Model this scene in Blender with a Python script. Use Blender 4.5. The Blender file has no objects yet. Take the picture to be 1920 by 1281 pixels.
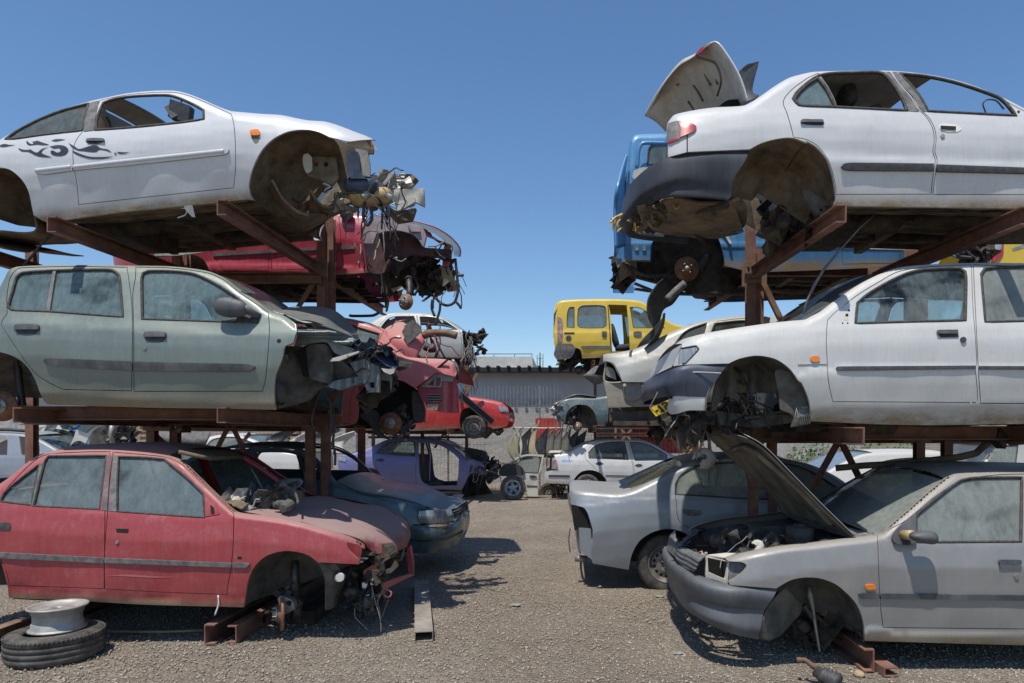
import bpy, math, random
import numpy as np
from mathutils import Vector, noise
from mathutils.geometry import delaunay_2d_cdt

# ------------------------------------------------------------------ camera, sky, sun
scn = bpy.context.scene
F, CX, HY, EYE = 1300.0, 1060.0, 808.0, 1.62
cd = bpy.data.cameras.new('camera'); cam = bpy.data.objects.new('camera', cd)
scn.collection.objects.link(cam); scn.camera = cam
cam.location = (0, 0, EYE); cam.rotation_euler = (math.radians(90), 0, 0)
cd.sensor_width = 36; cd.lens = 36*F/1920; cd.clip_end = 2000; cd.clip_start = .05
cd.shift_x = (960-CX)/1920; cd.shift_y = (HY-640.5)/1920
SUN = Vector((-.17, -.33, 1)).normalized()
world = bpy.data.worlds.new('World'); scn.world = world; world.use_nodes = True
wn = world.node_tree; sky = wn.nodes.new('ShaderNodeTexSky'); sky.sky_type = 'NISHITA'
sky.sun_disc = False; sky.sun_elevation = math.asin(SUN.z); sky.sun_rotation = math.atan2(SUN.x, SUN.y)
sky.air_density = 1.0; sky.dust_density = .35; sky.ozone_density = 3.0
hs = wn.nodes.new('ShaderNodeHueSaturation'); hs.inputs['Saturation'].default_value = 1.13; hs.inputs['Hue'].default_value = .5
wn.links.new(sky.outputs[0], hs.inputs['Color'])
wn.links.new(hs.outputs[0], wn.nodes['Background'].inputs[0]); wn.nodes['Background'].inputs[1].default_value = .142
ld = bpy.data.lights.new('sun', 'SUN'); ld.energy = 4.6; ld.angle = math.radians(.53); ld.color = (1, .955, .88)
lo = bpy.data.objects.new('sun', ld); scn.collection.objects.link(lo)
lo.rotation_euler = SUN.to_track_quat('Z', 'Y').to_euler()
scn.view_settings.view_transform = 'Standard'; scn.view_settings.look = 'None'
scn.view_settings.exposure = 0.0; scn.view_settings.gamma = 1
scn.cycles.max_bounces = 6; scn.cycles.transparent_max_bounces = 12; scn.cycles.use_denoising = True
scn.cycles.sample_clamp_indirect = 6

# ------------------------------------------------------------------ materials
MATS = {}
def nodes_of(name):
    m = bpy.data.materials.new(name); m.use_nodes = True; nt = m.node_tree
    return m, nt, nt.nodes['Principled BSDF']
def N(nt, t, **kw):
    n = nt.nodes.new('ShaderNode'+t)
    for k, v in kw.items(): setattr(n, k, v)
    return n
def mixc(nt, fac, a, b, bt='MIX'):
    n = N(nt, 'Mix', data_type='RGBA', blend_type=bt)
    for i, v in ((0, fac), (6, a), (7, b)):
        if isinstance(v, (tuple, list)): n.inputs[i].default_value = (*v[:3], 1)
        elif isinstance(v, (int, float)): n.inputs[i].default_value = v
        else: nt.links.new(v, n.inputs[i])
    return n.outputs[2]
def mth(nt, op, a, b=0.0, clamp=False):
    n = N(nt, 'Math', operation=op, use_clamp=clamp)
    for i, v in ((0, a), (1, b)):
        if isinstance(v, (int, float)): n.inputs[i].default_value = v
        else: nt.links.new(v, n.inputs[i])
    return n.outputs[0]
def ntex(nt, scale, detail=4, rough=.55, vec=(1, 1, 1), dist=0, off=0.0):
    tc = N(nt, 'TexCoord'); mp = N(nt, 'Mapping'); mp.inputs['Scale'].default_value = vec
    mp.inputs['Location'].default_value = (off, off*.7, off*1.3)
    n = N(nt, 'TexNoise'); n.inputs['Scale'].default_value = scale; n.inputs['Detail'].default_value = detail
    n.inputs['Roughness'].default_value = rough; n.inputs['Distortion'].default_value = dist
    nt.links.new(tc.outputs['Object'], mp.inputs[0]); nt.links.new(mp.outputs[0], n.inputs['Vector'])
    return n.outputs[0]
def ramp(nt, v, lo, hi, a=0.0, b=1.0):
    n = N(nt, 'MapRange'); n.inputs[1].default_value = lo; n.inputs[2].default_value = hi
    n.inputs[3].default_value = a; n.inputs[4].default_value = b; nt.links.new(v, n.inputs[0]); return n.outputs[0]
def bump(nt, bs, h, strength=.3, dist=.01):
    b = N(nt, 'Bump'); b.inputs['Strength'].default_value = strength; b.inputs['Distance'].default_value = dist
    nt.links.new(h, b.inputs['Height']); nt.links.new(b.outputs[0], bs.inputs['Normal'])

def paint(name, col, metal=0.0, rough=.38, coat=.35, dust=.35, dcol=(.33, .29, .23), mud=(.19, .145, .085), streak=.25, fade=None, off=0.0):
    """car paint under dust: streaks down the sides, settled dust on faces that look up, mud along the sills"""
    m, nt, bs = nodes_of(name)
    big = ntex(nt, 2.2, 3, .6, off=off); fine = ntex(nt, 90, 3, .7, off=off); st = ntex(nt, 1, 5, .65, (42, 42, 1.6), off=off)
    base = col
    if fade: base = mixc(nt, ramp(nt, big, .42, .62), col, fade)
    geo = N(nt, 'NewGeometry'); sx = N(nt, 'SeparateXYZ'); nt.links.new(geo.outputs['Normal'], sx.inputs[0])
    up = ramp(nt, sx.outputs[2], .35, .95)
    f = mth(nt, 'MULTIPLY', ramp(nt, st, .42, .75), streak*2)
    f = mth(nt, 'ADD', f, mth(nt, 'MULTIPLY', up, mth(nt, 'MULTIPLY', ramp(nt, big, .25, .75, .55, 1.1), dust*1.6)))
    f = mth(nt, 'ADD', f, mth(nt, 'MULTIPLY', ramp(nt, fine, .35, .8), dust*.35))
    f = mth(nt, 'ADD', f, dust*.12); f = mth(nt, 'MINIMUM', f, .93, True)
    c = mixc(nt, f, base, dcol)
    at = N(nt, 'Attribute', attribute_name='dirt')
    blot = ntex(nt, 9, 6, .78, (1, 1, .8), .8, off+11); f = mth(nt, 'MINIMUM', mth(nt, 'ADD', f, mth(nt, 'MULTIPLY', ramp(nt, blot, .52, .74), .10+streak*.6+dust*.3)), .93, True); c = mixc(nt, f, base, dcol)
    c = mixc(nt, mth(nt, 'MULTIPLY', ramp(nt, ntex(nt, 34, 4, .8, off=off+21), .68, .74), .5), c, (.09, .08, .07))
    ed = mth(nt, 'MULTIPLY', at.outputs['Fac'], ramp(nt, ntex(nt, 5, 6, .75, (1, 1, 2), off=off+3), .28, .62, .35, 1.25), True)
    c = mixc(nt, ed, c, mixc(nt, ramp(nt, fine, .3, .7), mud, tuple(v*1.7 for v in mud)))
    nt.links.new(c, bs.inputs['Base Color'])
    bs.inputs['Metallic'].default_value = metal
    tot = mth(nt, 'MAXIMUM', f, ed)
    nt.links.new(ramp(nt, tot, 0, .8, rough, .85), bs.inputs['Roughness'])
    if metal: nt.links.new(ramp(nt, tot, 0, .7, metal, .05), bs.inputs['Metallic'])
    nt.links.new(ramp(nt, tot, 0, .45, coat, .03), bs.inputs['Coat Weight']); bs.inputs['Coat Roughness'].default_value = .18
    bump(nt, bs, big, .12, .012)
    return m
def simple(name, col, rough=.7, metal=0, var=.25, scale=14, col2=None, bmp=.2, bs_scale=None, vec=(1, 1, 1), lo=.35, hi=.68, det=5, coat=0):
    if name in MATS: return MATS[name]
    m, nt, bs = nodes_of(name)
    n = ntex(nt, scale, det, .65, vec)
    c2 = col2 or tuple(min(1, v*(1+var*1.5)) for v in col); c1 = col if col2 else tuple(v*(1-var) for v in col)
    nt.links.new(mixc(nt, ramp(nt, n, lo, hi), c1, c2), bs.inputs['Base Color'])
    bs.inputs['Roughness'].default_value = rough; bs.inputs['Metallic'].default_value = metal; bs.inputs['Coat Weight'].default_value = coat
    if bmp: bump(nt, bs, ntex(nt, bs_scale or scale*2.5, 5, .7, vec), bmp, .01)
    MATS[name] = m; return m
def glassm(name, tint=(.30, .34, .32), dirt=.6, alpha=.62, rough=.25, off=0.0):
    """dusty safety glass: tinted see-through pane with a film of dust, washed in runs"""
    m, nt, bs = nodes_of(name); out = nt.nodes['Material Output']
    bs.inputs['Base Color'].default_value = (*tint, 1); 
    d1 = ntex(nt, 2.6, 6, .72, (1, 1, 1), 1.2, off); d2 = ntex(nt, 1, 4, .7, (26, 26, 2.2), off=off); d3 = ntex(nt, 160, 2, .6, off=off)
    f = mth(nt, 'ADD', mth(nt, 'MULTIPLY', ramp(nt, d1, .3, .7), .22), mth(nt, 'MULTIPLY', ramp(nt, d2, .3, .75), .55))
    f = mth(nt, 'ADD', f, mth(nt, 'MULTIPLY', ramp(nt, d3, .4, .7), .14))
    f = ramp(nt, f, .2, .75, max(0, dirt-.2), min(1, dirt+.13)); f = mth(nt, 'SUBTRACT', f, mth(nt, 'MULTIPLY', ramp(nt, ntex(nt, 2.1, 3, .5, (1, 1, 1.4), .3, off+9), .56, .66), .32), True)
    dd = N(nt, 'BsdfDiffuse'); nt.links.new(mixc(nt, ramp(nt, d1, .3, .7), tuple(v*.9 for v in tint), tuple(min(1, v*1.1) for v in tint)), dd.inputs[0])
    tr = N(nt, 'BsdfTransparent'); tr.inputs[0].default_value = (.78, .86, .82, 1)
    gl = N(nt, 'BsdfGlossy'); gl.inputs['Roughness'].default_value = .06
    fr = N(nt, 'Fresnel'); fr.inputs[0].default_value = 1.5
    ms = N(nt, 'MixShader'); nt.links.new(fr.outputs[0], ms.inputs[0]); nt.links.new(tr.outputs[0], ms.inputs[1]); nt.links.new(gl.outputs[0], ms.inputs[2])
    g2 = N(nt, 'BsdfGlossy'); g2.inputs['Roughness'].default_value = .16; m3 = N(nt, 'MixShader'); nt.links.new(mth(nt, 'MULTIPLY', fr.outputs[0], .8), m3.inputs[0]); nt.links.new(dd.outputs[0], m3.inputs[1]); nt.links.new(g2.outputs[0], m3.inputs[2])
    m2 = N(nt, 'MixShader'); nt.links.new(f, m2.inputs[0]); nt.links.new(ms.outputs[0], m2.inputs[1]); nt.links.new(m3.outputs[0], m2.inputs[2])
    nt.links.new(m2.outputs[0], out.inputs[0]); nt.nodes.remove(bs)
    return m
M = dict(
    trim=simple('black_trim', (.028, .029, .032), .62, var=.4, scale=30, col2=(.07, .068, .066), bmp=.1),
    bumper=simple('faded_bumper_plastic', (.035, .038, .046), .58, scale=6, col2=(.12, .12, .122), vec=(1, 1, .35), bmp=.15),
    rubber=simple('seal_rubber', (.02, .02, .02), .75, scale=40, col2=(.085, .075, .06)),
    greytrim=simple('dusty_grey_trim', (.08, .082, .085), .7, scale=18, col2=(.2, .19, .175)),
    under=simple('muddy_underseal', (.07, .053, .036), .92, scale=7, col2=(.26, .19, .12), bmp=.6, lo=.3, hi=.75),
    under2=simple('dark_underseal', (.018, .016, .014), .9, scale=9, col2=(.085, .066, .046), bmp=.6),
    well=simple('wheel_well_mud', (.055, .041, .028), .93, scale=6, col2=(.23, .175, .115), bmp=.5, lo=.3, hi=.72),
    well2=simple('wheel_well_grey', (.045, .044, .04), .9, scale=6, col2=(.15, .14, .118), bmp=.4),
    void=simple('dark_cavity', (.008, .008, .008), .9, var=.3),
    seat=simple('seat_cloth', (.035, .037, .042), .95, scale=25, col2=(.085, .085, .09)),
    liner=simple('headliner', (.25, .235, .21), .95, scale=8, col2=(.36, .34, .30)),
    metal=simple('bare_dusty_metal', (.22, .215, .2), .5, metal=.5, scale=12, col2=(.38, .36, .32)),
    dmetal=simple('greasy_metal', (.035, .034, .033), .5, metal=.5, scale=16, col2=(.13, .115, .1)),
    alum=simple('cast_aluminium', (.33, .33, .32), .45, metal=.6, scale=12, col2=(.5, .49, .46)),
    rustd=simple('rusty_disc', (.17, .075, .038), .75, metal=.3, scale=16, col2=(.36, .2, .12)),
    rust=simple('rusty_red_primer', (.125, .055, .038), .78, scale=6, col2=(.30, .16, .11), bmp=.35, vec=(1, 1, 1), lo=.3, hi=.75),
    rust2=simple('brown_rusted_steel', (.12, .068, .045), .8, scale=7, col2=(.29, .19, .135), bmp=.35, lo=.3, hi=.75),
    hose=simple('black_hose', (.014, .014, .015), .5, scale=30, col2=(.06, .056, .05), bmp=.1),
    wire=simple('grey_wire', (.16, .155, .145), .6, scale=40, col2=(.35, .33, .29), bmp=0),
    tyre=simple('tyre_rubber', (.03, .029, .028), .85, scale=10, col2=(.13, .118, .098), bmp=.25, bs_scale=60),
    steelrim=simple('steel_rim', (.14, .135, .13), .55, metal=.4, scale=14, col2=(.34, .30, .26)),
    orange=simple('amber_lens', (.75, .2, .012), .25, scale=20, var=.15, bmp=0, coat=.5),
    redlens=simple('red_lens', (.32, .012, .02), .3, scale=12, col2=(.45, .05, .055), bmp=0, coat=.4),
    clear=simple('headlamp_lens', (.16, .18, .19), .25, metal=.2, scale=9, col2=(.42, .44, .44), bmp=.06, bs_scale=60, vec=(8, 1, .3), coat=.7),
    chrome=simple('chrome_reflector', (.6, .6, .62), .15, metal=1, var=.2, bmp=.1),
    white=simple('white_plastic', (.62, .6, .55), .5, scale=10, col2=(.75, .72, .66)),
    primer=simple('pale_inner_metal', (.42, .39, .33), .6, scale=9, col2=(.58, .54, .46)),
    yelplate=simple('yellow_plate', (.75, .5, .03), .5, var=.15, bmp=0),
    ink=simple('black_ink', (.015, .015, .015), .6, bmp=0),
    amberp=simple('old_amber_plastic', (.34, .22, .08), .5, scale=8, col2=(.5, .38, .2)),
)

# ------------------------------------------------------------------ mesh helpers
COL = scn.collection
def tagit(o, label=None, cat=None, group=None, kind=None):
    if label: o['label'] = label
    if cat: o['category'] = cat
    if group: o['group'] = group
    if kind: o['kind'] = kind
    return o
def mk(name, v, f, mat, parent=None, normals=None, smooth=True, attrs=None, loc=None):
    me = bpy.data.meshes.new(name); me.from_pydata([tuple(map(float, p)) for p in v], [], [tuple(map(int, q)) for q in f]); me.update()
    if mat: me.materials.append(mat)
    me.polygons.foreach_set('use_smooth', [smooth]*len(me.polygons))
    if attrs:
        for k, a in attrs.items():
            at = me.attributes.new(k, 'FLOAT', 'POINT'); at.data.foreach_set('value', np.asarray(a, dtype=np.float32))
    if normals is not None:
        me.normals_split_custom_set_from_vertices([tuple(map(float, n)) for n in normals])
    o = bpy.data.objects.new(name, me); COL.objects.link(o)
    if parent: o.parent = parent
    if loc is not None: o.location = loc
    return o
def empty(name, loc, parent=None):
    o = bpy.data.objects.new(name, None); COL.objects.link(o); o.location = loc; o.empty_display_size = .2
    if parent: o.parent = parent
    return o
class MB:
    """collects shapes into one mesh"""
    def __init__(s): s.v = []; s.f = []
    def add(s, v, f):
        b = len(s.v); s.v += [tuple(map(float, p)) for p in v]; s.f += [tuple(int(i)+b for i in q) for q in f]
    def box(s, a, b):
        x0, y0, z0 = a; x1, y1, z1 = b
        s.add([(x0,y0,z0),(x1,y0,z0),(x1,y1,z0),(x0,y1,z0),(x0,y0,z1),(x1,y0,z1),(x1,y1,z1),(x0,y1,z1)],
              [(0,3,2,1),(4,5,6,7),(0,1,5,4),(1,2,6,5),(2,3,7,6),(3,0,4,7)])
    def obox(s, c, ax, ay, az):
        c, ax, ay, az = map(Vector, (c, ax, ay, az)); v = []
        for k in (-1, 1):
            for i, j in ((-1,-1),(1,-1),(1,1),(-1,1)): v.append(c+ax*i+ay*j+az*k)
        s.add(v, [(0,3,2,1),(4,5,6,7),(0,1,5,4),(1,2,6,5),(2,3,7,6),(3,0,4,7)])
    def tube(s, pts, r, n=6, closed=False, cap=True):
        P = [Vector(p) for p in pts]; m = len(P)
        if m < 2: return
        R = r if isinstance(r, (list, tuple)) else [r]*m
        up = Vector((.13, .21, .97)); v = []; pa = None
        for i in range(m):
            if closed: t = P[(i+1) % m]-P[i-1]
            else: t = P[min(i+1, m-1)]-P[max(i-1, 0)]
            if t.length < 1e-9: t = Vector((1, 0, 0))
            t.normalize()
            a = (pa - t*pa.dot(t)) if pa else t.cross(up)
            if a.length < 1e-6: a = t.orthogonal()
            a.normalize(); pa = a; b = t.cross(a)
            for k in range(n):
                w = 2*math.pi*k/n; v.append(P[i]+(a*math.cos(w)+b*math.sin(w))*R[i])
        f = []
        for i in range(m if closed else m-1):
            j = (i+1) % m
            for k in range(n): f.append((i*n+k, i*n+(k+1) % n, j*n+(k+1) % n, j*n+k))
        if cap and not closed: f += [tuple(range(n))[::-1], tuple((m-1)*n+k for k in range(n))]
        s.add(v, f)
    def lathe(s, c, axis, prof, n=32, a0=0, a1=2*math.pi, sx=None):
        c = Vector(c); ax = Vector(axis).normalized(); u = ax.orthogonal().normalized() if sx is None else Vector(sx).normalized(); w = ax.cross(u)
        full = abs(a1-a0-2*math.pi) < 1e-6; cnt = n if full else n+1; v = []
        for (r, h) in prof:
            for k in range(cnt):
                t = a0+(a1-a0)*k/n; v.append(c+ax*h+(u*math.cos(t)+w*math.sin(t))*r)
        f = []
        for i in range(len(prof)-1):
            for k in range(n):
                k2 = (k+1) % cnt; f.append((i*cnt+k, i*cnt+k2, (i+1)*cnt+k2, (i+1)*cnt+k))
        s.add(v, f)
    def build(s, name, mat, parent=None, smooth=True, loc=None):
        if not s.v: return None
        return mk(name, s.v, s.f, mat, parent, smooth=smooth, loc=loc)

CR = {'R': (0, 0, 1), 'A': (0, 140, 3.558), 'B': (420, 140, 3.558), 'C': (0, 480, 3.558), 'D': (440, 480, 3.558), 'E': (0, 780, 2.556),
      'o': (360, 800, 5.647), 'G': (380, 780, 2.558), 'H': (840, 540, 3.05), 'I': (1140, 60, 3.557), 'J': (1140, 380, 4.002), 'K': (1500, 100, 4.002), 'L': (1500, 380, 4.002),
      'M': (1020, 660, 3.767), 'N': (1440, 680, 4), 'O': (1020, 920, 3.548), 'P': (1400, 920, 3.548), 'Q': (600, 780, 3.84),
      'a': (540, 240, 6.743), 'b': (640, 380, 5.338), 'c': (500, 560, 5.822), 'd': (600, 560, 4.271), 'e': (470, 980, 5.336), 'f': (1240, 960, 3.99),
      'g': (0, 780, 6), 'h': (1480, 780, 4.364), 'i': (860, 640, 5.823), 'j': (1130, 230, 3.882), 'k': (1020, 780, 7.115), 'l': (270, 370, 4.923),
      'm': (1120, 640, 6.4), 'n': (180, 780, 5)}
def P(crop, s):
    """'x,y' pairs measured on an enlarged crop of the view -> outline points; a trailing c marks a corner"""
    x0, y0, k = CR[crop]; r = []
    for w in s.split():
        c = w.endswith('c'); q = [float(t) for t in w.rstrip('c').split(',')]
        r.append((x0+q[0]/k, y0+q[1]/k) + ((q[2],) if len(q) > 2 else (None,)) + (c,))
    return r
def dense(pts, closed=True, step=5.0):
    """Catmull-Rom through the points, sharp at the marked corners"""
    n = len(pts); out = []
    Q = [np.array([p[0], p[1], p[2] if p[2] is not None else 0.0]) for p in pts]
    for i in range(n if closed else n-1):
        p1, p2 = Q[i], Q[(i+1) % n]
        c1, c2 = pts[i][3], pts[(i+1) % n][3]
        p0 = 2*p1-p2 if c1 or (not closed and i == 0) else Q[i-1]
        p3 = 2*p2-p1 if c2 or (not closed and i == n-2) else Q[(i+2) % n]
        L = np.linalg.norm((p2-p1)[:2])
        # limit tangent lengths on very uneven spacing
        d0 = np.linalg.norm((p1-p0)[:2])+1e-9; d3 = np.linalg.norm((p3-p2)[:2])+1e-9
        m1 = (p2-p1)*.5+(p1-p0)*.5*min(1, L/d0); m2 = (p2-p1)*.5+(p3-p2)*.5*min(1, L/d3)
        k = max(1, int(round(L/step)))
        if c1 and c2: k = max(1, int(round(L/(step*1.6))))
        for j in range(k):
            t = j/k; t2 = t*t; t3 = t2*t
            out.append((2*t3-3*t2+1)*p1+(t3-2*t2+t)*m1+(-2*t3+3*t2)*p2+(t3-t2)*m2)
    if not closed: out.append(Q[-1])
    return np.array(out)
def pip(X, Y, poly):
    ins = np.zeros(X.shape, bool); n = len(poly); x, y = poly[:, 0], poly[:, 1]; j = n-1
    for i in range(n):
        c = ((y[i] > Y) != (y[j] > Y)); 
        with np.errstate(divide='ignore', invalid='ignore'):
            xx = (x[j]-x[i])*(Y-y[i])/(y[j]-y[i]+1e-30)+x[i]
        ins ^= c & (X < xx); j = i
    return ins
def pdist(X, Y, line, closed=False):
    d = np.full(X.shape, 1e9); n = len(line)
    for i in range(n if closed else n-1):
        a = line[i]; b = line[(i+1) % n]; vx, vy = b[0]-a[0], b[1]-a[1]; L = vx*vx+vy*vy+1e-12
        t = np.clip(((X-a[0])*vx+(Y-a[1])*vy)/L, 0, 1)
        d = np.minimum(d, np.hypot(X-a[0]-t*vx, Y-a[1]-t*vy))
    return d
def resample(c, n):
    c = np.asarray(c, float); s = np.r_[0, np.cumsum(np.linalg.norm(np.diff(c, axis=0), axis=1))]
    t = np.linspace(0, s[-1], n); return np.stack([np.interp(t, s, c[:, k]) for k in range(c.shape[1])], 1)
def grid_faces(nr, nc, flip=False):
    f = []
    for i in range(nr-1):
        for j in range(nc-1):
            q = (i*nc+j, i*nc+j+1, (i+1)*nc+j+1, (i+1)*nc+j); f.append(q[::-1] if flip else q)
    return f

class Car:
    def __init__(s, name, label, D, x0, yb, W=1.68, yaw=0.0, group=None, cat='car', seed=1):
        s.D = D; s.sc = F/D; s.W = W; s.m = np.array([math.sin(math.radians(yaw)), math.cos(math.radians(yaw)), 0.0])
        r0 = np.array([(x0-CX)/F, 1, 0]); s.a = float(s.m@r0)*D
        p = np.array([0, 0, EYE])+r0*D + s.m*W/2; p[2] = EYE+(HY-yb)/F*D
        s.base = p; s.root = empty(name, tuple(p)); tagit(s.root, label, cat, group)
        s.belt = None; s.prof = None; s.ends = []; s.top = None; s.rtop = .05; s.arches = []; s.dents = []; s.wav = .0019; s.seed = seed
        s.bottom = None; s.mud = .14; s.farv = {}; s.roll = 0.0; s.g = 11 if D < 6 else (7 if D < 10 else 4.5)
        s.rnd = random.Random(seed)
    def inset(s, X, Y):
        X = np.asarray(X, float); Y = np.asarray(Y, float); i = np.zeros(X.shape)
        if s.belt is not None:
            h = (Y-np.interp(X, s.belt[:, 0], s.belt[:, 1]))/s.sc
            ph, pi = s.prof
            for o in (-.012, 0, .012): i = i+np.interp(h+o, ph, pi)/3
        for xe, ln, amt in s.ends:
            t = np.clip(1-np.abs(X-xe)/ln, 0, .995); i = i+amt*(1-np.sqrt(1-t*t))
        if s.top is not None:
            d = pdist(X, Y, s.top)/s.sc; o_ = np.argsort(s.top[:, 0]); d = np.where(Y < np.interp(X, s.top[o_, 0], s.top[o_, 1]), 0, d); q = np.clip(1-d/s.rtop, 0, 1); i = i+s.rtop*(1-np.sqrt(1-q*q*.995))
        for cx, cy, rx, ry, amt, wid in s.arches:
            e = (np.hypot((X-cx)/rx, (Y-cy)/ry)-1)*rx/s.sc; i = i-amt*np.exp(-(e/wid)**2)
        for x, y, rx, ry, dp in s.dents: i = i+dp*np.exp(-((X-x)/rx)**2-((Y-y)/ry)**2)
        if s.wav:
            u, v, k = X/s.sc, Y/s.sc, s.seed
            i = i+s.wav*(np.sin(u*7+k+2*np.sin(v*5+k))+np.sin(v*11+k*2+1.5*np.sin(u*6))+.5*np.sin(u*17+v*13+k))
        return i
    def wl(s, X, Y, i):
        X = np.asarray(X, float); Y = np.asarray(Y, float)
        r = np.stack([(X-CX)/F, np.ones(X.shape), (HY-Y)/F], -1)
        t = (s.a+i)/(r@s.m); return r*t[..., None]+np.array([0, 0, EYE])-s.base
    def q(s, px, py, i=0.0): return Vector(s.wl(np.array([px]), np.array([py]), np.array([i]))[0])
    def on(s, px, py, off=0.0): return s.q(px, py, float(s.inset(np.array([px]), np.array([py]))[0])+off)
    def mir(s, V):
        V = np.asarray(V, float); d = (V@s.m)[..., None]; return V-2*d*s.m-d*(2*s.roll/s.W)*np.array([0, 0, 1.0])
    def far(s, key, mat, v, f, n=None):
        e = s.farv.setdefault(key, [mat, [], [], []]); b = len(e[1]); v = s.mir(v)
        e[1] += list(v); e[2] += [tuple(i+b for i in q[::-1]) for q in f]
        e[3] += list(s.mir(n)) if n is not None else [(0, 0, 0)]*len(v)
    def finish(s):
        for k, (mat, v, f, n) in s.farv.items(): mk(k, v, f, mat, s.root, normals=n)
    def panel(s, name, poly, mat, holes=(), off=0.0, lip=.022, parent=None, g=None, mirror=None, flat=None, shrink=0.0, thick=0, label=None, step=None):
        g = g or s.g; st = step or g*.55
        loops = [dense(poly, True, st)[:, :2]]+[dense(h, True, st)[:, :2] for h in holes]
        if shrink:
            L = loops[0]; T = np.roll(L, -1, 0)-np.roll(L, 1, 0); T /= np.linalg.norm(T, axis=1)[:, None]+1e-9
            ar = np.sum(L[:, 0]*np.roll(L[:, 1], -1)-np.roll(L[:, 0], -1)*L[:, 1]); sg = 1 if ar > 0 else -1
            loops[0] = L+np.stack([-T[:, 1], T[:, 0]], 1)*sg*shrink
        x0, y0 = loops[0].min(0); x1, y1 = loops[0].max(0)
        gx = []; row = 0; y = y0
        while y < y1:
            for x in np.arange(x0+(g/2 if row % 2 else 0), x1, g): gx.append((x, y))
            y += g*.86; row += 1
        G = np.array(gx) if gx else np.zeros((0, 2))
        if len(G):
            ok = pip(G[:, 0], G[:, 1], loops[0])
            for h in loops[1:]: ok &= ~pip(G[:, 0], G[:, 1], h)
            G = G[ok]
            if len(G):
                dd = np.min([pdist(G[:, 0], G[:, 1], l, True) for l in loops], 0); G = G[dd > g*.45]
        if s.top is not None and flat is None:   # extra rows where the shoulder rolls over
            ex = []
            for k in (.12, .35, .7, 1.1):
                T = resample(s.top[:, :2], max(8, int(np.ptp(s.top[:, 0])/(g*.7)))); dn = np.gradient(T, axis=0); dn /= np.linalg.norm(dn, axis=1)[:, None]+1e-9
                sgn = 1 if s.top[-1, 0] > s.top[0, 0] else -1
                ex.append(T+np.stack([-dn[:, 1], dn[:, 0]], 1)*sgn*k*s.rtop*s.sc)
            E = np.concatenate(ex); ok = pip(E[:, 0], E[:, 1], loops[0])
            for h in loops[1:]: ok &= ~pip(E[:, 0], E[:, 1], h)
            E = E[ok]
            if len(E):
                dd = np.min([pdist(E[:, 0], E[:, 1], l, True) for l in loops], 0); E = E[dd > 1.0]; G = np.concatenate([G, E])
        pts = []; edges = []
        for L in loops:
            b = len(pts); pts += [tuple(p) for p in L]; edges += [(b+i, b+(i+1) % len(L)) for i in range(len(L))]
        pts += [tuple(p) for p in G]
        vs, es, fs, ov, oe, of = delaunay_2d_cdt([Vector(p) for p in pts], edges, [], 0, 1e-4)
        V = np.array([(p[0], p[1]) for p in vs]); fa = np.array([f for f in fs if len(f) == 3])
        cen = V[fa].mean(1); ok = pip(cen[:, 0], cen[:, 1], loops[0])
        for h in loops[1:]: ok &= ~pip(cen[:, 0], cen[:, 1], h)
        fa = fa[ok]
        a, b, c = V[fa[:, 0]], V[fa[:, 1]], V[fa[:, 2]]
        cr = (b[:, 0]-a[:, 0])*(c[:, 1]-a[:, 1])-(b[:, 1]-a[:, 1])*(c[:, 0]-a[:, 0])
        fa[cr > 0] = fa[cr > 0][:, ::-1]
        ins = (lambda X, Y: s.inset(X, Y)+off) if flat is None else (lambda X, Y: np.full(np.shape(X), float(flat)) if not callable(flat) else flat(X, Y))
        X, Y = V[:, 0], V[:, 1]; W3 = s.wl(X, Y, ins(X, Y)); e = .6
        dx = s.wl(X+e, Y, ins(X+e, Y))-s.wl(X-e, Y, ins(X-e, Y)); dy = s.wl(X, Y+e, ins(X, Y+e))-s.wl(X, Y-e, ins(X, Y-e))
        nn = np.cross(dy, dx); nn /= np.linalg.norm(nn, axis=1)[:, None]+1e-12
        nn[(nn@s.m) > 0] *= -1
        verts = list(W3); faces = [tuple(f) for f in fa]; norms = list(nn)
        used = {}
        if lip:
            cnt = {}
            for f in faces:
                for k in range(3):
                    ed = (f[k], f[(k+1) % 3]); cnt[ed] = 1
            for (i, j) in list(cnt):
                if (j, i) not in cnt:
                    for q_ in (i, j):
                        if q_ not in used:
                            b0 = len(verts); verts.append(W3[q_]); verts.append(W3[q_]+s.m*lip); norms += [(0, 0, 0), (0, 0, 0)]; used[q_] = b0
                    faces.append((used[j], used[i], used[i]+1, used[j]+1))
        att = None
        if s.bottom is not None:
            yb = np.interp(X, s.bottom[:, 0], s.bottom[:, 1]); d = np.clip(1-(yb-Y)/s.sc/s.mud, 0, 1)**1.0
            dirt = list(d)+[0.6]*(len(verts)-len(V)); att = {'dirt': dirt}
        o = mk(name, verts, faces, mat, parent or s.root, normals=norms, attrs=att)
        if label: o['label'] = label
        if mirror: s.far(mirror, mat, np.array(verts), faces, np.array(norms))
        return o
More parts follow.
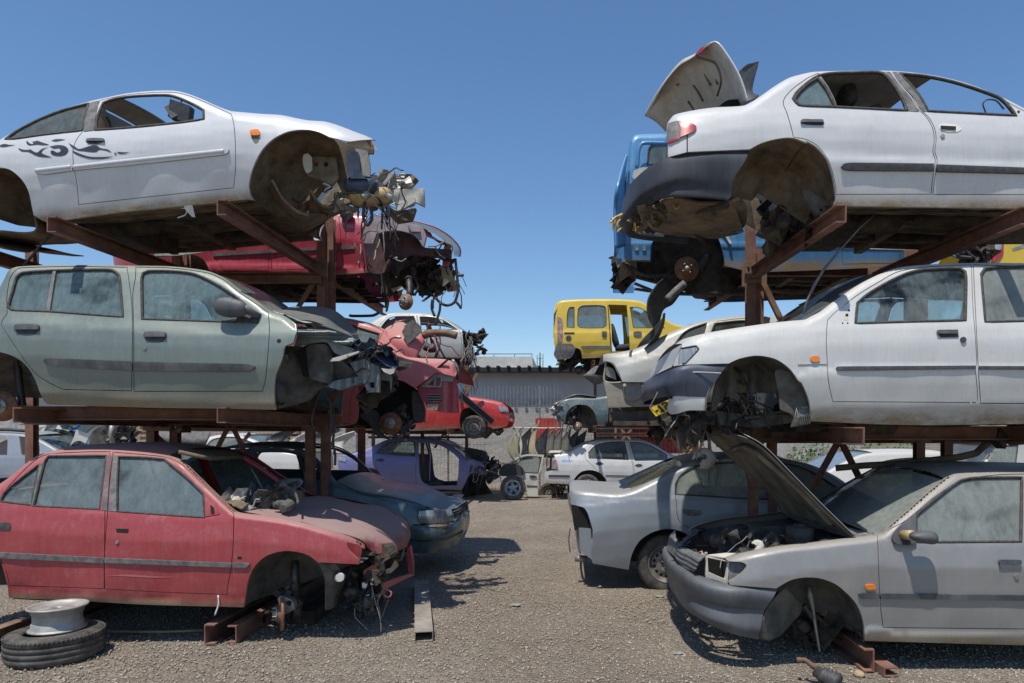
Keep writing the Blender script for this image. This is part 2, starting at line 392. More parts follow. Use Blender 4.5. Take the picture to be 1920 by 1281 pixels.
    def cap(s, name, line, mat, crown=.04, nc=18, bow=(0, 0), parent=None, off=0.0, thick=0, lo=0.0, hi=1.0, n=None, wob=0.0, label=None, flatten=0):
        """sheet from the near side edge across the car to the mirrored edge (roof, hood, glass, lid)"""
        L = dense(line, False, s.g); 
        if n: L = resample(L, n)
        A = s.wl(L[:, 0], L[:, 1], s.inset(L[:, 0], L[:, 1])+off+.005)-np.array([0, 0, .014 if mat in GL.values() else .004]); B = s.mir(A); rows = []
        for j in range(nc):
            t = lo+(hi-lo)*j/(nc-1); u = 2*t-1; k = 1-u*u
            if flatten: k = 1-abs(u)**flatten
            r = A*(1-t)+B*t; r = r+np.array([bow[0]*k, 0, crown*k+bow[1]*k])
            if wob:
                for q_ in range(len(r)):
                    p = r[q_]; r[q_, 2] += wob*k*noise.noise(Vector((p[0]*3+s.seed*5, p[1]*3, 2)))*2
            rows.append(r)
        V = np.concatenate(rows); nr = len(L)
        fcs = []
        for j in range(nc-1):
            for i in range(nr-1):
                fcs.append((j*nr+i, j*nr+i+1, (j+1)*nr+i+1, (j+1)*nr+i))
        a = V[fcs[0][0]]; nrm = np.cross(V[fcs[0][1]]-a, V[fcs[0][3]]-a)
        mid = fcs[len(fcs)//2]; nrm = np.cross(V[mid[1]]-V[mid[0]], V[mid[3]]-V[mid[0]])
        if nrm[2] < 0: fcs = [f[::-1] for f in fcs]
        o = mk(name, V, fcs, mat, parent or s.root)
        if thick:
            md = o.modifiers.new('thickness', 'SOLIDIFY'); md.thickness = thick; md.offset = -1
        if label: o['label'] = label
        return o
    def loft(s, name, curves, mat, n=24, rows=None, mirror=False, thick=0, parent=None, crumple=0, cs=4, sub=6, closed=False, label=None, flip=False):
        """surface through curves of (x, y, inset) points"""
        C = []
        for c in curves:
            d = dense(c, False, 4); q = s.wl(d[:, 0], d[:, 1], d[:, 2]); C.append(resample(q, n))
        rr = []
        for i in range(len(C)-1):
            p0 = C[max(i-1, 0)]; p1 = C[i]; p2 = C[i+1]; p3 = C[min(i+2, len(C)-1)]
            for j in range(sub):
                t = j/sub; t2, t3 = t*t, t*t*t
                m1 = (p2-p0)*.5; m2 = (p3-p1)*.5
                rr.append((2*t3-3*t2+1)*p1+(t3-2*t2+t)*m1+(-2*t3+3*t2)*p2+(t3-t2)*m2)
        rr.append(C[-1]); nr = len(rr)
        V = np.concatenate(rr)
        if crumple:
            V = np.array([p+crumple*np.array(noise.noise_vector(Vector(p*cs)+Vector((s.seed, 0, 0)))) for p in V])
        fcs = grid_faces(nr, n, flip)
        if mirror:
            b = len(V); V2 = s.mir(V); V = np.concatenate([V, V2]); fcs += [tuple(i+b for i in q[::-1]) for q in grid_faces(nr, n, flip)]
        o = mk(name, V, fcs, mat, parent or s.root)
        if thick:
            md = o.modifiers.new('thickness', 'SOLIDIFY'); md.thickness = thick; md.offset = 0
        if label: o['label'] = label
        return o
    def tube(s, name, pts, r, mat, parent=None, closed=False, n=6, surf=False, off=0.0, mb=None, step=5):
        d = dense(pts, closed, step)
        z = s.inset(d[:, 0], d[:, 1])+off if surf else d[:, 2]
        V = s.wl(d[:, 0], d[:, 1], z)
        if mb is not None: mb.tube(V, r, n, closed); return
        b = MB(); b.tube(V, r, n, closed); return b.build(name, mat, parent or s.root)
    def window(s, poly, gmat, seal=.009, parent=None, off=.014, mirror=True, glass=True, name='window'):
        p = parent or s.root
        if glass:
            o = s.panel(name, poly, gmat, off=off, lip=0, parent=p, g=s.g*2, mirror='far_glass' if mirror else None)
            p = o
        if seal: s.tube('window_seal', poly, seal, M['rubber'], parent=p, closed=True, surf=True, off=.004, step=s.g*.8)
    def floor(s, line, mat=None, prof=None, name='underbody', lift=0.0):
        """floor pan with sill flanges, ribs and tunnel; line is the near lower edge from rear to front"""
        L = dense(line, False, s.g*1.5); A = s.wl(L[:, 0], L[:, 1], s.inset(L[:, 0], L[:, 1])+.012); B = s.mir(A)
        half = prof or [(0, 0.002), (.03, .0), (.035, .05), (.07, .055), (.075, .03), (.11, .03), (.115, .055), (.2, .05), (.205, .035), (.25, .035), (.255, .055), (.33, .05), (.335, .035), (.36, .035), (.365, .06), (.42, .07), (.44, .15), (.5, .17)]
        pr = half+[(1-t, z) for t, z in half[-2::-1]]
        rows = []
        for t, z in pr:
            r = A*(1-t)+B*t
            for k in range(len(r)):
                r[k, 2] += z+lift+.012*noise.noise(Vector((r[k, 0]*5+s.seed, r[k, 1]*5, 1))) if 0 < t < 1 else z
            rows.append(r)
        V = np.concatenate(rows); nr = len(L)
        f = []
        for j in range(len(pr)-1):
            for i in range(nr-1): f.append((j*nr+i, (j+1)*nr+i, (j+1)*nr+i+1, j*nr+i+1))
        return mk(name, V, f, mat or M['under'], s.root, smooth=False)
    def well(s, arch, mat=None, depth=.36, scale=.93, cx=None, cy=None, name='wheel_well', capm=True, close=False, deep=None):
        """half drum behind a wheel arch, with its inner wall"""
        mat = mat or M['well']; L = dense(arch, False, s.g*.7)[:, :2]
        cx = cx if cx is not None else (L[:, 0].min()+L[:, 0].max())/2; cy = cy if cy is not None else L[:, 1].max()
        lv = [(0.0, 1.0, .0), (.02, 1.035, .0), (depth*.5, 1.03, 0), (depth, scale, 0), (depth+.02, scale*.93, 0)]
        rows = []
        for dp, k, _ in lv:
            X = cx+(L[:, 0]-cx)*k; Y = cy+(L[:, 1]-cy)*k
            base = s.inset(L[:, 0], L[:, 1])+.018+dp
            q = s.wl(X, Y, base)
            # keep metric size when going deeper: scale about the near ray position
            q0 = s.wl(L[:, 0], L[:, 1], s.inset(L[:, 0], L[:, 1])+.018); c0 = s.wl(np.array([cx]), np.array([cy]), np.array([0.0]))[0]
            q = c0+(q0-c0)*k; q = q - (q@s.m)[:, None]*s.m + (q0@s.m)[:, None]*s.m + s.m*dp
            if dp > .03:
                for j in range(len(q)): q[j, 2] += .02*noise.noise(Vector((q[j, 0]*4, dp*3, s.seed)))
            rows.append(q)
        nr = len(L); V = np.concatenate(rows); f = []
        for j in range(len(rows)-1):
            for i in range(nr-1): f.append((j*nr+i, j*nr+i+1, (j+1)*nr+i+1, (j+1)*nr+i))
        if capm: f.append(tuple((len(rows)-1)*nr+i for i in range(nr)))
        s.nw = getattr(s, 'nw', 0)+1; s.far('far_wheel_well' if s.nw == 1 else 'far_rear_wheel_well', mat, V, f)
        return mk(name, V, f, mat, s.root)
    def under(s, x0, x1, y, side=.3, seed=1, sil=True, y2=None):
        """exhaust, cross members, tank and brake lines below the floor pan"""
        rd = random.Random(seed); y2 = y if y2 is None else y2; g = lambda t, w, dz: s.q(x0+(x1-x0)*t, y+(y2-y)*t, 0)+Vector(tuple(s.m*w))+Vector((0, 0, dz+s.roll*w/s.W))
        b = MB(); b.tube([g(t, side+.03*math.sin(t*9), -.0-.012*math.sin(t*14)) for t in np.linspace(0, 1, 18)], .024, 8)
        if sil: b.tube([g(.2, side, -.01), g(.22, side, -.01), g(.38, side, -.01), g(.4, side, -.01)], [.025, .075, .075, .025], 12)
        b.build('exhaust_pipe', M['under2'], s.root); b = MB()
        for t in (.12, .48, .83): b.obox(g(t, s.W/2, .04), (.035, 0, 0), s.m*(s.W/2-.08), (0, 0, .025))
        b.build('cross_member', M['under'], s.root, smooth=False); b = MB(); b.obox(g(.12, s.W*.52, .0), (.24, 0, 0), s.m*.38, (0, 0, .07)); b.obox(g(.62, s.W*.28, .02), (.3, 0, 0), s.m*.05, (0, 0, .035)); b.obox(g(.62, s.W*.72, .02), (.3, 0, 0), s.m*.05, (0, 0, .035)); o = b.build('fuel_tank', M['under2'], s.root)
        md = o.modifiers.new('rounding', 'BEVEL'); md.width = .03; md.segments = 3; b = MB()
        for k in range(3): b.tube([g(t, .2+.02*k+.012*math.sin(t*30+k), .035-.015*abs(math.sin(t*7+k))) for t in np.linspace(0, 1, 22)], .005, 5)
        b.build('brake_pipes', M['dmetal'], s.root)
    def strip(s, name, poly, mat, th=.012, parent=None, g=None):
        return s.panel(name, poly, mat, off=-th, lip=th, parent=parent, g=g or s.g)
    def disc_hub(s, px, py, i, R=.13, tilt=0.0, name='brake_disc', hub=True, par=None, yawd=0.0):
        c = s.q(px, py, i); ax = Vector((-math.sin(math.radians(yawd)), -math.cos(math.radians(yawd)), 0))
        b = MB(); b.lathe(c, ax, [(.0, .02), (R*.5, .02), (R*.52, .0), (R, 0), (R, -.02), (R*.5, -.022), (0, -.022)], 36)
        o = b.build(name, M['rustd'], par or s.root)
        if hub:
            h = MB(); h.lathe(c, ax, [(0, .055), (.022, .055), (.028, .045), (.028, .02), (.06, .02), (.062, .03), (.058, .034), (0, .034)], 20)
            for k in range(4):
                t = k*math.pi/2+.5; u = ax.orthogonal().normalized(); w = ax.cross(u)
                h.lathe(c+(u*math.cos(t)+w*math.sin(t))*.048, ax, [(0, .06), (.007, .06), (.007, .02)], 8)
            h.build('hub', M['metal'], o)
        return o
    def wheel(s, c, R=.3, w=.19, rim='steel', n=44, ax=None, parent=None, spokes=5, rimmat=None):
        root = empty('wheel', c, parent or s.root)
        wheel_at(root, (0, 0, 0), ax or Vector(-s.m), R, w, rim, n, spokes, rimmat); return root

def wheel_at(root, c, ax, R, w, rim, n=44, spokes=5, rimmat=None):
    c = Vector(c); ax = Vector(ax).normalized(); r = R*.64; h = w/2
    b = MB(); prof = [(r, -h*.82), (r+.012, -h*.95), (R*.86, -h*1.02), (R*.955, -h*.9), (R, -h*.62)]
    prof += [(R, -h*.34), (R-.008, -h*.32), (R-.008, -h*.28), (R, -h*.26), (R, h*.0-.004), (R-.008, -.002), (R-.008, .002), (R, .004), (R, h*.26), (R-.008, h*.28), (R-.008, h*.32), (R, h*.34)]
    prof += [(R, h*.62), (R*.955, h*.9), (R*.9, h*.99), (R*.86, h*1.0), (R*.8, h*1.03), (r+.012, h*.95), (r, h*.82)]
    b.lathe(c, ax, prof, n); b.build('tyre', M['tyre'], root)
    m = MB(); u = ax.orthogonal().normalized(); v = ax.cross(u)
    if rim == 'steel':
        m.lathe(c, ax, [(r, h*.85), (r+.006, h*.9), (r-.008, h*.84), (r-.022, h*.5), (r-.04, h*.45), (r*.78, h*.42)], n)
        # perforated disc
        ro, ri = r*.80, r*.56; q = 14
        for k in range(q):
            a0 = 2*math.pi*k/q; a1 = a0+2*math.pi/q*.45; a2 = a0+2*math.pi/q
            m.lathe(c, ax, [(ro, h*.42), (ri, h*.5)], 3, a0, a1, u)
            m.lathe(c, ax, [(ro, h*.42), (ro*.93, h*.44)], 3, a1, a2, u); m.lathe(c, ax, [(ri*1.08, h*.49), (ri, h*.5)], 3, a1, a2, u)
        m.lathe(c, ax, [(ri, h*.5), (r*.46, h*.62), (r*.3, h*.56), (r*.26, h*.35), (.03, h*.3), (.028, h*.55), (0, h*.56)], n)
        for k in range(4):
            t = k*math.pi/2+.4; m.lathe(c+(u*math.cos(t)+v*math.sin(t))*.05+ax*h*.35, ax, [(0, .028), (.009, .028), (.009, 0)], 6)
        m.build('rim', rimmat or M['steelrim'], root)
        d = MB(); d.lathe(c, ax, [(ro*1.02, h*.1), (0, h*.1)], 20); d.build('brake_drum', M['dmetal'], root)
    else:
        m.lathe(c, ax, [(r, h*.85), (r+.006, h*.9), (r-.01, h*.86), (r-.02, h*.6), (r-.03, -h*.4)], n)
        for k in range(spokes):
            t = 2*math.pi*k/spokes+.3; d1 = u*math.cos(t)+v*math.sin(t); d2 = ax.cross(d1)
            for (ra, rb, wa, wb) in ((.03, r*.6, .03, .022), (r*.6, r-.012, .022, .036)):
                sc_ = 5/spokes; wa *= sc_*1.3; wb *= sc_*1.3
                p = [c+d1*ra+d2*wa+ax*h*.55, c+d1*ra-d2*wa+ax*h*.55, c+d1*rb-d2*wb+ax*h*.78, c+d1*rb+d2*wb+ax*h*.78]
                p += [x-ax*.03 for x in p]
                m.add(p, [(0,1,2,3),(7,6,5,4),(0,4,5,1),(1,5,6,2),(2,6,7,3),(3,7,4,0)])
        m.lathe(c, ax, [(.06, h*.4), (.058, h*.66), (.03, h*.7), (0, h*.7)], 16)
        m.build('rim', rimmat or M['alum'], root)
        d = MB(); d.lathe(c, ax, [(r*.8, h*.0), (0, h*.0)], 20); d.build('brake_drum', M['dmetal'], root)

def wires(s, name, region, i0, i1, n, seed, mat, r=.004, drop=.25, parent=None, spread=.2, seg=7):
    """loose loom: tangled cables that sag and hang"""
    rd = random.Random(seed); b = MB(); x0, y0, x1, y1 = region
    for k in range(n):
        p = s.q(rd.uniform(x0, x1), rd.uniform(y0, y1), rd.uniform(i0, i1)); pts = [p.copy()]
        d = Vector((rd.uniform(-1, 1), rd.uniform(-.7, .7), rd.uniform(-1, .4)))
        for j in range(seg):
            d += Vector((rd.gauss(0, .42), rd.gauss(0, .35), rd.gauss(-drop*.6, .4))); d.normalize()
            p = p+d*spread/seg*rd.uniform(.7, 1.4); pts.append(p.copy())
        cr = []
        for j in range(len(pts)-1):
            a0 = pts[max(j-1, 0)]; a1 = pts[j]; a2 = pts[j+1]; a3 = pts[min(j+2, len(pts)-1)]
            for t in (0, .33, .66):
                t2, t3 = t*t, t*t*t; cr.append((a1*(2*t3-3*t2+1))+((a2-a0)*.5)*(t3-2*t2+t)+a2*(-2*t3+3*t2)+((a3-a1)*.5)*(t3-t2))
        b.tube(cr+[pts[-1]], r*rd.uniform(.6, 1.5), 5)
    return b.build(name, mat, parent or s.root)
def scrap(s, name, region, i0, i1, n, seed, mat, size=.09, parent=None):
    """bent brackets, plates and castings of a stripped front end"""
    rd = random.Random(seed); b = MB(); x0, y0, x1, y1 = region
    for k in range(n):
        c = s.q(rd.uniform(x0, x1), rd.uniform(y0, y1), rd.uniform(i0, i1))
        a = Vector((rd.gauss(0, 1), rd.gauss(0, 1), rd.gauss(0, 1))).normalized(); u = a.orthogonal().normalized(); w = a.cross(u)
        kind = rd.random(); L = size*rd.uniform(.5, 1.6)
        if kind < .45:   # crumpled plate
            nu = 5; v = []
            for i in range(nu):
                for j in range(nu):
                    p = c+u*(i/(nu-1)-.5)*L*1.6+w*(j/(nu-1)-.5)*L; v.append(p+a*noise.noise(p*14)*L*.8+u*noise.noise(p*9+Vector((5, 0, 0)))*L*.3)
            f = grid_faces(nu, nu); b.add(v, f); b.add([p+a*.003 for p in v], [q[::-1] for q in f])
        elif kind < .7:  # bracket
            b.obox(c, u*L*.6, w*L*.18, a*.004); b.obox(c+u*L*.6+a*L*.2, a*L*.2, w*L*.18, u*.004)
        elif kind < .88:  # canister or casting
            r = L*.28; b.lathe(c, a, [(0, -L*.4), (r*.8, -L*.4), (r, -L*.3), (r, L*.1), (r*.7, L*.2), (r*.7, L*.35), (0, L*.36)], 12)
        else: b.tube([c-u*L*.8, c-u*L*.2+w*L*.2, c+u*L*.3-w*L*.1, c+u*L*.8+w*L*.3], L*.07, 6)
    return b.build(name, mat, parent or s.root, smooth=False)
def seat(s, px, py, i, h=.62, face=1, mat=None, name='seat'):
    """car seat: cushion, back and head rest, at a foot point; face=+1 looks toward +x"""
    c = s.q(px, py, i); c.z -= .40; b = MB(); f = face
    def pad(c0, sx, sy, sz, tilt):
        prof = []; n = 10; v = []
        for a in range(n+1):
            ph = -math.pi/2+math.pi*a/n
            for t in range(16):
                th = 2*math.pi*t/16; e = .45
                def sp(q): return math.copysign(abs(q)**e, q)
                x, y, z = sp(math.cos(ph))*sp(math.cos(th))*sx, sp(math.cos(ph))*sp(math.sin(th))*sy, sp(math.sin(ph))*sz
                v.append(Vector(c0)+Vector((x*math.cos(tilt)-z*math.sin(tilt), y, x*math.sin(tilt)+z*math.cos(tilt))))
        ff = []
        for a in range(n):
            for t in range(16): ff.append((a*16+t, a*16+(t+1) % 16, (a+1)*16+(t+1) % 16, (a+1)*16+t))
        b.add(v, ff)
    pad(c+Vector((0, 0, .1)), .25, .24, .08, .1*f); pad(c+Vector((-f*.28, 0, .1+h*.5)), .07, .23, h*.5, .28*f); pad(c+Vector((-f*.46, 0, .17+h*1.08)), .045, .12, .08, .2*f)
    return b.build(name, mat or M['seat'], s.root)
def tyre_only(*a): pass
def arr(pts):
    if len(pts) > 12: return dense(pts, False, 6)[:, :2]
    return np.array([(p[0], p[1]) for p in pts])
def prof(*a): return (np.array(a[0::2]), np.array(a[1::2]))
PR_CREASE = prof(-.7, .29, -.35, .15, -.03, .028, 0, .018, .03, .006, .17, -.022, .18, -.023, .45, -.019, .65, .0, .8, .035)
PR_ROUND = prof(-.7, .30, -.35, .16, -.05, .04, 0, .022, .04, .004, .12, -.02, .22, -.03, .34, -.03, .36, -.026, .44, -.034, .6, -.02, .75, .01, .9, .05)
PR_SOFT = prof(-.7, .28, -.35, .15, -.03, .03, 0, .02, .03, .006, .12, -.02, .25, -.032, .4, -.03, .6, -.015, .75, .015, .9, .05)
PAINT = dict(
    white1=paint('white_paint_bluish', (.58, .59, .60), 0, .33, .5, .12, streak=.08, off=1),
    white2=paint('white_paint', (.57, .57, .565), 0, .33, .5, .12, streak=.08, off=7),
    white3=paint('chalky_white_paint', (.56, .56, .54), 0, .4, .4, .2, streak=.08, off=4),
    green=paint('sage_green_metallic_paint', (.165, .20, .18), .4, .42, .35, .3, streak=.07, dcol=(.32, .31, .25), off=2),
    red=paint('faded_red_paint', (.33, .02, .028), 0, .38, .3, .42, streak=.06, dcol=(.36, .25, .23), off=3),
    silver=paint('silver_paint', (.27, .265, .26), .4, .42, .3, .24, streak=.1, off=5),
    maroon=paint('dark_red_paint', (.38, .022, .05), 0, .3, .5, .25, streak=.1, dcol=(.36, .24, .25), off=6),
    pink=paint('sun_bleached_red_paint', (.52, .10, .10), 0, .42, .3, .5, streak=.08, dcol=(.42, .30, .28), off=8),
    blue=paint('bright_blue_paint', (.05, .21, .43), .05, .32, .5, .2, streak=.12, dcol=(.25, .32, .40), off=9),
    bluegrey=paint('blue_grey_paint', (.05, .095, .112), .3, .3, .5, .16, streak=.1, dcol=(.28, .29, .27), off=10),
    silverblue=paint('pale_blue_silver_paint', (.265, .295, .33), .4, .35, .45, .2, streak=.1, off=11),
    silverw=paint('pale_silver_paint', (.42, .42, .40), .3, .42, .3, .3, streak=.1, off=12),
    purple=paint('purple_metallic_paint', (.14, .145, .33), .3, .35, .4, .3, streak=.1, dcol=(.27, .26, .30), off=13),
    yellow=paint('yellow_paint', (.62, .42, .022), 0, .36, .4, .14, streak=.1, dcol=(.5, .4, .18), off=14),
    redb=paint('bright_red_paint', (.46, .02, .02), 0, .35, .5, .12, streak=.06, off=15),
    navy=paint('dark_navy_paint', (.012, .016, .025), .2, .3, .5, .16, streak=.1, off=16),
    teal=paint('dark_teal_paint', (.03, .065, .075), .3, .35, .4, .25, streak=.1, off=17),
    creamw=paint('off_white_paint', (.60, .58, .52), 0, .4, .4, .15, streak=.1, off=18),
)
GL = dict(grey=glassm('dusty_glass', (.17, .215, .22), .74, off=1), clear=glassm('lightly_dusted_glass', (.22, .27, .27), .42, off=3),
          thick=glassm('mud_filmed_glass', (.225, .245, .225), .86, off=5), dark=glassm('tinted_dusty_glass', (.13, .14, .14), .62, off=6),
          teal=glassm('green_tinted_dusty_glass', (.17, .24, .245), .7, off=8))
def ellipse(cx, cy, rx, ry, n=10): return [(cx+rx*math.cos(2*math.pi*k/n), cy+ry*math.sin(2*math.pi*k/n), None, False) for k in range(n)]
def rect(x0, y0, x1, y1): return [(x0, y0, None, True), (x1, y0, None, True), (x1, y1, None, True), (x0, y1, None, True)]
def spot(s, cx, cy, r, mat, name, th=.004, parent=None): return s.panel(name, ellipse(cx, cy, r, r), mat, off=-th, lip=th, parent=parent, g=max(2, r))
def handle(s, poly, parent, mat=None, grip=True, recess=True):
    pts = arr(poly); x0, y0 = pts.min(0); x1, y1 = pts.max(0)
    h = s.panel('door_handle', poly, mat or M['trim'], off=-.004, lip=.006, parent=parent, g=6)
    if grip: s.panel('grip', [(x0+2, y0+1, None, False), (x1-2, y0+1, None, False), (x1-1, y0+(y1-y0)*.5, None, True), (x0+1, y0+(y1-y0)*.5, None, True)], M['bumper'], off=-.022, lip=.016, parent=h, g=6)
    return h

# ================================================================== racks, rails, yard wall, fence
def pw(px, py, D): return Vector(((px-CX)/F*D, D, EYE+(HY-py)/F*D))
def section(b, p1, p2, w=.07, h=.12, t=.008, kind='C', up=Vector((0, 0, 1)), flip=1):
    """steel channel or I-beam swept from p1 to p2 (points on the centre line)"""
    p1, p2 = Vector(p1), Vector(p2); d = (p2-p1).normalized(); s = d.cross(up).normalized()*flip; u = s.cross(d).normalized()*flip
    W, H = w/2, h/2
    if kind == 'C': pts = [(-W, -H), (W, -H), (W, -H+t), (-W+t, -H+t), (-W+t, H-t), (W, H-t), (W, H), (-W, H)]
    elif kind == 'I': pts = [(-W, -H), (W, -H), (W, -H+t), (t/2, -H+t), (t/2, H-t), (W, H-t), (W, H), (-W, H), (-W, H-t), (-t/2, H-t), (-t/2, -H+t), (-W, -H+t)]
    elif kind == 'L': pts = [(-W, -H), (W, -H), (W, -H+t), (-W+t, -H+t), (-W+t, H), (-W, H)]
    else: pts = [(-W, -H), (W, -H), (W, H), (-W, H)]
    n = len(pts); v = [p1+s*x+u*y for x, y in pts]+[p2+s*x+u*y for x, y in pts]
    f = [(i, (i+1) % n, n+(i+1) % n, n+i) for i in range(n)]+[tuple(range(n))[::-1], tuple(range(n, 2*n))]
    b.add(v, f)
def bar(name, parent, p1, p2, w=.07, h=.12, kind='C', mat=None, flip=1, up=Vector((0, 0, 1))):
    base = Vector(parent.location) if parent else Vector(p1); b = MB(); section(b, Vector(p1)-base, Vector(p2)-base, w, h, .009, kind, up, flip)
    o = b.build(name, mat or M['rust'], parent, smooth=False)
    if not parent: o.location = base
    return o
RG = 'welded steel racks that hold the stacked cars'
YX = Vector((0, 1, 0))
def rack(loc, label, beams=(), posts=(), longs=(), braces=(), k=1.0):
    r = empty('steel_rack', loc); tagit(r, label, 'steel rack', RG)
    for x, z0, z1, d0, d1, fl in beams: bar('beam', r, (x, d0, z0), (x, d1, z1), .07*k, .12*k, 'C', flip=fl)
    for x, z0, z1, d0, d1, fl in beams:
        for px, D, a_, b_ in posts:
            z = z0+(z1-z0)*(D-d0)/(d1-d0)
            if a_ < z < b_+.1 and abs((px-CX)/F*D-x) < .45 and d0 < D < d1:
                g_ = MB(); xx = (px-CX)/F*D; g_.obox(Vector(((xx+x)/2, D-.05, z))-r.location, (abs(xx-x)/2+.07, 0, 0), (0, .006, 0), (0, 0, .1*k))
                for sx_ in (-1, 1):
                    for sz_ in (-1, 1): g_.lathe(Vector(((xx+x)/2+sx_*.05, D-.058, z+sz_*.06))-r.location, (0, -1, 0), [(0, .012), (.012, .012), (.014, 0)], 6)
                g_.build('gusset_plate', M['rust2'], r, smooth=False)
    for px, D, z0, z1 in posts: X = (px-CX)/F*D; bar('post', r, (X, D, z0), (X, D, z1), .085*k, .085*k, 'I' if k == 1 else 'B', up=YX)
    for x0, x1, y, D, h in longs: bar('longitudinal_beam', r, pw(x0, y, D), pw(x1, y, D), .07*k, h, 'C')
    for x0, y0, x1, y1, D in braces: bar('brace', r, pw(x0, y0, D), pw(x1, y1, D), .05, .05, 'L' if k == 1 else 'B', up=YX)
    return r
rack((-2.6, 7.4, 0), 'rusty steel rack carrying the white coupe, the sage hatchback and two red wrecks',
     beams=[(-3.93, 3.20, 3.26, 5.3, 9.4, 1), (-2.63, 3.33, 3.36, 5.3, 10.1, 1), (-2.63, 1.74, 1.70, 5.3, 9.5, 1), (-4.19, 1.74, 1.70, 5.3, 9.5, 1), (-5.2, 3.2, 3.2, 5.4, 9.4, 1)],
     posts=[(604, 7.35, 1.6, 3.93), (620, 7.55, 1.6, 3.93), (582, 7.3, 0, 1.9), (611, 7.6, 0, 1.9), (334, 7.35, 1.6, 3.6), (347, 7.5, 1.6, 3.6), (286, 7.3, 0, 1.8), (329, 7.5, 0, 1.8), (678, 9.6, 0, 1.7), (60, 7.35, 0, 3.6)],
     longs=[(300, 600, 522, 7.2, .10), (40, 425, 775, 5.75, .115), (280, 612, 805, 9.4, .06), (40, 640, 788, 7.2, .10)],
     braces=[(598, 517, 560, 578, 7.3), (430, 800, 407, 846, 7.25), (438, 800, 467, 862, 7.25), (290, 812, 330, 850, 7.4), (470, 812, 440, 850, 9.4)])
rack((2.0, 7.0, 0), 'rusty steel rack carrying the two white cars, the blue van and the pale silver hatchback',
     beams=[(1.84, 3.07, 3.25, 4.62, 9.05, -1), (3.06, 3.05, 3.2, 4.6, 9.0, -1), (1.96, 1.585, 1.62, 4.62, 9.0, -1), (3.4, 1.585, 1.62, 4.62, 9.0, -1)],
     posts=[(1407, 6.8, 1.45, 3.75), (1422, 7.0, 1.45, 3.45), (1412, 6.75, 0, 1.9), (1447, 7.0, 0, 1.75), (1706, 6.9, 1.6, 3.5), (1728, 7.05, 1.6, 3.5), (1723, 7.0, 0, 1.7), (1775, 7.0, 0, 1.7), (1960, 7.0, 0, 3.5)],
     longs=[(1415, 1705, 508, 7.1, .11), (1600, 1990, 812, 5.3, .105), (1440, 1990, 822, 7.1, .1), (1380, 1700, 528, 8.6, .08)],
     braces=[(1429, 528, 1466, 604, 6.9), (1573, 826, 1516, 928, 6.6), (1576, 826, 1612, 898, 6.6), (1398, 540, 1330, 572, 8.6)])
rack((-2.2, 15.4, 0), 'far steel rack between the wrecks on the left, under the distant white saloon',
     beams=[(-2.45, 3.05, 3.05, 14.6, 18, 1), (-2.45, 1.62, 1.62, 14.6, 18, 1), (-4.6, 1.62, 1.62, 14.6, 18, 1)], posts=[(875, 18.1, 0, 3.4), (700, 18.1, 0, 3.4), (792, 17, 0, 1.6), (560, 16.5, 0, 3.0), (540, 16.5, 0, 3.0)],
     longs=[(690, 880, 811, 18.2, .09), (690, 880, 820, 18.2, .06), (690, 880, 688, 18.2, .1), (430, 600, 816, 16.4, .07)], braces=[(833, 812, 815, 840, 18.2), (833, 812, 850, 840, 18.2), (870, 745, 895, 700, 15.3), (640, 815, 620, 842, 15.3)], k=.9)
rack((1.5, 16.6, 0), 'far steel rack on the right, under the yellow van and the grey-blue wreck',
     beams=[(.66, 3.22, 3.22, 16.2, 19, -1), (.66, 1.66, 1.66, 15.6, 19, -1), (2.6, 1.66, 1.66, 15.6, 19, -1)], posts=[(1116, 18.1, 0, 3.2), (1237, 18.1, 0, 1.7), (1330, 18.1, 0, 3.2)],
     longs=[(1112, 1242, 801, 15.7, .08), (1118, 1240, 815, 15.3, .07), (1118, 1330, 800, 16.6, .08)], braces=[(1165, 806, 1182, 824, 15.5), (1184, 806, 1166, 824, 15.5), (1154, 802, 1154, 822, 15.5)], k=.9)
def rail(label, x0, y0, x1, y1, z, w, h, kind='C', mat=None, flip=1, grp='loose steel channels on the gravel'):
    o = bar('steel_channel', None, (x0, y0, z), (x1, y1, z), w, h, kind, mat or M['rust'], flip); tagit(o, label, 'steel beam', grp); return o
rail('rusty channel end jutting out under the front door of the red saloon', -2.68, 5.22, -2.62, 9, .085, .08, .15, 'C')
rail('dark rusty channel lying tight beside the jutting one under the red saloon', -2.53, 5.26, -2.48, 9, .075, .07, .13, 'C', flip=-1)
rail('dark box section under the empty front wheel arch of the red saloon', -2.16, 5.78, -2.2, 9, .06, .14, .11, 'B', M['under2'])
rail('rusty channel at the left edge, behind the tyre with a rim on it', -4.2, 4.95, -4.2, 9, .09, .09, .15, 'C', M['rust2'])
rail('rusty channel sticking out under the door of the silver hatchback', 2.03, 4.63, 2.0, 8.6, .085, .07, .15, 'C', flip=-1)
rail('rusty channel lying flat in the shade beside the jutting one under the silver hatchback', 2.14, 4.55, 1.86, 8.6, .035, .1, .06, 'C')
pl = empty('steel_plank', (-1.2, 6.1, 0)); tagit(pl, 'flat dusty steel box section lying alone on the gravel in front of the red saloon', 'steel beam')
b = MB(); a0, a1 = Vector((-1.085, 5.32, .04)), Vector((-1.475, 7.1, .04)); d = (a1-a0).normalized(); sd = Vector((d.y, -d.x, 0))
for s_ in (-1, 1): b.obox((a0+a1)/2+sd*.066*s_-pl.location, d*(a1-a0).length/2, sd*.003, Vector((0, 0, .038)))
b.obox((a0+a1)/2+Vector((0, 0, .037))-pl.location, d*(a1-a0).length/2, sd*.069, Vector((0, 0, .003))); b.obox((a0+a1)/2-Vector((0, 0, .035))-pl.location, d*(a1-a0).length/2, sd*.063, Vector((0, 0, .003)))
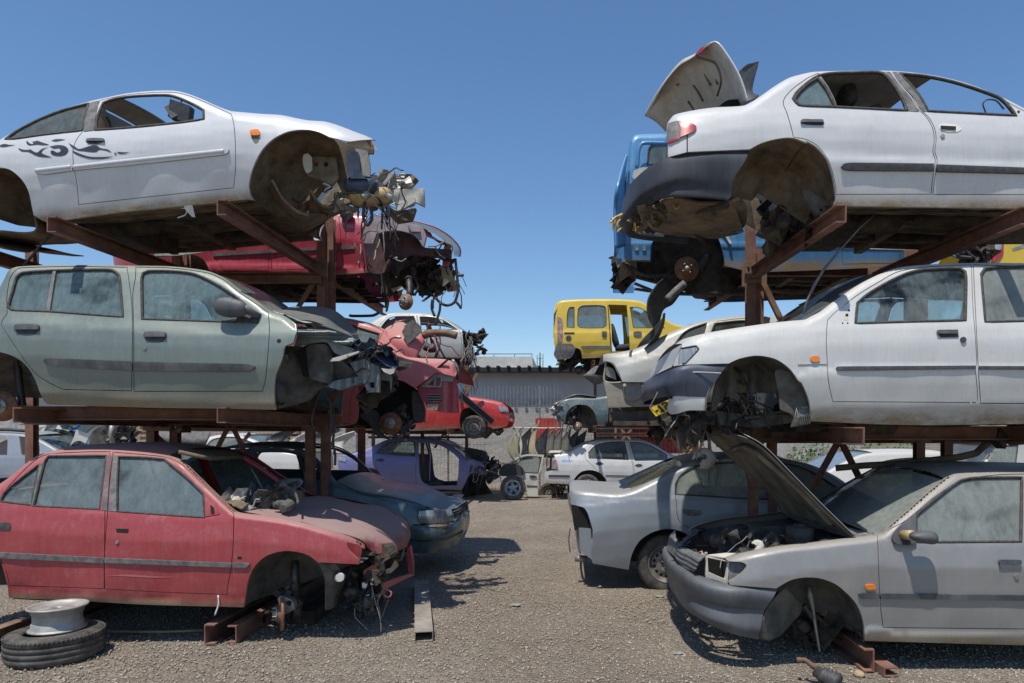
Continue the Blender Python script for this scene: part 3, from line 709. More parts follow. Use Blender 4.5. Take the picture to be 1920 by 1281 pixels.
b.build('plank', simple('dusty_galvanised', (.17, .15, .125), .75, scale=6, col2=(.33, .295, .25), vec=(1, 1, 1)), pl, smooth=False)
# loose tyre with a bare rim set on it
t = empty('tyre', (-3.67, 4.99, 0)); t.scale = (.93, .93, 1); tagit(t, 'old tyre lying flat on the gravel with a bare rim on top', 'tyre')
b = MB(); R, w, h = .325, .19, .095
b.lathe((0, 0, h), (0, 0, 1), [(.2, -.08), (.215, -.098), (.28, -.1), (.305, -.093), (.318, -.072), (R, -.045), (R-.008, -.042), (R-.008, -.036), (R, -.034), (R, -.003), (R-.008, -.001), (R-.008, .004), (R, .006), (R, .036), (R-.008, .038), (R-.008, .044), (R, .046), (.318, .072), (.305, .092), (.28, .1), (.25, .102), (.215, .098), (.2, .08), (.21, .0), (.2, -.08)], 64)
for k in range(70):
    a_ = 2*math.pi*k/70; b.obox(Vector((math.cos(a_)*.317, math.sin(a_)*.317, h+.068)), Vector((math.cos(a_), math.sin(a_), -.6))*.006, Vector((-math.sin(a_), math.cos(a_), 0))*.010, Vector((.4*math.cos(a_), .4*math.sin(a_), 1))*.016)
b.build('tread', M['tyre'], t)
r = empty('bare_wheel', (-3.66, 5.0, .195)); r.scale = (.8, .8, .88); tagit(r, 'bare dusty steel wheel rim standing on the flat tyre', 'wheel rim')
b = MB(); b.lathe((0, 0, 0), (0, 0, 1), [(.2, .0), (.224, .0), (.224, .01), (.206, .014), (.2, .02), (.198, .058), (.19, .064), (.188, .07), (.188, .128), (.19, .134), (.2, .14), (.203, .165), (.207, .17), (.232, .178), (.236, .186), (.234, .194), (.226, .194), (.206, .184), (.196, .17)], 56)
b.build('rim_barrel', simple('dusty_silver_rim', (.26, .255, .24), .55, metal=.35, scale=8, col2=(.42, .40, .36)), r); b = MB(); b.lathe((0, 0, 0), (0, 0, 1), [(.205, .182), (.19, .172), (.165, .168), (.14, .158), (.1, .17), (.06, .174), (.045, .172), (.035, .158), (.034, .13)], 48); b.build('wheel_disc', simple('dusty_silver_rim', (0,)*3), r)
def stone(name, label, c, r, mat, cat, seed=0, sq=(1, 1, .6)):
    b = MB(); v = []; rd = random.Random(seed)
    for a_ in range(7):
        for t_ in range(9):
            ph = -math.pi/2+math.pi*a_/6; th = 2*math.pi*t_/9; k = 1+.35*noise.noise(Vector((math.cos(th)*2, ph, seed)))
            v.append((math.cos(ph)*math.cos(th)*r*sq[0]*k, math.cos(ph)*math.sin(th)*r*sq[1]*k, math.sin(ph)*r*sq[2]*k+r*sq[2]*.6))
    b.add(v, [(a_*9+t_, a_*9+(t_+1) % 9, (a_+1)*9+(t_+1) % 9, (a_+1)*9+t_) for a_ in range(6) for t_ in range(9)]); o = b.build(name, mat, None, loc=c); tagit(o, label, cat); return o
def gpt(px, py): D = F*EYE/(py-HY); return Vector(((px-CX)/F*D, D, 0))
b = MB(); p0 = gpt(201, 1188); b.tube([gpt(201, 1188)-p0+Vector((0, 0, .015)), gpt(300, 1190)-p0+Vector((0, 0, .02)), gpt(395, 1185)-p0+Vector((0, 0, .015))], .012, 6); tagit(b.build('wooden_stick', simple('dry_wood', (.3, .22, .13), .8, scale=20, col2=(.42, .33, .22)), None, loc=p0), 'thin dry stick lying on the gravel beside the flat tyre', 'stick')
tagit(stone('stone', '', gpt(1532, 1262), .035, simple('pale_stone', (.35, .27, .16), .9), 'stone', 3), 'yellowish stone beside the pedal under the silver hatchback'); stone('stone', 'yellowish lump on the gravel at the near end of the channel by the silver hatchback', gpt(1610, 1268), .04, simple('pale_stone', (0,)*3), 'stone', 5)
pd = empty('drive_joint', gpt(1553, 1290)); tagit(pd, 'black ribbed rubber car part lying on the gravel under the silver hatchback', 'car part')
b = MB(); ax = Vector((.55, -.5, -.25)).normalized(); b.lathe((0, 0, .06), ax, [(0, -.09), (.035, -.09), (.04, -.05), (.05, -.045), (.055, -.02), (.045, -.01), (.062, .0), (.052, .012), (.068, .025), (.058, .035), (.07, .05), (.055, .07), (0, .07)], 18); b.build('rubber_boot', M['trim'], pd)
b = MB(); b.tube([Vector((0, 0, .08))-ax*.08, Vector((-.02, .02, .1))-ax*.13, Vector((-.05, .0, .09))-ax*.16], [.02, .016, .02], 8); b.build('shaft_end', M['rust2'], pd)
for k, (x, y, c_) in enumerate(((968, 1136, 'pale green plastic scrap lying in the middle of the gravel aisle'), (1237, 1120, 'white paper scrap on the gravel near the wheel of the silver-blue saloon'), (1272, 1227, 'crumpled white wrapper on the gravel left of the silver bumper'))):
    b = MB(); v = [(i*.02-.04, j*.02-.03, .012+.012*noise.noise(Vector((i*.9, j*.9, k*3)))) for j in range(4) for i in range(5)]; b.add(v, grid_faces(4, 5)); tagit(b.build('plastic_scrap', simple('pale_scrap', (.27, .29, .26), .5), None, loc=gpt(x, y)), c_, 'litter', 'litter on the gravel aisle')
# ---------------------------------------------------------------- background
m, nt, bs = nodes_of('rough_block_wall'); tc = N(nt, 'TexCoord'); br = N(nt, 'TexBrick'); mp = N(nt, 'Mapping'); mp.inputs['Rotation'].default_value = (math.radians(90), 0, 0)
br.inputs['Scale'].default_value = 1; br.inputs['Brick Width'].default_value = .45; br.inputs['Row Height'].default_value = .22; br.inputs['Mortar Size'].default_value = .03
for k_, v_ in (('Color1', (.46, .435, .385, 1)), ('Color2', (.32, .30, .27, 1)), ('Mortar', (.38, .36, .33, 1))): br.inputs[k_].default_value = v_
nt.links.new(tc.outputs['Object'], mp.inputs[0]); nt.links.new(mp.outputs[0], br.inputs['Vector']); n_ = ntex(nt, 1.3, 6, .75); nt.links.new(mixc(nt, ramp(nt, n_, .35, .7), br.outputs['Color'], (.43, .41, .37)), bs.inputs['Base Color']); bs.inputs['Roughness'].default_value = .95; bump(nt, bs, n_, .8, .08); MATS['blk'] = m
WU = simple('grey_painted_render', (.42, .42, .415), .85, scale=.8, col2=(.56, .55, .53), vec=(1, 1, 1), lo=.3, hi=.75)
w = empty('yard_wall', (0, 21.2, 0)); tagit(w, 'long grey rendered wall of a low building, rough block below, dark eave on top', 'wall')
b = MB(); b.box((-26, 0, 0), (9, .3, 2.6)); b.build('block_base', MATS['blk'], w, smooth=False); b = MB(); b.box((-26, .02, 2.6), (9, .28, 3.4)); b.build('rendered_top', WU, w, smooth=False)
b = MB(); x = -26.2
while x < 9.2: b.obox((x, .0, 3.55), (.045, 0, 0), (0, .45, 0), (0, 0, .025)); x += .31
b.box((-26.2, -.35, 3.4), (9.2, .5, 3.53)); b.build('corrugated_eave', simple('dark_eave', (.018, .02, .021), .7), w, smooth=False)
hz = empty('rooftop_parapet', (-1, 30, 0)); tagit(hz, 'pale building beyond the wall with a railing on its flat roof', 'building'); b = MB(); b.box((-3, 0, 0), (-.42, 5, 4.83)); b.build('wall', simple('pale_concrete', (.50, .48, .43), .9, scale=1), hz, smooth=False)
b = MB()
for x in (-2.9, -2.1, -1.2, -.45): b.tube([(x, .1, 4.8), (x, .1, 4.97)], .02, 4)
b.tube([(-2.95, .1, 4.96), (-.42, .1, 4.96)], .018, 4); b.build('railing', M['greytrim'], hz); b = MB()
for x, zz in ((0, 5.0), (-.12, 4.9), (.13, 4.95)): b.tube([(x, 0, 4.2), (x, 0, zz)], .018 if x else .035, 5)
b.tube([(-.13, 0, 4.75), (.13, 0, 4.75)], .012, 4); tagit(b.build('roof_antenna', M['greytrim'], None, loc=(-1.1, 30, 0)), 'small forked antenna above the eave, left of the yellow van', 'antenna')
def fence(x0, x1, y, z, label, step=.1):
    f = empty('mesh_fence', ((x0+x1)/2, y, 0)); tagit(f, label, 'fence', 'wire mesh fences round the yard'); ox = f.location.x
    b = MB(); x = x0
    while x < x1: b.obox((x-ox, 0, z/2), (.0035, 0, 0), (0, .003, 0), (0, 0, z/2)); x += step
    for zz in (.25, .75, 1.25, 1.75, 2.25):
        if zz < z: b.obox(((x0+x1)/2-ox, .01, zz), ((x1-x0)/2, 0, 0), (0, .006, 0), (0, 0, .006))
    q = .2
    while q < z-.5: b.obox(((x0+x1)/2-ox, .01, q), ((x1-x0)/2, 0, 0), (0, .003, 0), (0, 0, .003)); q += .1
    b.build('mesh_panel', simple('galvanised_wire', (.42, .43, .44), .5, metal=.3), f, smooth=False); x = x0
    while x <= x1: b = MB(); b.obox((x-ox, .04, z/2), (.025, 0, 0), (0, .025, 0), (0, 0, z/2)); b.build('fence_post', simple('galvanised_post', (.28, .28, .28), .6, metal=.3), f, smooth=False); x += 2.5
    return f
fence(-13.2, 3.6, 18.9, 2.85, 'tall galvanised mesh fence with spiked top in front of the block wall')
fence(4.6, 13, 16.5, 1.75, 'mesh fence in front of the green bushes at the right')
tw = empty('far_yard_wall', (15, 26, 0)); tagit(tw, 'low tan wall far behind the bushes at the right', 'wall'); b = MB(); b.box((-6, 0, 0), (14, .3, 2.2)); b.build('wall', simple('tan_render', (.27, .20, .14), .9, scale=1.5, col2=(.37, .29, .22)), tw, smooth=False); b = MB(); b.box((-6, -.05, 2.2), (14, .35, 2.3)); b.build('coping', WU, tw, smooth=False)
RD = simple('faded_red_panel', (.36, .035, .03), .7, scale=5, col2=(.5, .1, .08))
def panel_thing(name, label, cat, px0, py0, px1, py1, D, mat, rib=True, grp=None):
    a_, c_ = pw(px0, py1, D), pw(px1, py0, D); b = MB(); w_, h_ = (c_.x-a_.x), (c_.z-a_.z); n = max(4, int(w_/.05)); v = []
    for j in (0, 1):
        for i in range(n+1): v += [(w_*i/n, (.015 if i % 2 and rib else 0), h_*j)]
    b.add(v, grid_faces(2, n+1)); b.add([(x, y+.02, z) for x, y, z in v], [q[::-1] for q in grid_faces(2, n+1)]); o = b.build(name, mat, None, smooth=False, loc=a_); tagit(o, label, cat, grp); return o
panel_thing('metal_sheet', 'red ribbed metal sheet behind the hanging car wings', 'metal sheet', 1004, 784, 1052, 835, 18.7, RD)
panel_thing('metal_sheet', 'long red ribbed sheet low behind the white saloon', 'metal sheet', 1120, 800, 1310, 850, 18.6, RD)
panel_thing('metal_sheet', 'pale ribbed sheet leaning behind the roof of the white saloon', 'metal sheet', 1118, 803, 1185, 850, 18.0, simple('pale_sheet', (.33, .32, .29), .7, scale=4))
panel_thing('container_wall', 'pale grey corrugated container side at the far left, above the white car roof', 'container', 18, 768, 84, 870, 14, simple('pale_grey_container', (.33, .355, .37), .6, scale=3))
panel_thing('container_wall', 'tan corrugated side of a container behind the upended car halves', 'container', 84, 775, 560, 900, 17.5, simple('tan_container', (.30, .255, .2), .8, scale=3, col2=(.40, .35, .28)))
pal = empty('pallet_stack', pw(262, 838, 14)); tagit(pal, 'stack of orange-brown timber slats behind the car halves', 'pallet stack')
for k in range(5): b = MB(); b.obox((0, 0, .07+.105*k), (.19, 0, 0), (0, .3, 0), (0, 0, .028)); b.build('slat', simple('orange_timber', (.42, .24, .09), .8, scale=9, col2=(.5, .34, .17)), pal, smooth=False)
# car wings hung in a row on a line along the fence
WC = dict(w=PAINT['creamw'], g=paint('beige_green_paint', (.30, .29, .19), .2, .5, .2, .4, off=30), d=PAINT['navy'], k=PAINT['teal'], c=paint('cream_paint', (.46, .40, .27), 0, .5, .2, .3, off=31), s=paint('dull_grey_paint', (.10, .105, .105), .2, .5, .2, .4, off=32))
def wing(label, px, py, D, hpx, key, lean=.25, flip=1, wide=.42):
    o = pw(px, py, D); H = hpx/F*D; b = MB(); v = []; nr = 14
    for i in range(nr):
        t_ = i/(nr-1); z = -H*t_; xo = lean*math.sin(t_*2.6)*wide*flip; wd = wide*(.12+.75*math.sin(min(1, t_*1.25)*2.2))*.42
        for j in range(5):
            s_ = j/4; v.append((xo+(s_*wd)*flip, .10*math.sin(s_*1.5)-.12*s_+.03*math.sin(t_*5), z+.04*s_))
    b.add(v, grid_faces(nr, 5)); ob = b.build('car_wing', WC[key], None, loc=o); tagit(ob, label, 'car wing', 'car wings hung in a row along the fence'); md = ob.modifiers.new('thickness', 'SOLIDIFY'); md.thickness = .02; return ob
for lb, px, py, h, key, wd, ln in (('white car wing hung at the left end of the row, lowest tip curling right', 952, 795, 78, 'w', .34, .2), ('beige-green car wing hung second in the row, right of the white one', 974, 800, 66, 'g', .5, -.5), ('dark grey car wing hung between the beige-green and the cream ones', 988, 803, 60, 'd', .55, -.4), ('cream car wing with a long pointed tip above the hanging line', 1004, 792, 66, 'c', .38, -.5), ('dark navy car wing hung just right of the cream one', 1020, 803, 56, 'd', .5, -.4), ('grey car wing hung in front of the red sheet, second from the cream one', 1034, 803, 56, 's', .5, -.4), ('grey car wing hung in front of the red sheet edge, third from the cream one', 1048, 803, 56, 's', .5, -.4),
                              ('grey car wing hung nearest the dark teal ones', 1063, 804, 56, 's', .5, -.4), ('dark teal car wing hung beside the grey ones above the white saloon boot', 1078, 806, 50, 'k', .5, -.4), ('dark teal car wing hung last at the right end of the row', 1092, 808, 44, 'k', .55, -.4)):
    wing(lb, px+6, py, 18.2, h, key, ln, 1, wd*1.6)
b = MB(); p0 = pw(940, 801, 18.2); b.tube([Vector(), pw(1020, 803, 18.2)-p0, pw(1118, 801, 18.2)-p0], .014, 5); tagit(b.build('hanging_line', M['white'], None, loc=p0), 'thin pale line from which the car wings hang', 'rope')
for lb, px, py, h, key, wd, D in (('pale grey car wing leaning just right of the rack post, behind the blue-grey saloon', 640, 806, 46, 's', 1.0, 12), ('white car wing leaning behind the tail of the purple saloon', 668, 814, 40, 'w', .8, 12.5), ('dark curved car wing leaning left of the rack posts', 556, 808, 34, 'd', .8, 12), ('white car wing standing between the two rack posts', 600, 808, 60, 'w', .9, 12)): wing(lb, px, py, D, h, key, .3, -1, wd)
# bushes beyond the right-hand fence
def bush(label, px, py, D, r, h, seed, k=260):
    o = pw(px, py, D); o.z = 0; root = empty('bush', o); tagit(root, label, 'bush', 'bushes beyond the right fence'); rd = random.Random(seed); b = MB()
    for i in range(k*3):
        a_ = rd.uniform(0, 6.28); q = rd.random()**.5; z = rd.random(); rr = r*q*(1-.55*z*z)*(1+.3*math.sin(a_*3+seed)); c_ = Vector((math.cos(a_)*rr, math.sin(a_)*rr*.6, .1+z*h*(1-.4*q*q)*(1+.2*math.sin(a_*2+seed))))
        n = Vector((rd.gauss(0, 1), rd.gauss(0, 1), rd.gauss(.4, 1))).normalized(); u = n.orthogonal().normalized(); w_ = n.cross(u); L = rd.uniform(.03, .075); b.add([c_-u*L, c_+w_*L*.45, c_+u*L, c_-w_*L*.45], [(0, 1, 2, 3)])
    b.build('foliage', simple('bush_leaves', (.06, .12, .025), .6, scale=3, col2=(.16, .26, .06), bmp=0), root, smooth=False); b = MB()
    for i in range(7): a_ = rd.uniform(0, 6.28); b.tube([(0, 0, 0), (math.cos(a_)*r*.3, math.sin(a_)*r*.2, h*.4), (math.cos(a_)*r*.6, math.sin(a_)*r*.4, h*.8)], [.02, .014, .006], 5)
    b.build('stems', M['rust2'], root)
for lb, px, r, h, s_ in (('low green bush at the left end of the hedge', 1500, .7, 1.25, 1), ('bright green bush left of the diagonal brace', 1545, .8, 1.5, 2), ('tall green bush seen between the two braces of the rack', 1590, .9, 1.6, 3), ('green bush right of the diagonal braces, above the white car', 1640, .9, 1.55, 4), ('green bush by the right rack post', 1695, .9, 1.4, 5)): bush(lb, px, 830, 18.0, r, h, s_)
bush('small weed growing by the fence post behind the open bonnet', 1300, 830, 15.5, .4, 1.5, 8, 120)
for px, py, s_ in ((1054, 932, 11), (1150, 826, 12)):
    if s_ == 11: bush('small weed at the corner of the white saloon bumper', px, py, 17.6, .12, .25, s_, 25)
# ================================================================== the six cars nearest the camera
# ---------------------------------------------------------------- white coupe, top left
c = Car('scrap_car', 'white stripped coupe with a black flame decal, on top of the left front rack', 5.5, 250, 405, 1.68, seed=2); c.roll = .11
c.top = arr(P('A', '-420,640 -300,560 -60,470 0,435 100,375 230,305 400,235 600,178 700,155 850,125 1000,110 1100,106 1180,110 1260,130 1350,165 1450,210 1540,243')+P('B', '110,250 250,262 380,270 470,288 560,305 680,315 780,345 870,380 950,410 1012,440'))
c.belt = arr([(-150, 288), (0, 262, 0), (155, 247), (240, 238), (382, 222), (440, 216), (560, 232), (710, 262)]); c.prof = prof(-.5, .27, -.3, .16, -.02, .03, 0, .02, .03, .004, .12, -.025, .2, -.034, .3, -.033, .42, -.012, .55, .02, .7, .06)
c.ends = [(720, 150, .22), (-230, 120, .3)]; c.bottom = arr([(-250, 430), (60, 414), (460, 371), (720, 380)]); c.mud = .09; c.rtop = .07
archF = P('B', '1000,432c 900,438 830,446 760,430 700,415 640,385 570,368 500,368 420,382 340,420 280,470 235,530 205,590 180,660 165,740 175,800 200,835c')
archR = P('A', '225,938c 212,880 205,840 190,780 160,720 110,665 60,632 0,620 -70,635 -130,690 -165,790 -170,900c')
wf = P('A', '640,372c 643,320 655,270 690,190c 750,168 850,150 1000,140 1130,140 1200,160 1300,205 1358,240c 1360,300c 1200,322 860,356')
wr = P('A', '40,432c 100,388 200,332 300,285 420,240 592,195c 570,285 550,375c 300,402 100,430')
door = P('A', '545,385c 510,430 485,500 490,620 510,720 522,870c 1050,812 1560,757c 1572,650 1572,450 1562,330 1545,262c 1450,218 1350,174 1260,139 1180,119 1100,115 1000,119 850,133 700,162 668,170c 620,260 565,300')
c.panel('body_shell', P('A', '-420,640c -300,560 -60,470 0,435 100,375 230,305 400,235 600,178 700,155 850,125 1000,110 1100,106 1180,110 1260,130 1350,165 1450,210 1540,243')+P('B', '110,250 250,262 380,270 470,288 560,305 680,315 780,345 870,380 950,410 1012,440c')+archF+P('A', '1640,832 1400,857 1100,885 700,930 300,980')+archR+P('A', '-300,900c -380,800 -420,700'),
        PAINT['white1'], holes=[door, wr], mirror='far_side')
d = c.panel('door', door, PAINT['white1'], holes=[wf], shrink=1.3, mirror='far_side')
c.window(wr, GL['clear'], .012); c.window(wf, None, .012, glass=False, parent=d)
c.panel('pillar_trim', P('A', '603,184c 662,172c 640,260 627,371c 556,379c 568,290'), M['greytrim'], off=-.006, lip=.006)
st = c.strip('side_moulding', P('A', '235,655 240,628 290,612 480,592c 480,640c 290,665'), PAINT['white1'])
c.strip('side_moulding', P('A', '492,592c 900,545 1490,487 1525,497 1522,518 1480,535 900,600 492,638c'), PAINT['white1'], parent=d); c.tube('moulding_bead', P('A', '494,620 900,575 1500,512'), .021, PAINT['white1'], parent=d, surf=True, n=12); c.tube('moulding_bead', P('A', '242,645 300,638 480,618'), .021, PAINT['white1'], surf=True, n=12)
handle(c, P('A', '570,445 580,428 610,422 690,425 695,440 660,460 590,460'), d)
c.panel('side_lamp', P('B', '175,370 230,366 235,400 178,400'), M['orange'], off=-.016, lip=.016, g=4)
c.panel('lamp_recess', P('B', '178,404c 235,400c 230,440 208,455 190,435'), M['greytrim'], off=-.003, lip=0, g=4)
FL = ['120,490 150,500 200,500 180,480c 205,500 245,520 280,495 330,480c 290,498 275,520 300,535 350,552c 280,548 240,540 190,515 140,510',
      '330,480c 380,470 430,475 455,500 440,530 400,542 350,535 335,515 350,505 380,520 400,515 405,500 390,488 360,492',
      '0,470 30,462 60,468 100,470 60,476 30,482 0,482', '180,440c 175,455 190,470 215,470 260,465 320,470 290,458 240,445 215,448 225,460 205,462 190,452',
      '340,440c 375,430 440,432c 400,440 370,446 350,442', '240,440 290,455 330,468c 280,470 240,462',
      '455,455c 500,480 520,495 550,492 600,475 640,470 670,490 720,500 745,520c 700,505 660,500 640,515 600,515 560,510 520,505 480,485',
      '480,505c 540,530 600,548 680,550 760,545c 700,560 600,560 540,545 495,525', '600,485 630,480 650,492 640,505 610,505 590,498', '780,515c 830,518 868,516c 830,526 790,526']
for k, t in enumerate(FL):
    c.panel('flame_decal', P('A', t), simple('black_decal', (.022, .025, .04), .5, var=.2), off=-.0035, lip=0, g=5, parent=d if k > 5 else None)
spot(c, 216, 288, 2.2, M['greytrim'], 'dent', .004, d)
c.cap('roof', P('A', '600,180c 700,157 780,140c'), PAINT['white1'], .05); c.cap('roof', P('A', '1215,119c 1262,133c'), PAINT['white1'], .04)
c.cap('roof_lining', P('A', '620,190c 700,167 780,150c'), M['liner'], .03, off=.03)
c.cap('rear_window', P('A', '-60,472c 100,377 230,307 400,237 590,183c'), GL['clear'], .04)
c.cap('boot_lid', P('A', '-420,640c -300,560 -65,474c'), PAINT['white1'], .03)
c.floor(P('A', '230,950c 700,935 1100,890 1640,840c'), M['under']); c.under(70, 455, 402, .55, y2=372)
c.well(archF[4:], M['well'], depth=.42, cx=560, cy=372); c.well(archR, M['well'], depth=.4, cx=5, cy=398)
# rear overhang under the tail, beneath the arch
c.loft('rear_floor', [P('A', '-300,1000,.2 0,1150,.3 170,1180,.4'), P('A', '-300,1060,.9 100,1120,.9 330,1180,.9'), P('A', '-300,1120,1.3 300,1190,1.3 560,1210,1.3')], M['under'], thick=.01, crumple=.03)
c.loft('rear_floor', [P('A', '215,930,.1 230,1040,.15 170,1050,.2 -200,1040,.2'), P('A', '330,980,.5 420,1060,.6 300,1120,.7 -200,1110,.7'), P('A', '560,1100,1.1 590,1120,1.2 400,1130,1.2 -200,1130,1.2')], M['under'], thick=.01, crumple=.02)
# torn front end
c.panel('headlamp_panel', P('a', '780,170c 960,150 1050,150c 1080,200 1135,290c 1080,270 900,230 740,190c'), M['primer'], flat=.16, lip=.01)
c.panel('headlamp_panel', P('a', '1000,160c 1040,150 1085,220c 1050,240 1010,195'), M['rustd'], flat=.15, lip=.004, g=4)
c.panel('front_apron', P('a', '530,120c 740,190c 1080,270c 1075,320c 1015,320c 1000,700c 900,820c 690,830c 560,560c'), M['well'], flat=.40, lip=.03)
c.panel('battery_tray', P('a', '850,260c 1000,290c 1035,440c 1040,620c 910,600c'), M['metal'], flat=.36, lip=.02)
c.panel('inner_wing', P('a', '300,360c 600,375c 640,620c 560,720c 240,600c 300,540c'), M['well'], flat=.30, lip=.03, holes=[ellipse(592.5, 308.5, 4, 4), ellipse(611, 308, 5, 5)])
c.panel('inner_wing', P('a', '185,400 200,335 250,320 300,370c 305,530c 240,575 200,500'), M['primer'], flat=.26, lip=.015)
c.panel('washer_tank', P('a', '740,290c 880,300 900,400 920,560 1000,640c 800,640c 740,560'), simple('dark_blue_plastic', (.02, .035, .07), .4, scale=8, col2=(.06, .08, .12)), flat=.33, lip=.06)
b = MB(); o_ = c.q(675, 348, .42); b.tube([o_+Vector((-.13, 0, 0)), o_+Vector((-.11, 0, 0)), o_+Vector((.12, 0, .0)), o_+Vector((.15, 0, 0))], [.03, .07, .07, .03], 14); b.build('charcoal_canister', simple('dark_blue_plastic', (0,)*3), c.root)
b = MB(); o_ = c.q(700, 372, .5)
for zz, rr, mm in ((0, .09, 'a'),): b.tube([o_+Vector((-.2, 0, -.02)), o_+Vector((-.17, 0, 0)), o_+Vector((.12, 0, .02)), o_+Vector((.16, 0, .03))], [.05, .085, .075, .04], 14)
b.build('washer_bottle', M['amberp'], c.root)
c.panel('front_rail', P('a', '1340,780c 1710,760c 1720,900 1720,990c 1600,930c 1450,1020c 1380,1060c 1330,900c'), M['primer'], flat=lambda X, Y: .55+.015*np.sin(X*.12)*np.sin(Y*.1)+(X-740)*.002, lip=.05, g=5)
c.panel('front_rail', P('a', '1350,590c 1470,570c 1480,780c 1340,800c'), M['primer'], flat=lambda X, Y: .75+.008*np.sin(Y*.9), lip=.04, g=4)
c.panel('crumpled_crossmember', P('a', '1150,500c 1280,540c 1340,540c 1345,760c 1270,780c 1200,700c 1130,640c'), M['metal'], flat=lambda X, Y: .7+.02*np.sin(X*.25+Y*.2), lip=.05, g=4)
c.panel('crumpled_crossmember', P('a', '1470,580c 1570,585c 1640,650c 1560,740c 1470,780c'), M['well'], flat=lambda X, Y: .8+.03*np.sin(X*.3+Y*.2), lip=.05, g=4)
c.panel('crumpled_crossmember', P('a', '1280,990c 1380,1060c 1610,1010c 1560,1160c 1370,1190c 1290,1120c'), M['under'], flat=lambda X, Y: .6+.02*np.sin(X*.2-Y*.25), lip=.07, g=4)
c.panel('crumpled_crossmember', P('a', '1380,930c 1500,890c 1600,870c 1610,930c 1440,1030c 1370,1050c'), M['primer'], flat=.56, lip=.03, g=4)
scrap(c, 'engine_bay_scrap', (640, 330, 770, 390), .4, 1.2, 26, 5, M['metal'], .08)
scrap(c, 'engine_bay_scrap', (560, 330, 720, 385), .4, 1.3, 26, 6, M['under'], .11)
c.loft('subframe', [P('a', '260,760,.35 430,960,.4 650,1010,.45 900,900,.5'), P('a', '300,900,.6 430,1040,.6 560,1060,.7 760,970,.8'), P('a', '200,1200,1.0 420,1150,1.1 560,1100,1.2 800,1010,1.3')], M['under'], thick=.02, crumple=.03)
c.loft('subframe', [P('a', '-220,640,.12 -60,900,.2 120,1060,.25 260,1120,.3'), P('a', '-250,900,.5 -60,1080,.6 200,1220,.7 500,1100,.8'), P('a', '-300,1200,1.1 -60,1220,1.2 200,1300,1.3 420,1230,1.4')], M['under'], thick=.02, crumple=.03)
wires(c, 'hanging_wires', (665, 370, 735, 395), .4, .9, 9, 11, M['hose'], .005, .9, spread=.36)
wires(c, 'hanging_wires', (600, 320, 760, 380), .3, .9, 16, 12, M['hose'], .005, .3, spread=.3)
wires(c, 'hanging_wires', (630, 330, 760, 380), .3, .8, 16, 13, M['wire'], .004, .3, spread=.3)
b = MB()
for pts in ('1045,820,.4 1150,900,.4 1190,1000,.5 1185,1281,.5', '980,900,.45 960,1000,.45 955,1150,.45 1000,1230,.45 1060,1150,.45 1050,1000,.45', '890,980,.5 885,1130,.5', '1240,940,.5 1250,1080,.5 1255,1250,.55'):
    c.tube('hose', P('a', pts), .014 if '955' in pts else .009, None, mb=b, step=3)
b.build('hanging_hoses', M['hose'], c.root)
b = MB()
for pts in ('715,1000,.3 725,1150,.3 735,1400,.3', '1380,600,.5 1440,640,.5 1400,900,.5 1360,1100,.5 1350,1500,.5'): c.tube('w', P('a', pts), .003, None, mb=b, step=4)
b.build('hanging_cables', M['hose'], c.root)
b = MB(); c.tube('s', P('l', '380,10,.1 360,60,.1 335,95,.1 390,110,.1 385,160,.1 310,190,.1'), .005, None, mb=b, step=3); b.build('bent_clip', M['white'], c.root)
c.panel('torn_flap', P('l', '395,-10c 430,0c 472,185c 440,180c 370,90'), M['metal'], flat=.05, lip=.004, g=4)
b = MB(); c.tube('s', P('R', '118,422,.3 80,455,.3 62,478,.3 44,498,.3'), .011, None, mb=b, step=3); b.build('brake_hose', M['hose'], c.root)
# headrest hanging in the window opening
b = MB(); o_ = c.q(340, 212, .55)
for a_ in range(1):
    b.obox(o_, Vector((.075, .02, -.02)), Vector((0, .04, 0)), Vector((.01, .0, .075))); b.obox(o_+Vector((-.05, -.02, .0)), Vector((.03, 0, -.05)), Vector((0, .03, 0)), Vector((.03, .02, .03)))
    b.tube([o_+Vector((0, 0, .06)), o_+Vector((0, 0, .12))], .006, 6)
b.build('hanging_sun_visor', M['trim'], c.root, smooth=False)
seat(c, 235, 300, .6, .36, 1); c.tube('grab_rail', P('A', '680,210,.5 720,280,.6 740,360,.6'), .012, M['greytrim'])
c.finish(); CAR_TL = c

# ---------------------------------------------------------------- sage green hatchback, middle left
c = Car('scrap_car', 'dusty sage green hatchback with its front torn off, middle of the left front rack', 5.35, 250, 766, 1.62, seed=3)
TOPC = P('C', '-150,470 -60,330 0,205 35,140 60,95 110,73 300,62 500,60 850,65 1100,68 1250,80 1400,105 1500,150 1600,225')+P('D', '150,300 235,365')
c.top = arr(TOPC+P('D', '330,400 410,460'))
c.belt = arr([(-130, 600), (17, 584), (90, 588), (230, 597), (270, 600), (480, 606), (560, 604)]); c.prof = PR_ROUND
c.prof = prof(-.5, .24, -.3, .14, -.02, .025, 0, .018, .03, .004, .1, -.028, .2, -.045, .34, -.046, .45, -.03, .56, -.008, .62, .0, .7, .035)
c.ends = [(-140, 110, .3)]; c.bottom = arr([(-200, 760), (80, 758), (500, 768), (700, 768)]); c.mud = .16
archF = P('c', '330,360c 310,400 290,480 200,520 180,620 140,735 100,830 85,950 85,1100 100,1215c')
archR = P('C', '280,940c 262,900 240,840 190,750 110,680 0,642 -90,650 -180,700 -250,800 -275,930c')
rd = P('C', '45,385c 12,430 10,470 60,545 150,682 240,790 330,850 420,893c 880,903c 884,700 886,500 880,300 850,74c 500,68 200,74 115,85 68,140 45,260')
wr = P('C', '55,340 85,230 112,140 150,112 350,98 600,92 750,95 795,130 810,250 822,408c 330,372 80,362')
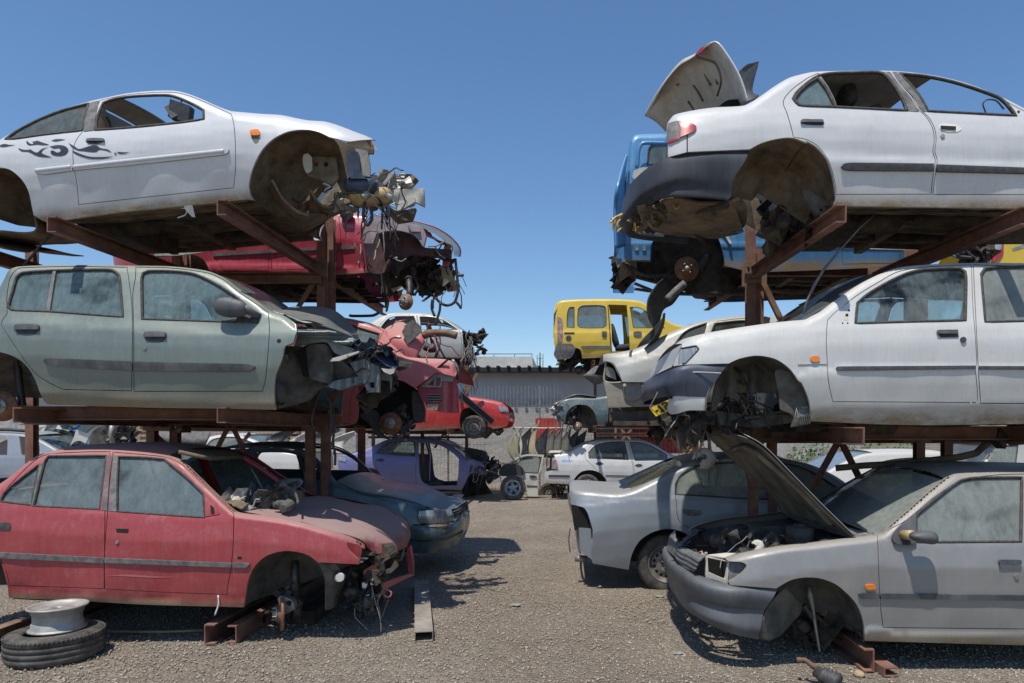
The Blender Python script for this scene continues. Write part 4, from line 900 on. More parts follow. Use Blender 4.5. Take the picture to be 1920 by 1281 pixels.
fd = P('C', '905,72c 1100,76 1250,90 1400,116 1500,162 1600,242')+P('D', '150,322 226,375c 234,480 225,650 205,840 185,905c')+P('C', '892,906c 890,700 890,500 884,250 900,150')
wf = P('C', '945,150 955,115 990,101 1150,102 1300,122 1450,192 1600,292')+P('D', '115,370 160,420 155,447c')+P('C', '950,422c')
c.panel('body_shell', [TOPC[0][:3]+(True,)]+TOPC[1:-1]+[TOPC[-1]]+P('D', '330,400 408,455c')+archF+P('D', '0,1020')+P('C', '1000,1013 400,992 300,978')+archR+P('C', '-430,900c -450,700 -420,520'), PAINT['green'], holes=[rd, fd], mirror='far_side')
rdo = c.panel('door', rd, PAINT['green'], holes=[wr], shrink=1.4, mirror='far_side'); fdo = c.panel('door', fd, PAINT['green'], holes=[wf], shrink=1.4, mirror='far_side')
c.window(wr, GL['teal'], .011, parent=rdo); c.window(wf, GL['teal'], .011, parent=fdo)
c.panel('window_divider', P('C', '352,98c 372,98c 330,372c 303,370c'), M['greytrim'], off=-.002, lip=.01, parent=rdo, g=6)
c.panel('mirror_base', P('D', '60,345c 110,372 160,420 152,446c 0,440c 20,400'), M['trim'], off=-.004, lip=.01, parent=fdo)
c.strip('side_moulding', P('C', '288,700 300,684 330,683 880,703c 880,765c 600,750 330,728 295,716'), M['bumper'], th=.016, parent=rdo)
c.strip('side_moulding', P('C', '890,705c 1300,714 1650,722 1700,742 1650,771 1300,770 890,767c'), M['bumper'], th=.016, parent=fdo)
handle(c, P('C', '90,485 110,460 165,454 235,462 258,490 230,520 165,526 115,515'), rdo); handle(c, P('C', '955,530 975,508 1030,503 1085,510 1105,538 1085,568 1030,574 975,562'), fdo)
spot(c, 271, 652.5, 3.6, M['metal'], 'door_lock', .006, fdo); spot(c, 523, 639.5, 4, M['void'], 'lamp_hole', .001)
b = MB(); o_ = c.on(437, 577, -.10)
v = []; n1 = 12
for a_ in range(n1+1):
    ph = -math.pi/2+math.pi*a_/n1
    for t in range(18):
        th = 2*math.pi*t/18; sp = lambda q, e=.7: math.copysign(abs(q)**e, q)
        v.append(o_+Vector((-sp(math.sin(ph))*.125-.015, sp(math.cos(ph))*math.cos(th)*.05, sp(math.cos(ph))*math.sin(th)*(.078 if math.sin(ph) > -.2 else .07)+sp(math.sin(ph))*.012)))
b.add(v, [(a_*18+t, a_*18+(t+1) % 18, (a_+1)*18+(t+1) % 18, (a_+1)*18+t) for a_ in range(n1) for t in range(18)])
b.tube([o_+Vector((.08, .0, -.0)), o_+Vector((.14, .05, -.04)), o_+Vector((.16, .1, -.06))], [.035, .03, .035], 8); b.build('door_mirror', M['bumper'], fdo)
c.cap('roof', P('C', '110,75c 300,64 500,62 850,67 1100,70 1250,82 1400,107c'), PAINT['green'], .03)
c.cap('windscreen', P('C', '1400,107c 1500,152 1600,227')+P('D', '150,302 232,363c'), GL['thick'], .03, bow=(.05, 0))
c.cap('rear_hatch', P('C', '-150,470c -60,330 0,205 35,140 60,95 105,75c'), PAINT['green'], .03, bow=(-.05, 0))
c.floor(P('C', '300,985c 1000,1018')+P('D', '270,1022c'), M['under2'])
c.well(archR, M['well2'], depth=.38, cx=2, cy=742)
c.panel('wheel_well', P('c', '110,1200c 92,950 150,740 200,620 330,560 450,505 680,500 790,640 900,745 1010,830 900,935c 700,930 540,1000 440,1110'), M['well2'], flat=lambda X, Y: .16+.22*np.clip((X-520)/40, 0, 1)+.02*np.sin(Y*.1), lip=.06)
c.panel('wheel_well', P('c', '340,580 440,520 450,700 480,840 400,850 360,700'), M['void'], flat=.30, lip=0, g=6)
c.panel('strut_tower', P('c', '430,540c 480,505 640,500 700,560 720,800 700,930c 560,900 470,860'), M['well2'], flat=lambda X, Y: .30-.07*np.sin(np.clip((X-574)/48, 0, 1)*math.pi), lip=.05, g=6)
PG = simple('bare_blue_grey_sheet', (.13, .17, .185), .5, scale=9, col2=(.24, .27, .27), metal=.3)
c.panel('upper_rail', P('c', '325,300c 600,325c 820,380 965,440c 930,480 850,502c 740,470 640,432c 330,412c'), PG, flat=lambda X, Y: .15+.05*np.sin(Y*.35), lip=.05, g=5, holes=[ellipse(588, 624, 1.6, 1.6, 6), ellipse(634.5, 638, 1.6, 1.6, 6)])
c.panel('upper_rail', P('c', '330,415c 640,435 840,510 960,560 830,620 740,590 660,480 560,480 300,520c'), PG, flat=.24, lip=.04, g=6)
c.panel('rail_end_plate', P('c', '905,700c 1060,660c 1230,745c 1225,1022c 1112,1022c 1050,912c 800,1000c 640,960c 740,900 1000,850c'), PG, flat=lambda X, Y: .33+.02*np.sin(X*.2), lip=.05, holes=[P('c', '1105,910c 1180,910c 1175,975c 1130,975c')], g=6)
c.panel('rail_bracket', P('c', '690,685c 720,650c 1000,572c 1005,590c 790,680c'), M['primer'], flat=.10, lip=.03, g=4)
c.panel('headlamp_panel', P('c', '1240,860c 1290,740c 1370,860c 1355,1022c 1345,900c 1250,890c'), PG, flat=.5, lip=.01, g=5)
HB = simple('dark_blue_plastic', (0,)*3)
scrap(c, 'torn_front_scrap', (680, 650, 735, 695), .25, .9, 24, 21, HB, .10); scrap(c, 'torn_front_scrap', (600, 660, 740, 740), .4, 1.1, 16, 22, M['under2'], .13)
c.loft('slam_panel', [P('c', '1060,560,.3 1200,640,.3 1390,760,.3'), P('c', '1150,540,.5 1300,600,.5 1400,700,.5'), P('c', '1000,480,.9 1150,500,.9 1280,560,.9')], HB, thick=.012, crumple=.05, cs=7)
c.panel('torn_lamp', P('c', '1250,760c 1330,770c 1400,760c 1390,810c 1350,830c 1280,800'), M['primer'], flat=.25, lip=.02, g=4)
wires(c, 'torn_wires', (660, 640, 740, 700), .2, .7, 26, 23, M['hose'], .006, .2, spread=.2)
c.loft('hood', [P('c', '40,140,.14 200,185,.14 400,262,.14 620,300,.15 800,365,.18 960,430,.22'), P('c', '60,132,.3 300,150,.4 480,180,.5 650,215,.6 800,330,.6 930,400,.6'), P('c', '70,128,.7 300,96,.9 560,92,1.1 720,125,1.2 880,245,1.2 1000,405,1.2')], PAINT['teal'], thick=.012)
c.panel('scuttle_gap', P('c', '60,190 200,170c 300,230 480,240 640,290c 500,285 310,270 200,215 140,270 80,240'), M['void'], flat=.12, lip=0, g=5)
c.panel('bent_scuttle', P('c', '300,228c 500,262 420,262 340,240'), M['white'], flat=.11, lip=.004, g=4)
c.disc_hub(3, 762, .2, .12, name='brake_drum')
b = MB(); c.tube('s', P('C', '110,660,.3 130,860,.3 150,1000,.3'), .03, None, mb=b); b.build('shock_absorber', M['hose'], c.root)
wires(c, 'hanging_loom', (600, 720, 640, 770), .5, .8, 4, 25, M['hose'], .008, 3.2, spread=.5)
seat(c, 380, 640, .45, .5, 1); seat(c, 140, 640, .45, .45, 1); seat(c, 380, 640, 1.15, .5, 1)
c.finish()

# ---------------------------------------------------------------- red saloon, bottom left
c = Car('scrap_car', 'faded red saloon with a buckled bonnet and missing front wheels, bottom left on steel rails', 5.22, 250, 1135, 1.69, seed=4)
TOPE = P('E', '-420,480 -250,440 -130,390 -60,360 0,325 60,282 120,232 180,190 240,172 400,163 540,163 700,175 810,192 870,215 950,290 1040,378 1128,458')
FT = P('G', '210,470 330,483 450,506 560,536 660,566 720,588 770,617')
c.top = arr(TOPE+FT); c.belt = arr([(-150, 935), (0, 942), (200, 960), (385, 970), (441, 962), (620, 985), (700, 1015)]); c.prof = PR_CREASE
c.prof = prof(-.6, .27, -.3, .14, -.03, .03, 0, .02, .03, .006, .19, -.024, .2, -.0245, .33, -.022, .5, -.012, .62, .0, .63, .006, .66, .004, .75, .03)
c.ends = [(690, 90, .16), (-190, 130, .3)]; c.bottom = arr([(-200, 1120), (0, 1122), (480, 1140), (700, 1140)]); c.mud = .06
archF = P('G', '750,712c 640,706 552,702c 505,668 450,652 400,648 350,655 300,675 258,710 232,750 215,800 205,860 197,918c')
archR = P('E', '42,872c 35,810 15,735 0,690 -30,640 -90,602 -160,600 -230,650 -270,740 -282,865c')
fd = P('E', '515,460c 518,380 525,300 541,172c 700,185 800,198 865,226 950,302 1050,397 1122,468c 1120,600 1110,720 1096,800 1088,858c 800,848 500,832c 498,700 505,560')
wf = P('E', '560,458c 562,300 568,195c 700,200 788,208c 900,300 975,372c 982,488c')
rd = P('E', '505,465c 512,300 530,170c 400,171 240,180 190,196 120,252 30,350 -15,425c -22,560 2,690 26,740 45,815c 500,830c')
wq = P('E', '3,410c 20,370 100,300 190,232c 150,428c'); wr = P('E', '212,222 232,193c 510,190c 478,448c 160,432c')
c.panel('body_shell', [TOPE[0][:3]+(True,)]+TOPE[1:]+FT[:-1]+P('G', '770,617c 776,640c 745,618 715,604 692,610 700,640 725,670 752,692c')+archF+P('E', '1080,915 700,905 400,888')+archR+P('E', '-420,830c -440,700'), PAINT['red'], holes=[fd, rd], mirror='far_side')
fdo = c.panel('door', fd, PAINT['red'], holes=[wf], shrink=1.5, mirror='far_side'); rdo = c.panel('door', rd, PAINT['red'], holes=[wq, wr], shrink=1.5, mirror='far_side')
c.window(wf, GL['grey'], .009, parent=fdo); c.window(wr, GL['grey'], .009, parent=rdo); c.window(wq, GL['grey'], .009, parent=rdo)
c.panel('pillar_trim', P('E', '516,185c 530,185c 513,455c 486,450c'), M['greytrim'], off=-.004, lip=.006, parent=rdo, g=7)
c.panel('pillar_trim', P('E', '541,188c 564,192c 556,458c 520,456c'), M['greytrim'], off=-.004, lip=.006, parent=fdo, g=7)
c.panel('window_divider', P('E', '190,232c 213,222c 160,430c 143,428c'), M['greytrim'], off=-.002, lip=.008, parent=rdo, g=6)
for t, p_ in (('-120,652c 0,655 495,681c 495,706c 0,682 -120,676c', rdo), ('499,681c 1105,706 1108,708c 1108,727c 499,704c', fdo), ('1113,704c 1196,709 1180,728c 1113,726c', c.root)): c.strip('side_moulding', P('E', t), M['greytrim'], parent=p_, th=.014)
c.panel('chalk_scrape', P('E', '510,765c 620,760 740,768 860,772c 740,776 620,770'), PAINT['pink'], off=-.002, lip=0, parent=fdo, g=6); c.dents += [(110, 1050, 40, 10, .006), (60, 1000, 30, 25, -.006), (240, 1085, 60, 7, .005), (330, 1080, 30, 14, -.004)]; h = c.panel('door_handle', P('E', '545,540 552,535 630,540 622,582 550,580'), PAINT['red'], off=.012, lip=0, parent=fdo, g=6); c.panel('handle_slot', P('E', '556,540c 616,541c 614,562c 558,558c'), M['void'], off=-.002, lip=0, parent=h, g=6)
handle(c, P('E', '-20,512c 46,514 46,545 -20,545c'), rdo, grip=False)
spot(c, 219, 1017, 3.2, M['metal'], 'door_lock', .008, fdo); c.panel('lamp_hole', P('E', '1138,674c 1158,674c 1158,686c 1138,686c'), M['void'], off=-.002, lip=0, g=4)
c.panel('mirror_plate', P('E', '985,395c 1052,470c 985,482c'), PAINT['red'], off=-.006, lip=.006, parent=fdo, g=6); c.panel('mirror_slot', P('E', '1008,425c 1026,440c 1028,470c 1010,470c'), M['void'], off=-.009, lip=0, parent=fdo, g=5)
c.cap('roof', P('E', '190,186c 240,173 400,164 540,164 700,176 800,190c'), PAINT['red'], .055, flatten=3)
c.cap('rear_window', P('E', '-130,390c -60,360 0,325 60,282 120,232 185,187c'), GL['grey'], .03, bow=(-.06, 0)); c.cap('boot_lid', P('E', '-420,480c -250,440 -130,390c'), PAINT['red'], .03)
c.floor(P('E', '50,878c 700,910 1080,920c'), M['under2']); c.well(archF, M['well2'], depth=.4, cx=545, cy=1138); c.well(archR, M['well2'], depth=.4)
SH = simple('windscreen_shards', (.24, .26, .25), .6, scale=20, col2=(.4, .4, .36))
c.loft('dashboard', [P('G', '130,440,.15 200,440,.15'), P('G', '60,400,.5 280,420,.5'), P('G', '60,385,.9 400,400,.9'), P('G', '100,372,1.4 500,372,1.4')], M['under'], thick=.02, crumple=.05, cs=6)
c.loft('windscreen_remains', [P('G', '150,420,.16 210,455,.16'), P('G', '200,410,.35 260,440,.35'), P('G', '260,405,.6 330,420,.6')], SH, thick=.006, crumple=.06, cs=9)
scrap(c, 'dashboard_debris', (420, 925, 560, 950), .3, 1.3, 40, 31, M['well2'], .13); scrap(c, 'dashboard_debris', (425, 935, 500, 955), .2, .8, 16, 36, M['primer'], .11)
c.loft('roof_edge', [P('G', '-120,175,.2 0,200,.25 40,205,.3'), P('G', '-60,165,.7 60,190,.8 140,200,.9'), P('G', '-20,160,1.2 120,170,1.3 205,205,1.45')], M['under'], thick=.03, crumple=.01)
c.tube('far_windscreen_pillar', P('G', '190,200,1.4 280,255,1.45 378,330,1.5'), .032, PAINT['maroon']); c.tube('bent_pillar_stay', P('G', '230,250,1.0 265,310,.9 300,375,.8'), .008, M['wire'])
c.loft('steering_column_shroud', [P('G', '375,305,1.2 470,300,1.2 480,320,1.2'), P('G', '370,340,1.15 420,345,1.15 470,330,1.15'), P('G', '385,365,1.1 420,368,1.1 440,352,1.1')], M['metal'], thick=.01)
# buckled bonnet
c.loft('hood', [P('G', '212,456,.14 350,490,.15 500,530,.17 650,562,.2 755,604,.26 800,645,.34 852,670,.4'), P('G', '250,448,.3 400,472,.34 560,505,.4 720,540,.46 830,580,.5 905,625,.54 925,660,.56'),
                P('G', '310,425,.65 450,435,.7 600,455,.75 740,490,.8 850,540,.84 925,600,.86 935,640,.84'), P('G', '430,405,1.05 560,410,1.1 690,430,1.15 800,465,1.2 900,510,1.22 962,560,1.2 975,628,1.15'), P('G', '540,392,1.5 620,398,1.52 700,410,1.55 800,430,1.55 900,462,1.55 972,502,1.55 995,570,1.5')],
       paint('dust_caked_red_paint', (.25, .018, .024), 0, .5, .15, .55, streak=.3, dcol=(.30, .22, .20), off=3), n=36, sub=8, thick=.012, crumple=.02, cs=4)
c.panel('hood_gap', P('G', '470,505c 600,545 750,590 765,615c 700,580 580,545 470,515'), M['void'], off=.03, lip=0, g=6)
# front end of the red saloon
c.disc_hub(525, 1150, .18, .135, yawd=62); b = MB()
b.tube([c.q(553, 1052, .3), c.q(553, 1085, .3), c.q(553, 1120, .3)], [.03, .035, .045], 12); b.tube([c.q(556, 1120, .32), c.q(554, 1165, .32)], [.05, .045], 12)
b.tube([c.q(540, 1140, .3), c.q(500, 1150, .45), c.q(495, 1165, .5)], .02, 8); b.build('suspension_strut', M['dmetal'], c.root)
cl = c.panel('brake_caliper', P('e', '270,760c 300,735 400,770 425,800 440,860c 400,890 330,930 305,920c 290,840'), M['metal'], flat=.16, lip=.07, g=5, holes=[P('e', '345,800 380,780 410,790 400,830 370,835')])
scrap(c, 'front_scrap', (533, 1100, 560, 1150), .22, .4, 10, 33, M['dmetal'], .08)
c.loft('inner_liner', [P('G', '550,700,.06 600,712,.06 640,708,.06'), P('G', '580,760,.1 625,760,.12 680,780,.3'), P('G', '588,850,.12 620,860,.2 660,850,.4'), P('G', '588,930,.14 610,928,.2 640,915,.3')], M['well2'], thick=.006)
MR = PAINT['maroon']
c.panel('front_crossmember', P('e', '1240,700c 1240,640c 1400,580 1580,520c 1625,530c 1500,590 1400,640 1290,720c'), MR, flat=lambda X, Y: .3+(X-700)*.012, lip=.05, g=5)
c.panel('radiator_support', P('e', '1130,480c 1240,410 1275,400c 1265,600c 1240,640c 1130,520'), MR, flat=lambda X, Y: .5+(X-700)*.01, lip=.06, g=5)
c.panel('radiator_support', P('e', '1560,260c 1600,230c 1628,420c 1625,540c 1580,540c'), MR, flat=1.25, lip=.05, g=5)
c.panel('headlamp_bowl', P('e', '960,190c 1100,240 1095,380c 1040,330 990,260'), PAINT['red'], flat=.2, lip=.02, g=5)
c.panel('far_headlamp_frame', P('e', '1420,300c 1545,245c 1510,375 1465,390c'), M['metal'], holes=[P('e', '1432,304c 1530,262c 1500,365 1468,378c')], flat=1.1, lip=.01, g=5)
spot(c, 637, 1083, 8, M['white'], 'lamp_bulb_cap', .02); 
b = MB(); b.lathe(c.q(636, 1083, .12), (0, -1, 0), [(0, .03), (.022, .03), (.03, .02), (.034, 0), (.03, -.06), (0, -.06)], 18); b.build('headlamp_back', M['white'], c.root)
scrap(c, 'front_scrap', (650, 1065, 712, 1150), .2, .8, 34, 34, M['dmetal'], .09); scrap(c, 'front_scrap', (680, 1030, 730, 1080), .3, 1.1, 20, 35, M['under2'], .12)
c.panel('torn_bracket', P('e', '1140,300c 1250,310c 1265,380 1150,370c'), M['metal'], flat=.9, lip=.02, g=5); c.tube('chrome_ring', P('e', '1270,460,.9 1350,470,.9 1410,400,.9 1380,360,.9'), .012, M['chrome'])
b = MB(); c.tube('r', P('e', '1240,740,.3 1320,700,.3 1350,680,.3 1390,680,.3 1410,710,.3 1385,745,.3 1345,735,.3 1330,710,.3'), .007, None, mb=b, step=3); b.build('towing_eye', PAINT['pink'], c.root)
for t in ('1115,600c 1170,605c 1150,665c 1115,650c', '1195,570c 1220,565c 1230,625c 1200,625c', '1150,725c 1185,720c 1180,770c 1150,765c'): c.panel('plug_connector', P('e', t), M['white'], flat=.25, lip=.02, g=4)
wires(c, 'hanging_wires', (660, 1080, 720, 1130), .25, .7, 10, 37, M['hose'], .004, .9, spread=.24); b = MB()
for t in ('1210,640,.25 1250,800,.25 1300,980,.25 1305,1100,.25', '1215,700,.25 1220,880,.25', '1040,860,.3 1050,950,.3 1180,1080,.3', '1380,760,.5 1310,960,.5'): c.tube('w', P('e', t), .004, None, mb=b, step=4)
b.build('hanging_cables', M['wire'], c.root); c.tube('door_seal_scrap', P('E', '1045,860,-.01 1048,900,-.01 1030,955,-.02'), .006, M['white'])
c.loft('bumper_beam', [P('e', '1080,830,.35 1190,850,.35'), P('e', '1060,790,.33 1200,800,.33')], M['dmetal'], thick=.03)
seat(c, 300, 985, .45, .5, 1); seat(c, 110, 985, .5, .5, 1); seat(c, 290, 985, 1.2, .5, 1); c.finish()
# ---------------------------------------------------------------- white saloon, top right
c = Car('scrap_car', 'white saloon with boot lid up and black rear bumper, on top of right front rack', 4.8, 1700, 391, 1.68, seed=5); c.roll = .15
TOPT = P('I', '398,606 440,555 560,525 700,505 912,490 1000,440 1100,370 1200,310 1280,285')+P('K', '100,140 300,133 500,132 670,132 850,145 1050,175 1250,225 1450,300 1600,370 1681,412')
c.top = arr(TOPT+P('R', '1960,218 2050,226 2200,235 2330,255')); c.belt = arr([(1240, 235), (1400, 205), (1500, 201), (1700, 210), (1920, 221), (2100, 232), (2340, 270)])
c.prof = prof(-.5, .27, -.3, .15, -.02, .03, 0, .022, .03, .006, .12, -.024, .22, -.034, .31, -.030, .34, -.040, .37, -.043, .42, -.034, .55, -.012, .68, .01, .72, .03, .8, .07)
c.ends = [(1244, 60, .14), (2345, 130, .35)]; c.bottom = arr([(1200, 395), (1560, 386), (1920, 392), (2350, 392)]); c.mud = .10
archR = P('I', '945,782c 1020,742 1130,712 1230,706 1330,740')+P('K', '40,655 120,700 200,790 240,900 260,1000 268,1100 250,1142c')
archF = P('R', '2040,392c 2045,350 2080,290 2140,262 2200,290 2240,350 2245,385c')
rd = P('I', '1236,706c 1220,640 1190,540 1166,480 1175,440 1230,378 1330,306 1400,274')+P('K', '150,155 250,142 500,139 672,139c 740,230 830,330 880,410 912,440 960,490 1000,570 1010,650 1000,740 1018,800 1000,930 985,1060c 270,1062c 264,1000 240,890 200,785 120,690 30,645')
fd = P('K', '690,139c 760,141 900,156 1100,194 1300,250 1500,332 1600,388 1681,430')+P('R', '1990,235c 1996,300 1992,366c')+P('K', '995,1062c 1010,930 1027,800 1009,740 1019,650 1009,570 969,490 918,440c 880,400 835,325 745,222')
wr = P('K', '-55,345c -30,300 40,235 135,172 250,152 400,148 620,152 700,240 760,330 802,432c 280,406 -10,392'); wf = P('K', '750,158c 900,168 1100,204 1300,262 1500,338 1560,392 1620,470c 960,437c 900,330 830,240')
c.panel('body_shell', [TOPT[0][:3]+(True,)]+TOPT[1:]+P('R', '1960,218 2050,226 2200,235 2330,255c 2345,330 2330,382c')+archF[::-1]+P('R', '1920,391')+archR[::-1]+P('I', '530,800c 400,835c 402,740c 388,690c'), PAINT['white2'], holes=[rd, fd], mirror='far_side')
rdo = c.panel('door', rd, PAINT['white2'], holes=[wr], shrink=1.4, mirror='far_side'); fdo = c.panel('door', fd, PAINT['white2'], holes=[wf], shrink=1.4, mirror='far_side')
c.window(P('K', '-40,340c -5,290 60,232 133,188c 190,258 240,350 264,403c 120,398 -10,388'), GL['teal'], .012, parent=rdo)
c.window(wr, None, .012, glass=False, parent=rdo); c.window(wf, None, .012, glass=False, parent=fdo)
c.panel('window_divider', P('K', '135,180c 158,172c 215,255 262,350 280,405c 262,404c 240,350 190,262'), M['greytrim'], off=0, lip=.012, parent=rdo, g=6)
c.panel('pillar_trim', P('K', '628,152c 680,141c 740,225 830,328 895,438c 800,432c 760,330 700,235'), M['greytrim'], off=-.004, lip=.01, parent=rdo, g=8)
c.panel('pillar_trim', P('K', '692,141c 748,152c 830,235 900,325 962,436c 918,438c 850,330 750,222'), M['greytrim'], off=-.004, lip=.01, parent=fdo, g=8)
c.strip('side_moulding', P('K', '312,850 330,828 400,820 1006,827c 1004,882c 380,878 330,868'), M['trim'], parent=rdo, th=.016); c.strip('side_moulding', P('K', '1028,833c 1681,856 1940,864c 1940,914c 1681,902 1026,887c'), M['trim'], parent=fdo, th=.016)
handle(c, P('K', '5,505 25,492 100,495 170,505 183,525 170,538 60,535 15,525'), rdo); h = handle(c, P('K', '1042,545 1060,530 1130,530 1190,545 1212,570 1180,590 1100,590 1055,570'), fdo, mat=M['white'], grip=False)
c.panel('handle_slot', P('K', '1056,542c 1172,548c 1170,572c 1060,566c'), M['void'], off=-.014, lip=.004, parent=h, g=5); spot(c, 1768, 255, 4, M['metal'], 'door_lock', .008, fdo); spot(c, 1910, 209.5, 2.5, M['void'], 'mirror_hole', .002, fdo)
for x, y, rx, ry, dp in ((1340, 240, 28, 14, .018), (1375, 230, 14, 24, -.01), (1555, 285, 12, 10, .02), (1690, 262, 30, 6, .008), (1562, 272, 5, 16, -.012)): c.dents.append((x, y, rx, ry, dp))
tl = c.panel('tail_lamp', P('I', '400,608c 466,592 540,600 590,630 575,660 520,685 400,742c 392,680'), M['greytrim'], off=-.008, lip=.012, g=6)
c.panel('red_lens', P('I', '466,592c 540,600 590,630 575,660 480,702c 484,640'), M['redlens'], off=-.018, lip=.01, g=6, parent=tl); c.panel('red_lens', P('I', '400,725c 480,700c 478,712 402,742c'), M['redlens'], off=-.014, lip=.01, g=6, parent=tl)
c.tube('quarter_joint', P('I', '528,680 528,800'), .004, M['void'], surf=True)
c.cap('roof', P('I', '1200,311c 1280,286')+P('K', '100,141 300,134 500,133 670,133 850,146 1000,166c'), PAINT['white2'], .05); c.cap('roof_lining', P('K', '0,175c 300,150 500,148 850,162 1000,180c'), M['liner'], .03, off=.03)
c.cap('rear_window', P('I', '915,489c 1000,441 1100,371 1200,312c'), GL['dark'], .04, bow=(-.08, 0)); c.cap('hood', P('R', '1965,219c 2050,227 2200,236 2330,256c'), PAINT['white2'], .04)
BP = simple('dark_blue_black_bumper', (.013, .017, .026), .66, scale=5, col2=(.06, .066, .078), vec=(1, 1, .2), bmp=.12, lo=.35, hi=.75)
c.loft('rear_bumper', [P('R', '1405,279,.0 1340,280,.0 1290,286,.0 1252,296,.03 1220,311,.12 1192,334,.35 1177,352,.6 1171,370,.84'), P('R', '1398,300,-.03 1340,298,-.03 1280,302,-.02 1235,316,.05 1205,334,.18 1180,360,.5 1168,384,.84'), P('R', '1376,335,-.03 1330,332,-.03 1275,333,-.02 1225,350,.06 1195,372,.22 1174,396,.52 1163,414,.84'),
                       P('R', '1372,362,-.01 1330,358,-.01 1270,350,.01 1228,366,.1 1200,388,.3 1178,408,.58 1168,424,.84'), P('R', '1366,376,.0 1325,372,.0 1265,369,.02 1230,376,.12 1204,396,.34 1184,418,.62 1174,438,.84'), P('R', '1368,370,.06 1325,366,.06 1270,366,.08 1236,374,.2 1212,392,.4 1192,412,.65 1184,430,.84')], BP, n=36, mirror=True)
c.well(archR, M['well'], depth=.42, cx=1468, cy=388, scale=.95); c.well(archF, M['well'], depth=.4)
scrap(c, 'tail_underparts', (1190, 385, 1240, 420), .3, 1.2, 16, 47, M['under'], .1); c.under(1570, 2030, 388, .5, 3, y2=392); c.floor(P('K', '250,1146c 1000,1150 1681,1168')+P('R', '2040,394c'), M['under'])
c.loft('rear_floor', [P('j', '1000,540,.1 900,580,.12 700,580,.15 450,560,.2'), P('j', '1040,620,.4 800,660,.4 560,680,.45 330,640,.5'), P('j', '1040,740,.75 800,775,.75 620,780,.8 380,740,.8'), P('j', '960,800,1.2 760,815,1.2 560,800,1.2 400,780,1.2')], M['under'], thick=.02, crumple=.03)
c.loft('rear_floor', [P('R', '1366,362,.14 1330,358,.16 1290,352,.2 1256,352,.3 1230,362,.45 1210,378,.62 1198,396,.84'), P('R', '1385,412,.45 1340,410,.45 1295,406,.46 1260,404,.5 1236,406,.58 1216,412,.68 1204,412,.84'), P('R', '1395,436,.84 1345,434,.84 1300,432,.84 1262,430,.84 1240,428,.84 1222,424,.84 1208,418,.84')], M['under'], n=24, mirror=True, crumple=.012)
b = MB()
for t, r_ in (('1362,384,.08 1320,392,.3 1270,400,.6 1235,408,.84', .03), ('1232,382,.2 1260,402,.5 1290,424,.84 1320,452,1.2', .024), ('1190,408,.45 1204,420,.7 1216,432,.84', .03), ('1330,386,.2 1345,410,.55 1352,430,.84', .02), ('1212,398,.38 1222,392,.3 1240,396,.35 1250,408,.5', .012)): c.tube('w', P('R', t), r_, None, mb=b, step=4)
b.build('floor_rib', M['under2'], c.root); c.panel('bumper_support', P('j', '240,800c 280,720c 400,640c 450,640c 300,780'), M['under'], flat=lambda X, Y: .5+(1240-X)*.003, lip=.03, g=5)
b = MB(); o_ = c.q(1305, 415, .84); b.lathe(o_, (0, 0, -1), [(.34, -.15), (.33, .0), (.28, .05), (.1, .06), (.08, .04), (0, .04)], 30); b.build('spare_wheel_tub', M['under'], c.root)
c.panel('bumper_bracket', P('j', '395,580c 455,545c 490,600 430,640c'), M['under'], flat=.35, lip=.05, g=5); c.tube('yellow_strap', P('j', '520,545,.25 515,610,.25 540,628,.25 562,600,.25 550,545,.25'), .006, M['amberp'])
wires(c, 'tail_loom', (1170, 395, 1178, 405), .7, .9, 8, 43, simple('yellow_wire', (.6, .4, .08), .5), .006, .9, spread=.16)
c.loft('arch_inner_panel', [P('I', '960,790,.14 900,860,.14 840,960,.14 810,1110,.16'), P('I', '1000,800,.3 950,900,.32 900,1000,.34 860,1110,.36'), P('I', '1060,900,.4 1040,1000,.42 1000,1080,.45 960,1130,.5')], M['well'], crumple=.01)
scrap(c, 'rear_suspension', (1440, 375, 1540, 440), .45, 1.2, 30, 45, M['under2'], .16); b = MB(); b.tube([c.q(1470, 410, .35), c.q(1460, 450, .84), c.q(1440, 470, 1.4)], .05, 10); b.build('rear_axle', M['under2'], c.root)
c.panel('suspension_arm', P('K', '20,1000 120,1060 200,1110 210,1180 160,1220 110,1180 40,1100'), M['well2'], flat=.2, lip=.05, g=6, holes=[ellipse(1540, 394, 3, 3)])
# open boot lid, seen from beneath
lid = c.loft('boot_lid', [P('R', '1400,189,.12 1376,215,.6 1352,268,1.0 1328,319,1.5'), P('R', '1383,140,.13 1348,156,.5 1312,200,.95 1268,266,1.46'), P('R', '1350,90,.18 1320,112,.5 1285,132,.75 1252,168,1.1 1232,230,1.4'), P('R', '1337,80,.22 1309,100,.45 1278,116,.7 1247,153,1.0 1227,184,1.25 1210,217,1.45'), P('R', '1326,86,.24 1300,108,.45 1274,124,.7 1244,160,1.0 1228,190,1.25 1214,216,1.43')], M['primer'], n=30, thick=.012)
c.loft('lid_skin', [P('R', '1402,189,.09 1380,208,.6'), P('R', '1385,138,.10 1356,140,.45 '), P('R', '1352,86,.15 1330,92,.38'), P('R', '1338,78,.19 1322,88,.34')], PAINT['white2'], n=10, thick=.01, parent=lid)
for t in ('1290,190,.8 1300,205,.8 1304,214,.85', '1300,160,.75 1312,178,.75 1318,190,.75', '1318,132,.6 1326,148,.6 1332,160,.6', '1334,122,.5 1340,138,.5 1345,158,.5', '1268,160,.95 1285,148,.9 1296,134,.8', '1308,108,.42 1325,112,.35 1342,120,.28 1352,150,.3 1345,180,.4'): c.tube('lid_rib', P('R', t), .009, M['under'], parent=lid)
c.panel('high_brake_lamp', P('I', '582,150c 620,105 690,75c 700,85c 650,115 600,152c'), M['redlens'], flat=.3, lip=.02, g=4, parent=lid)
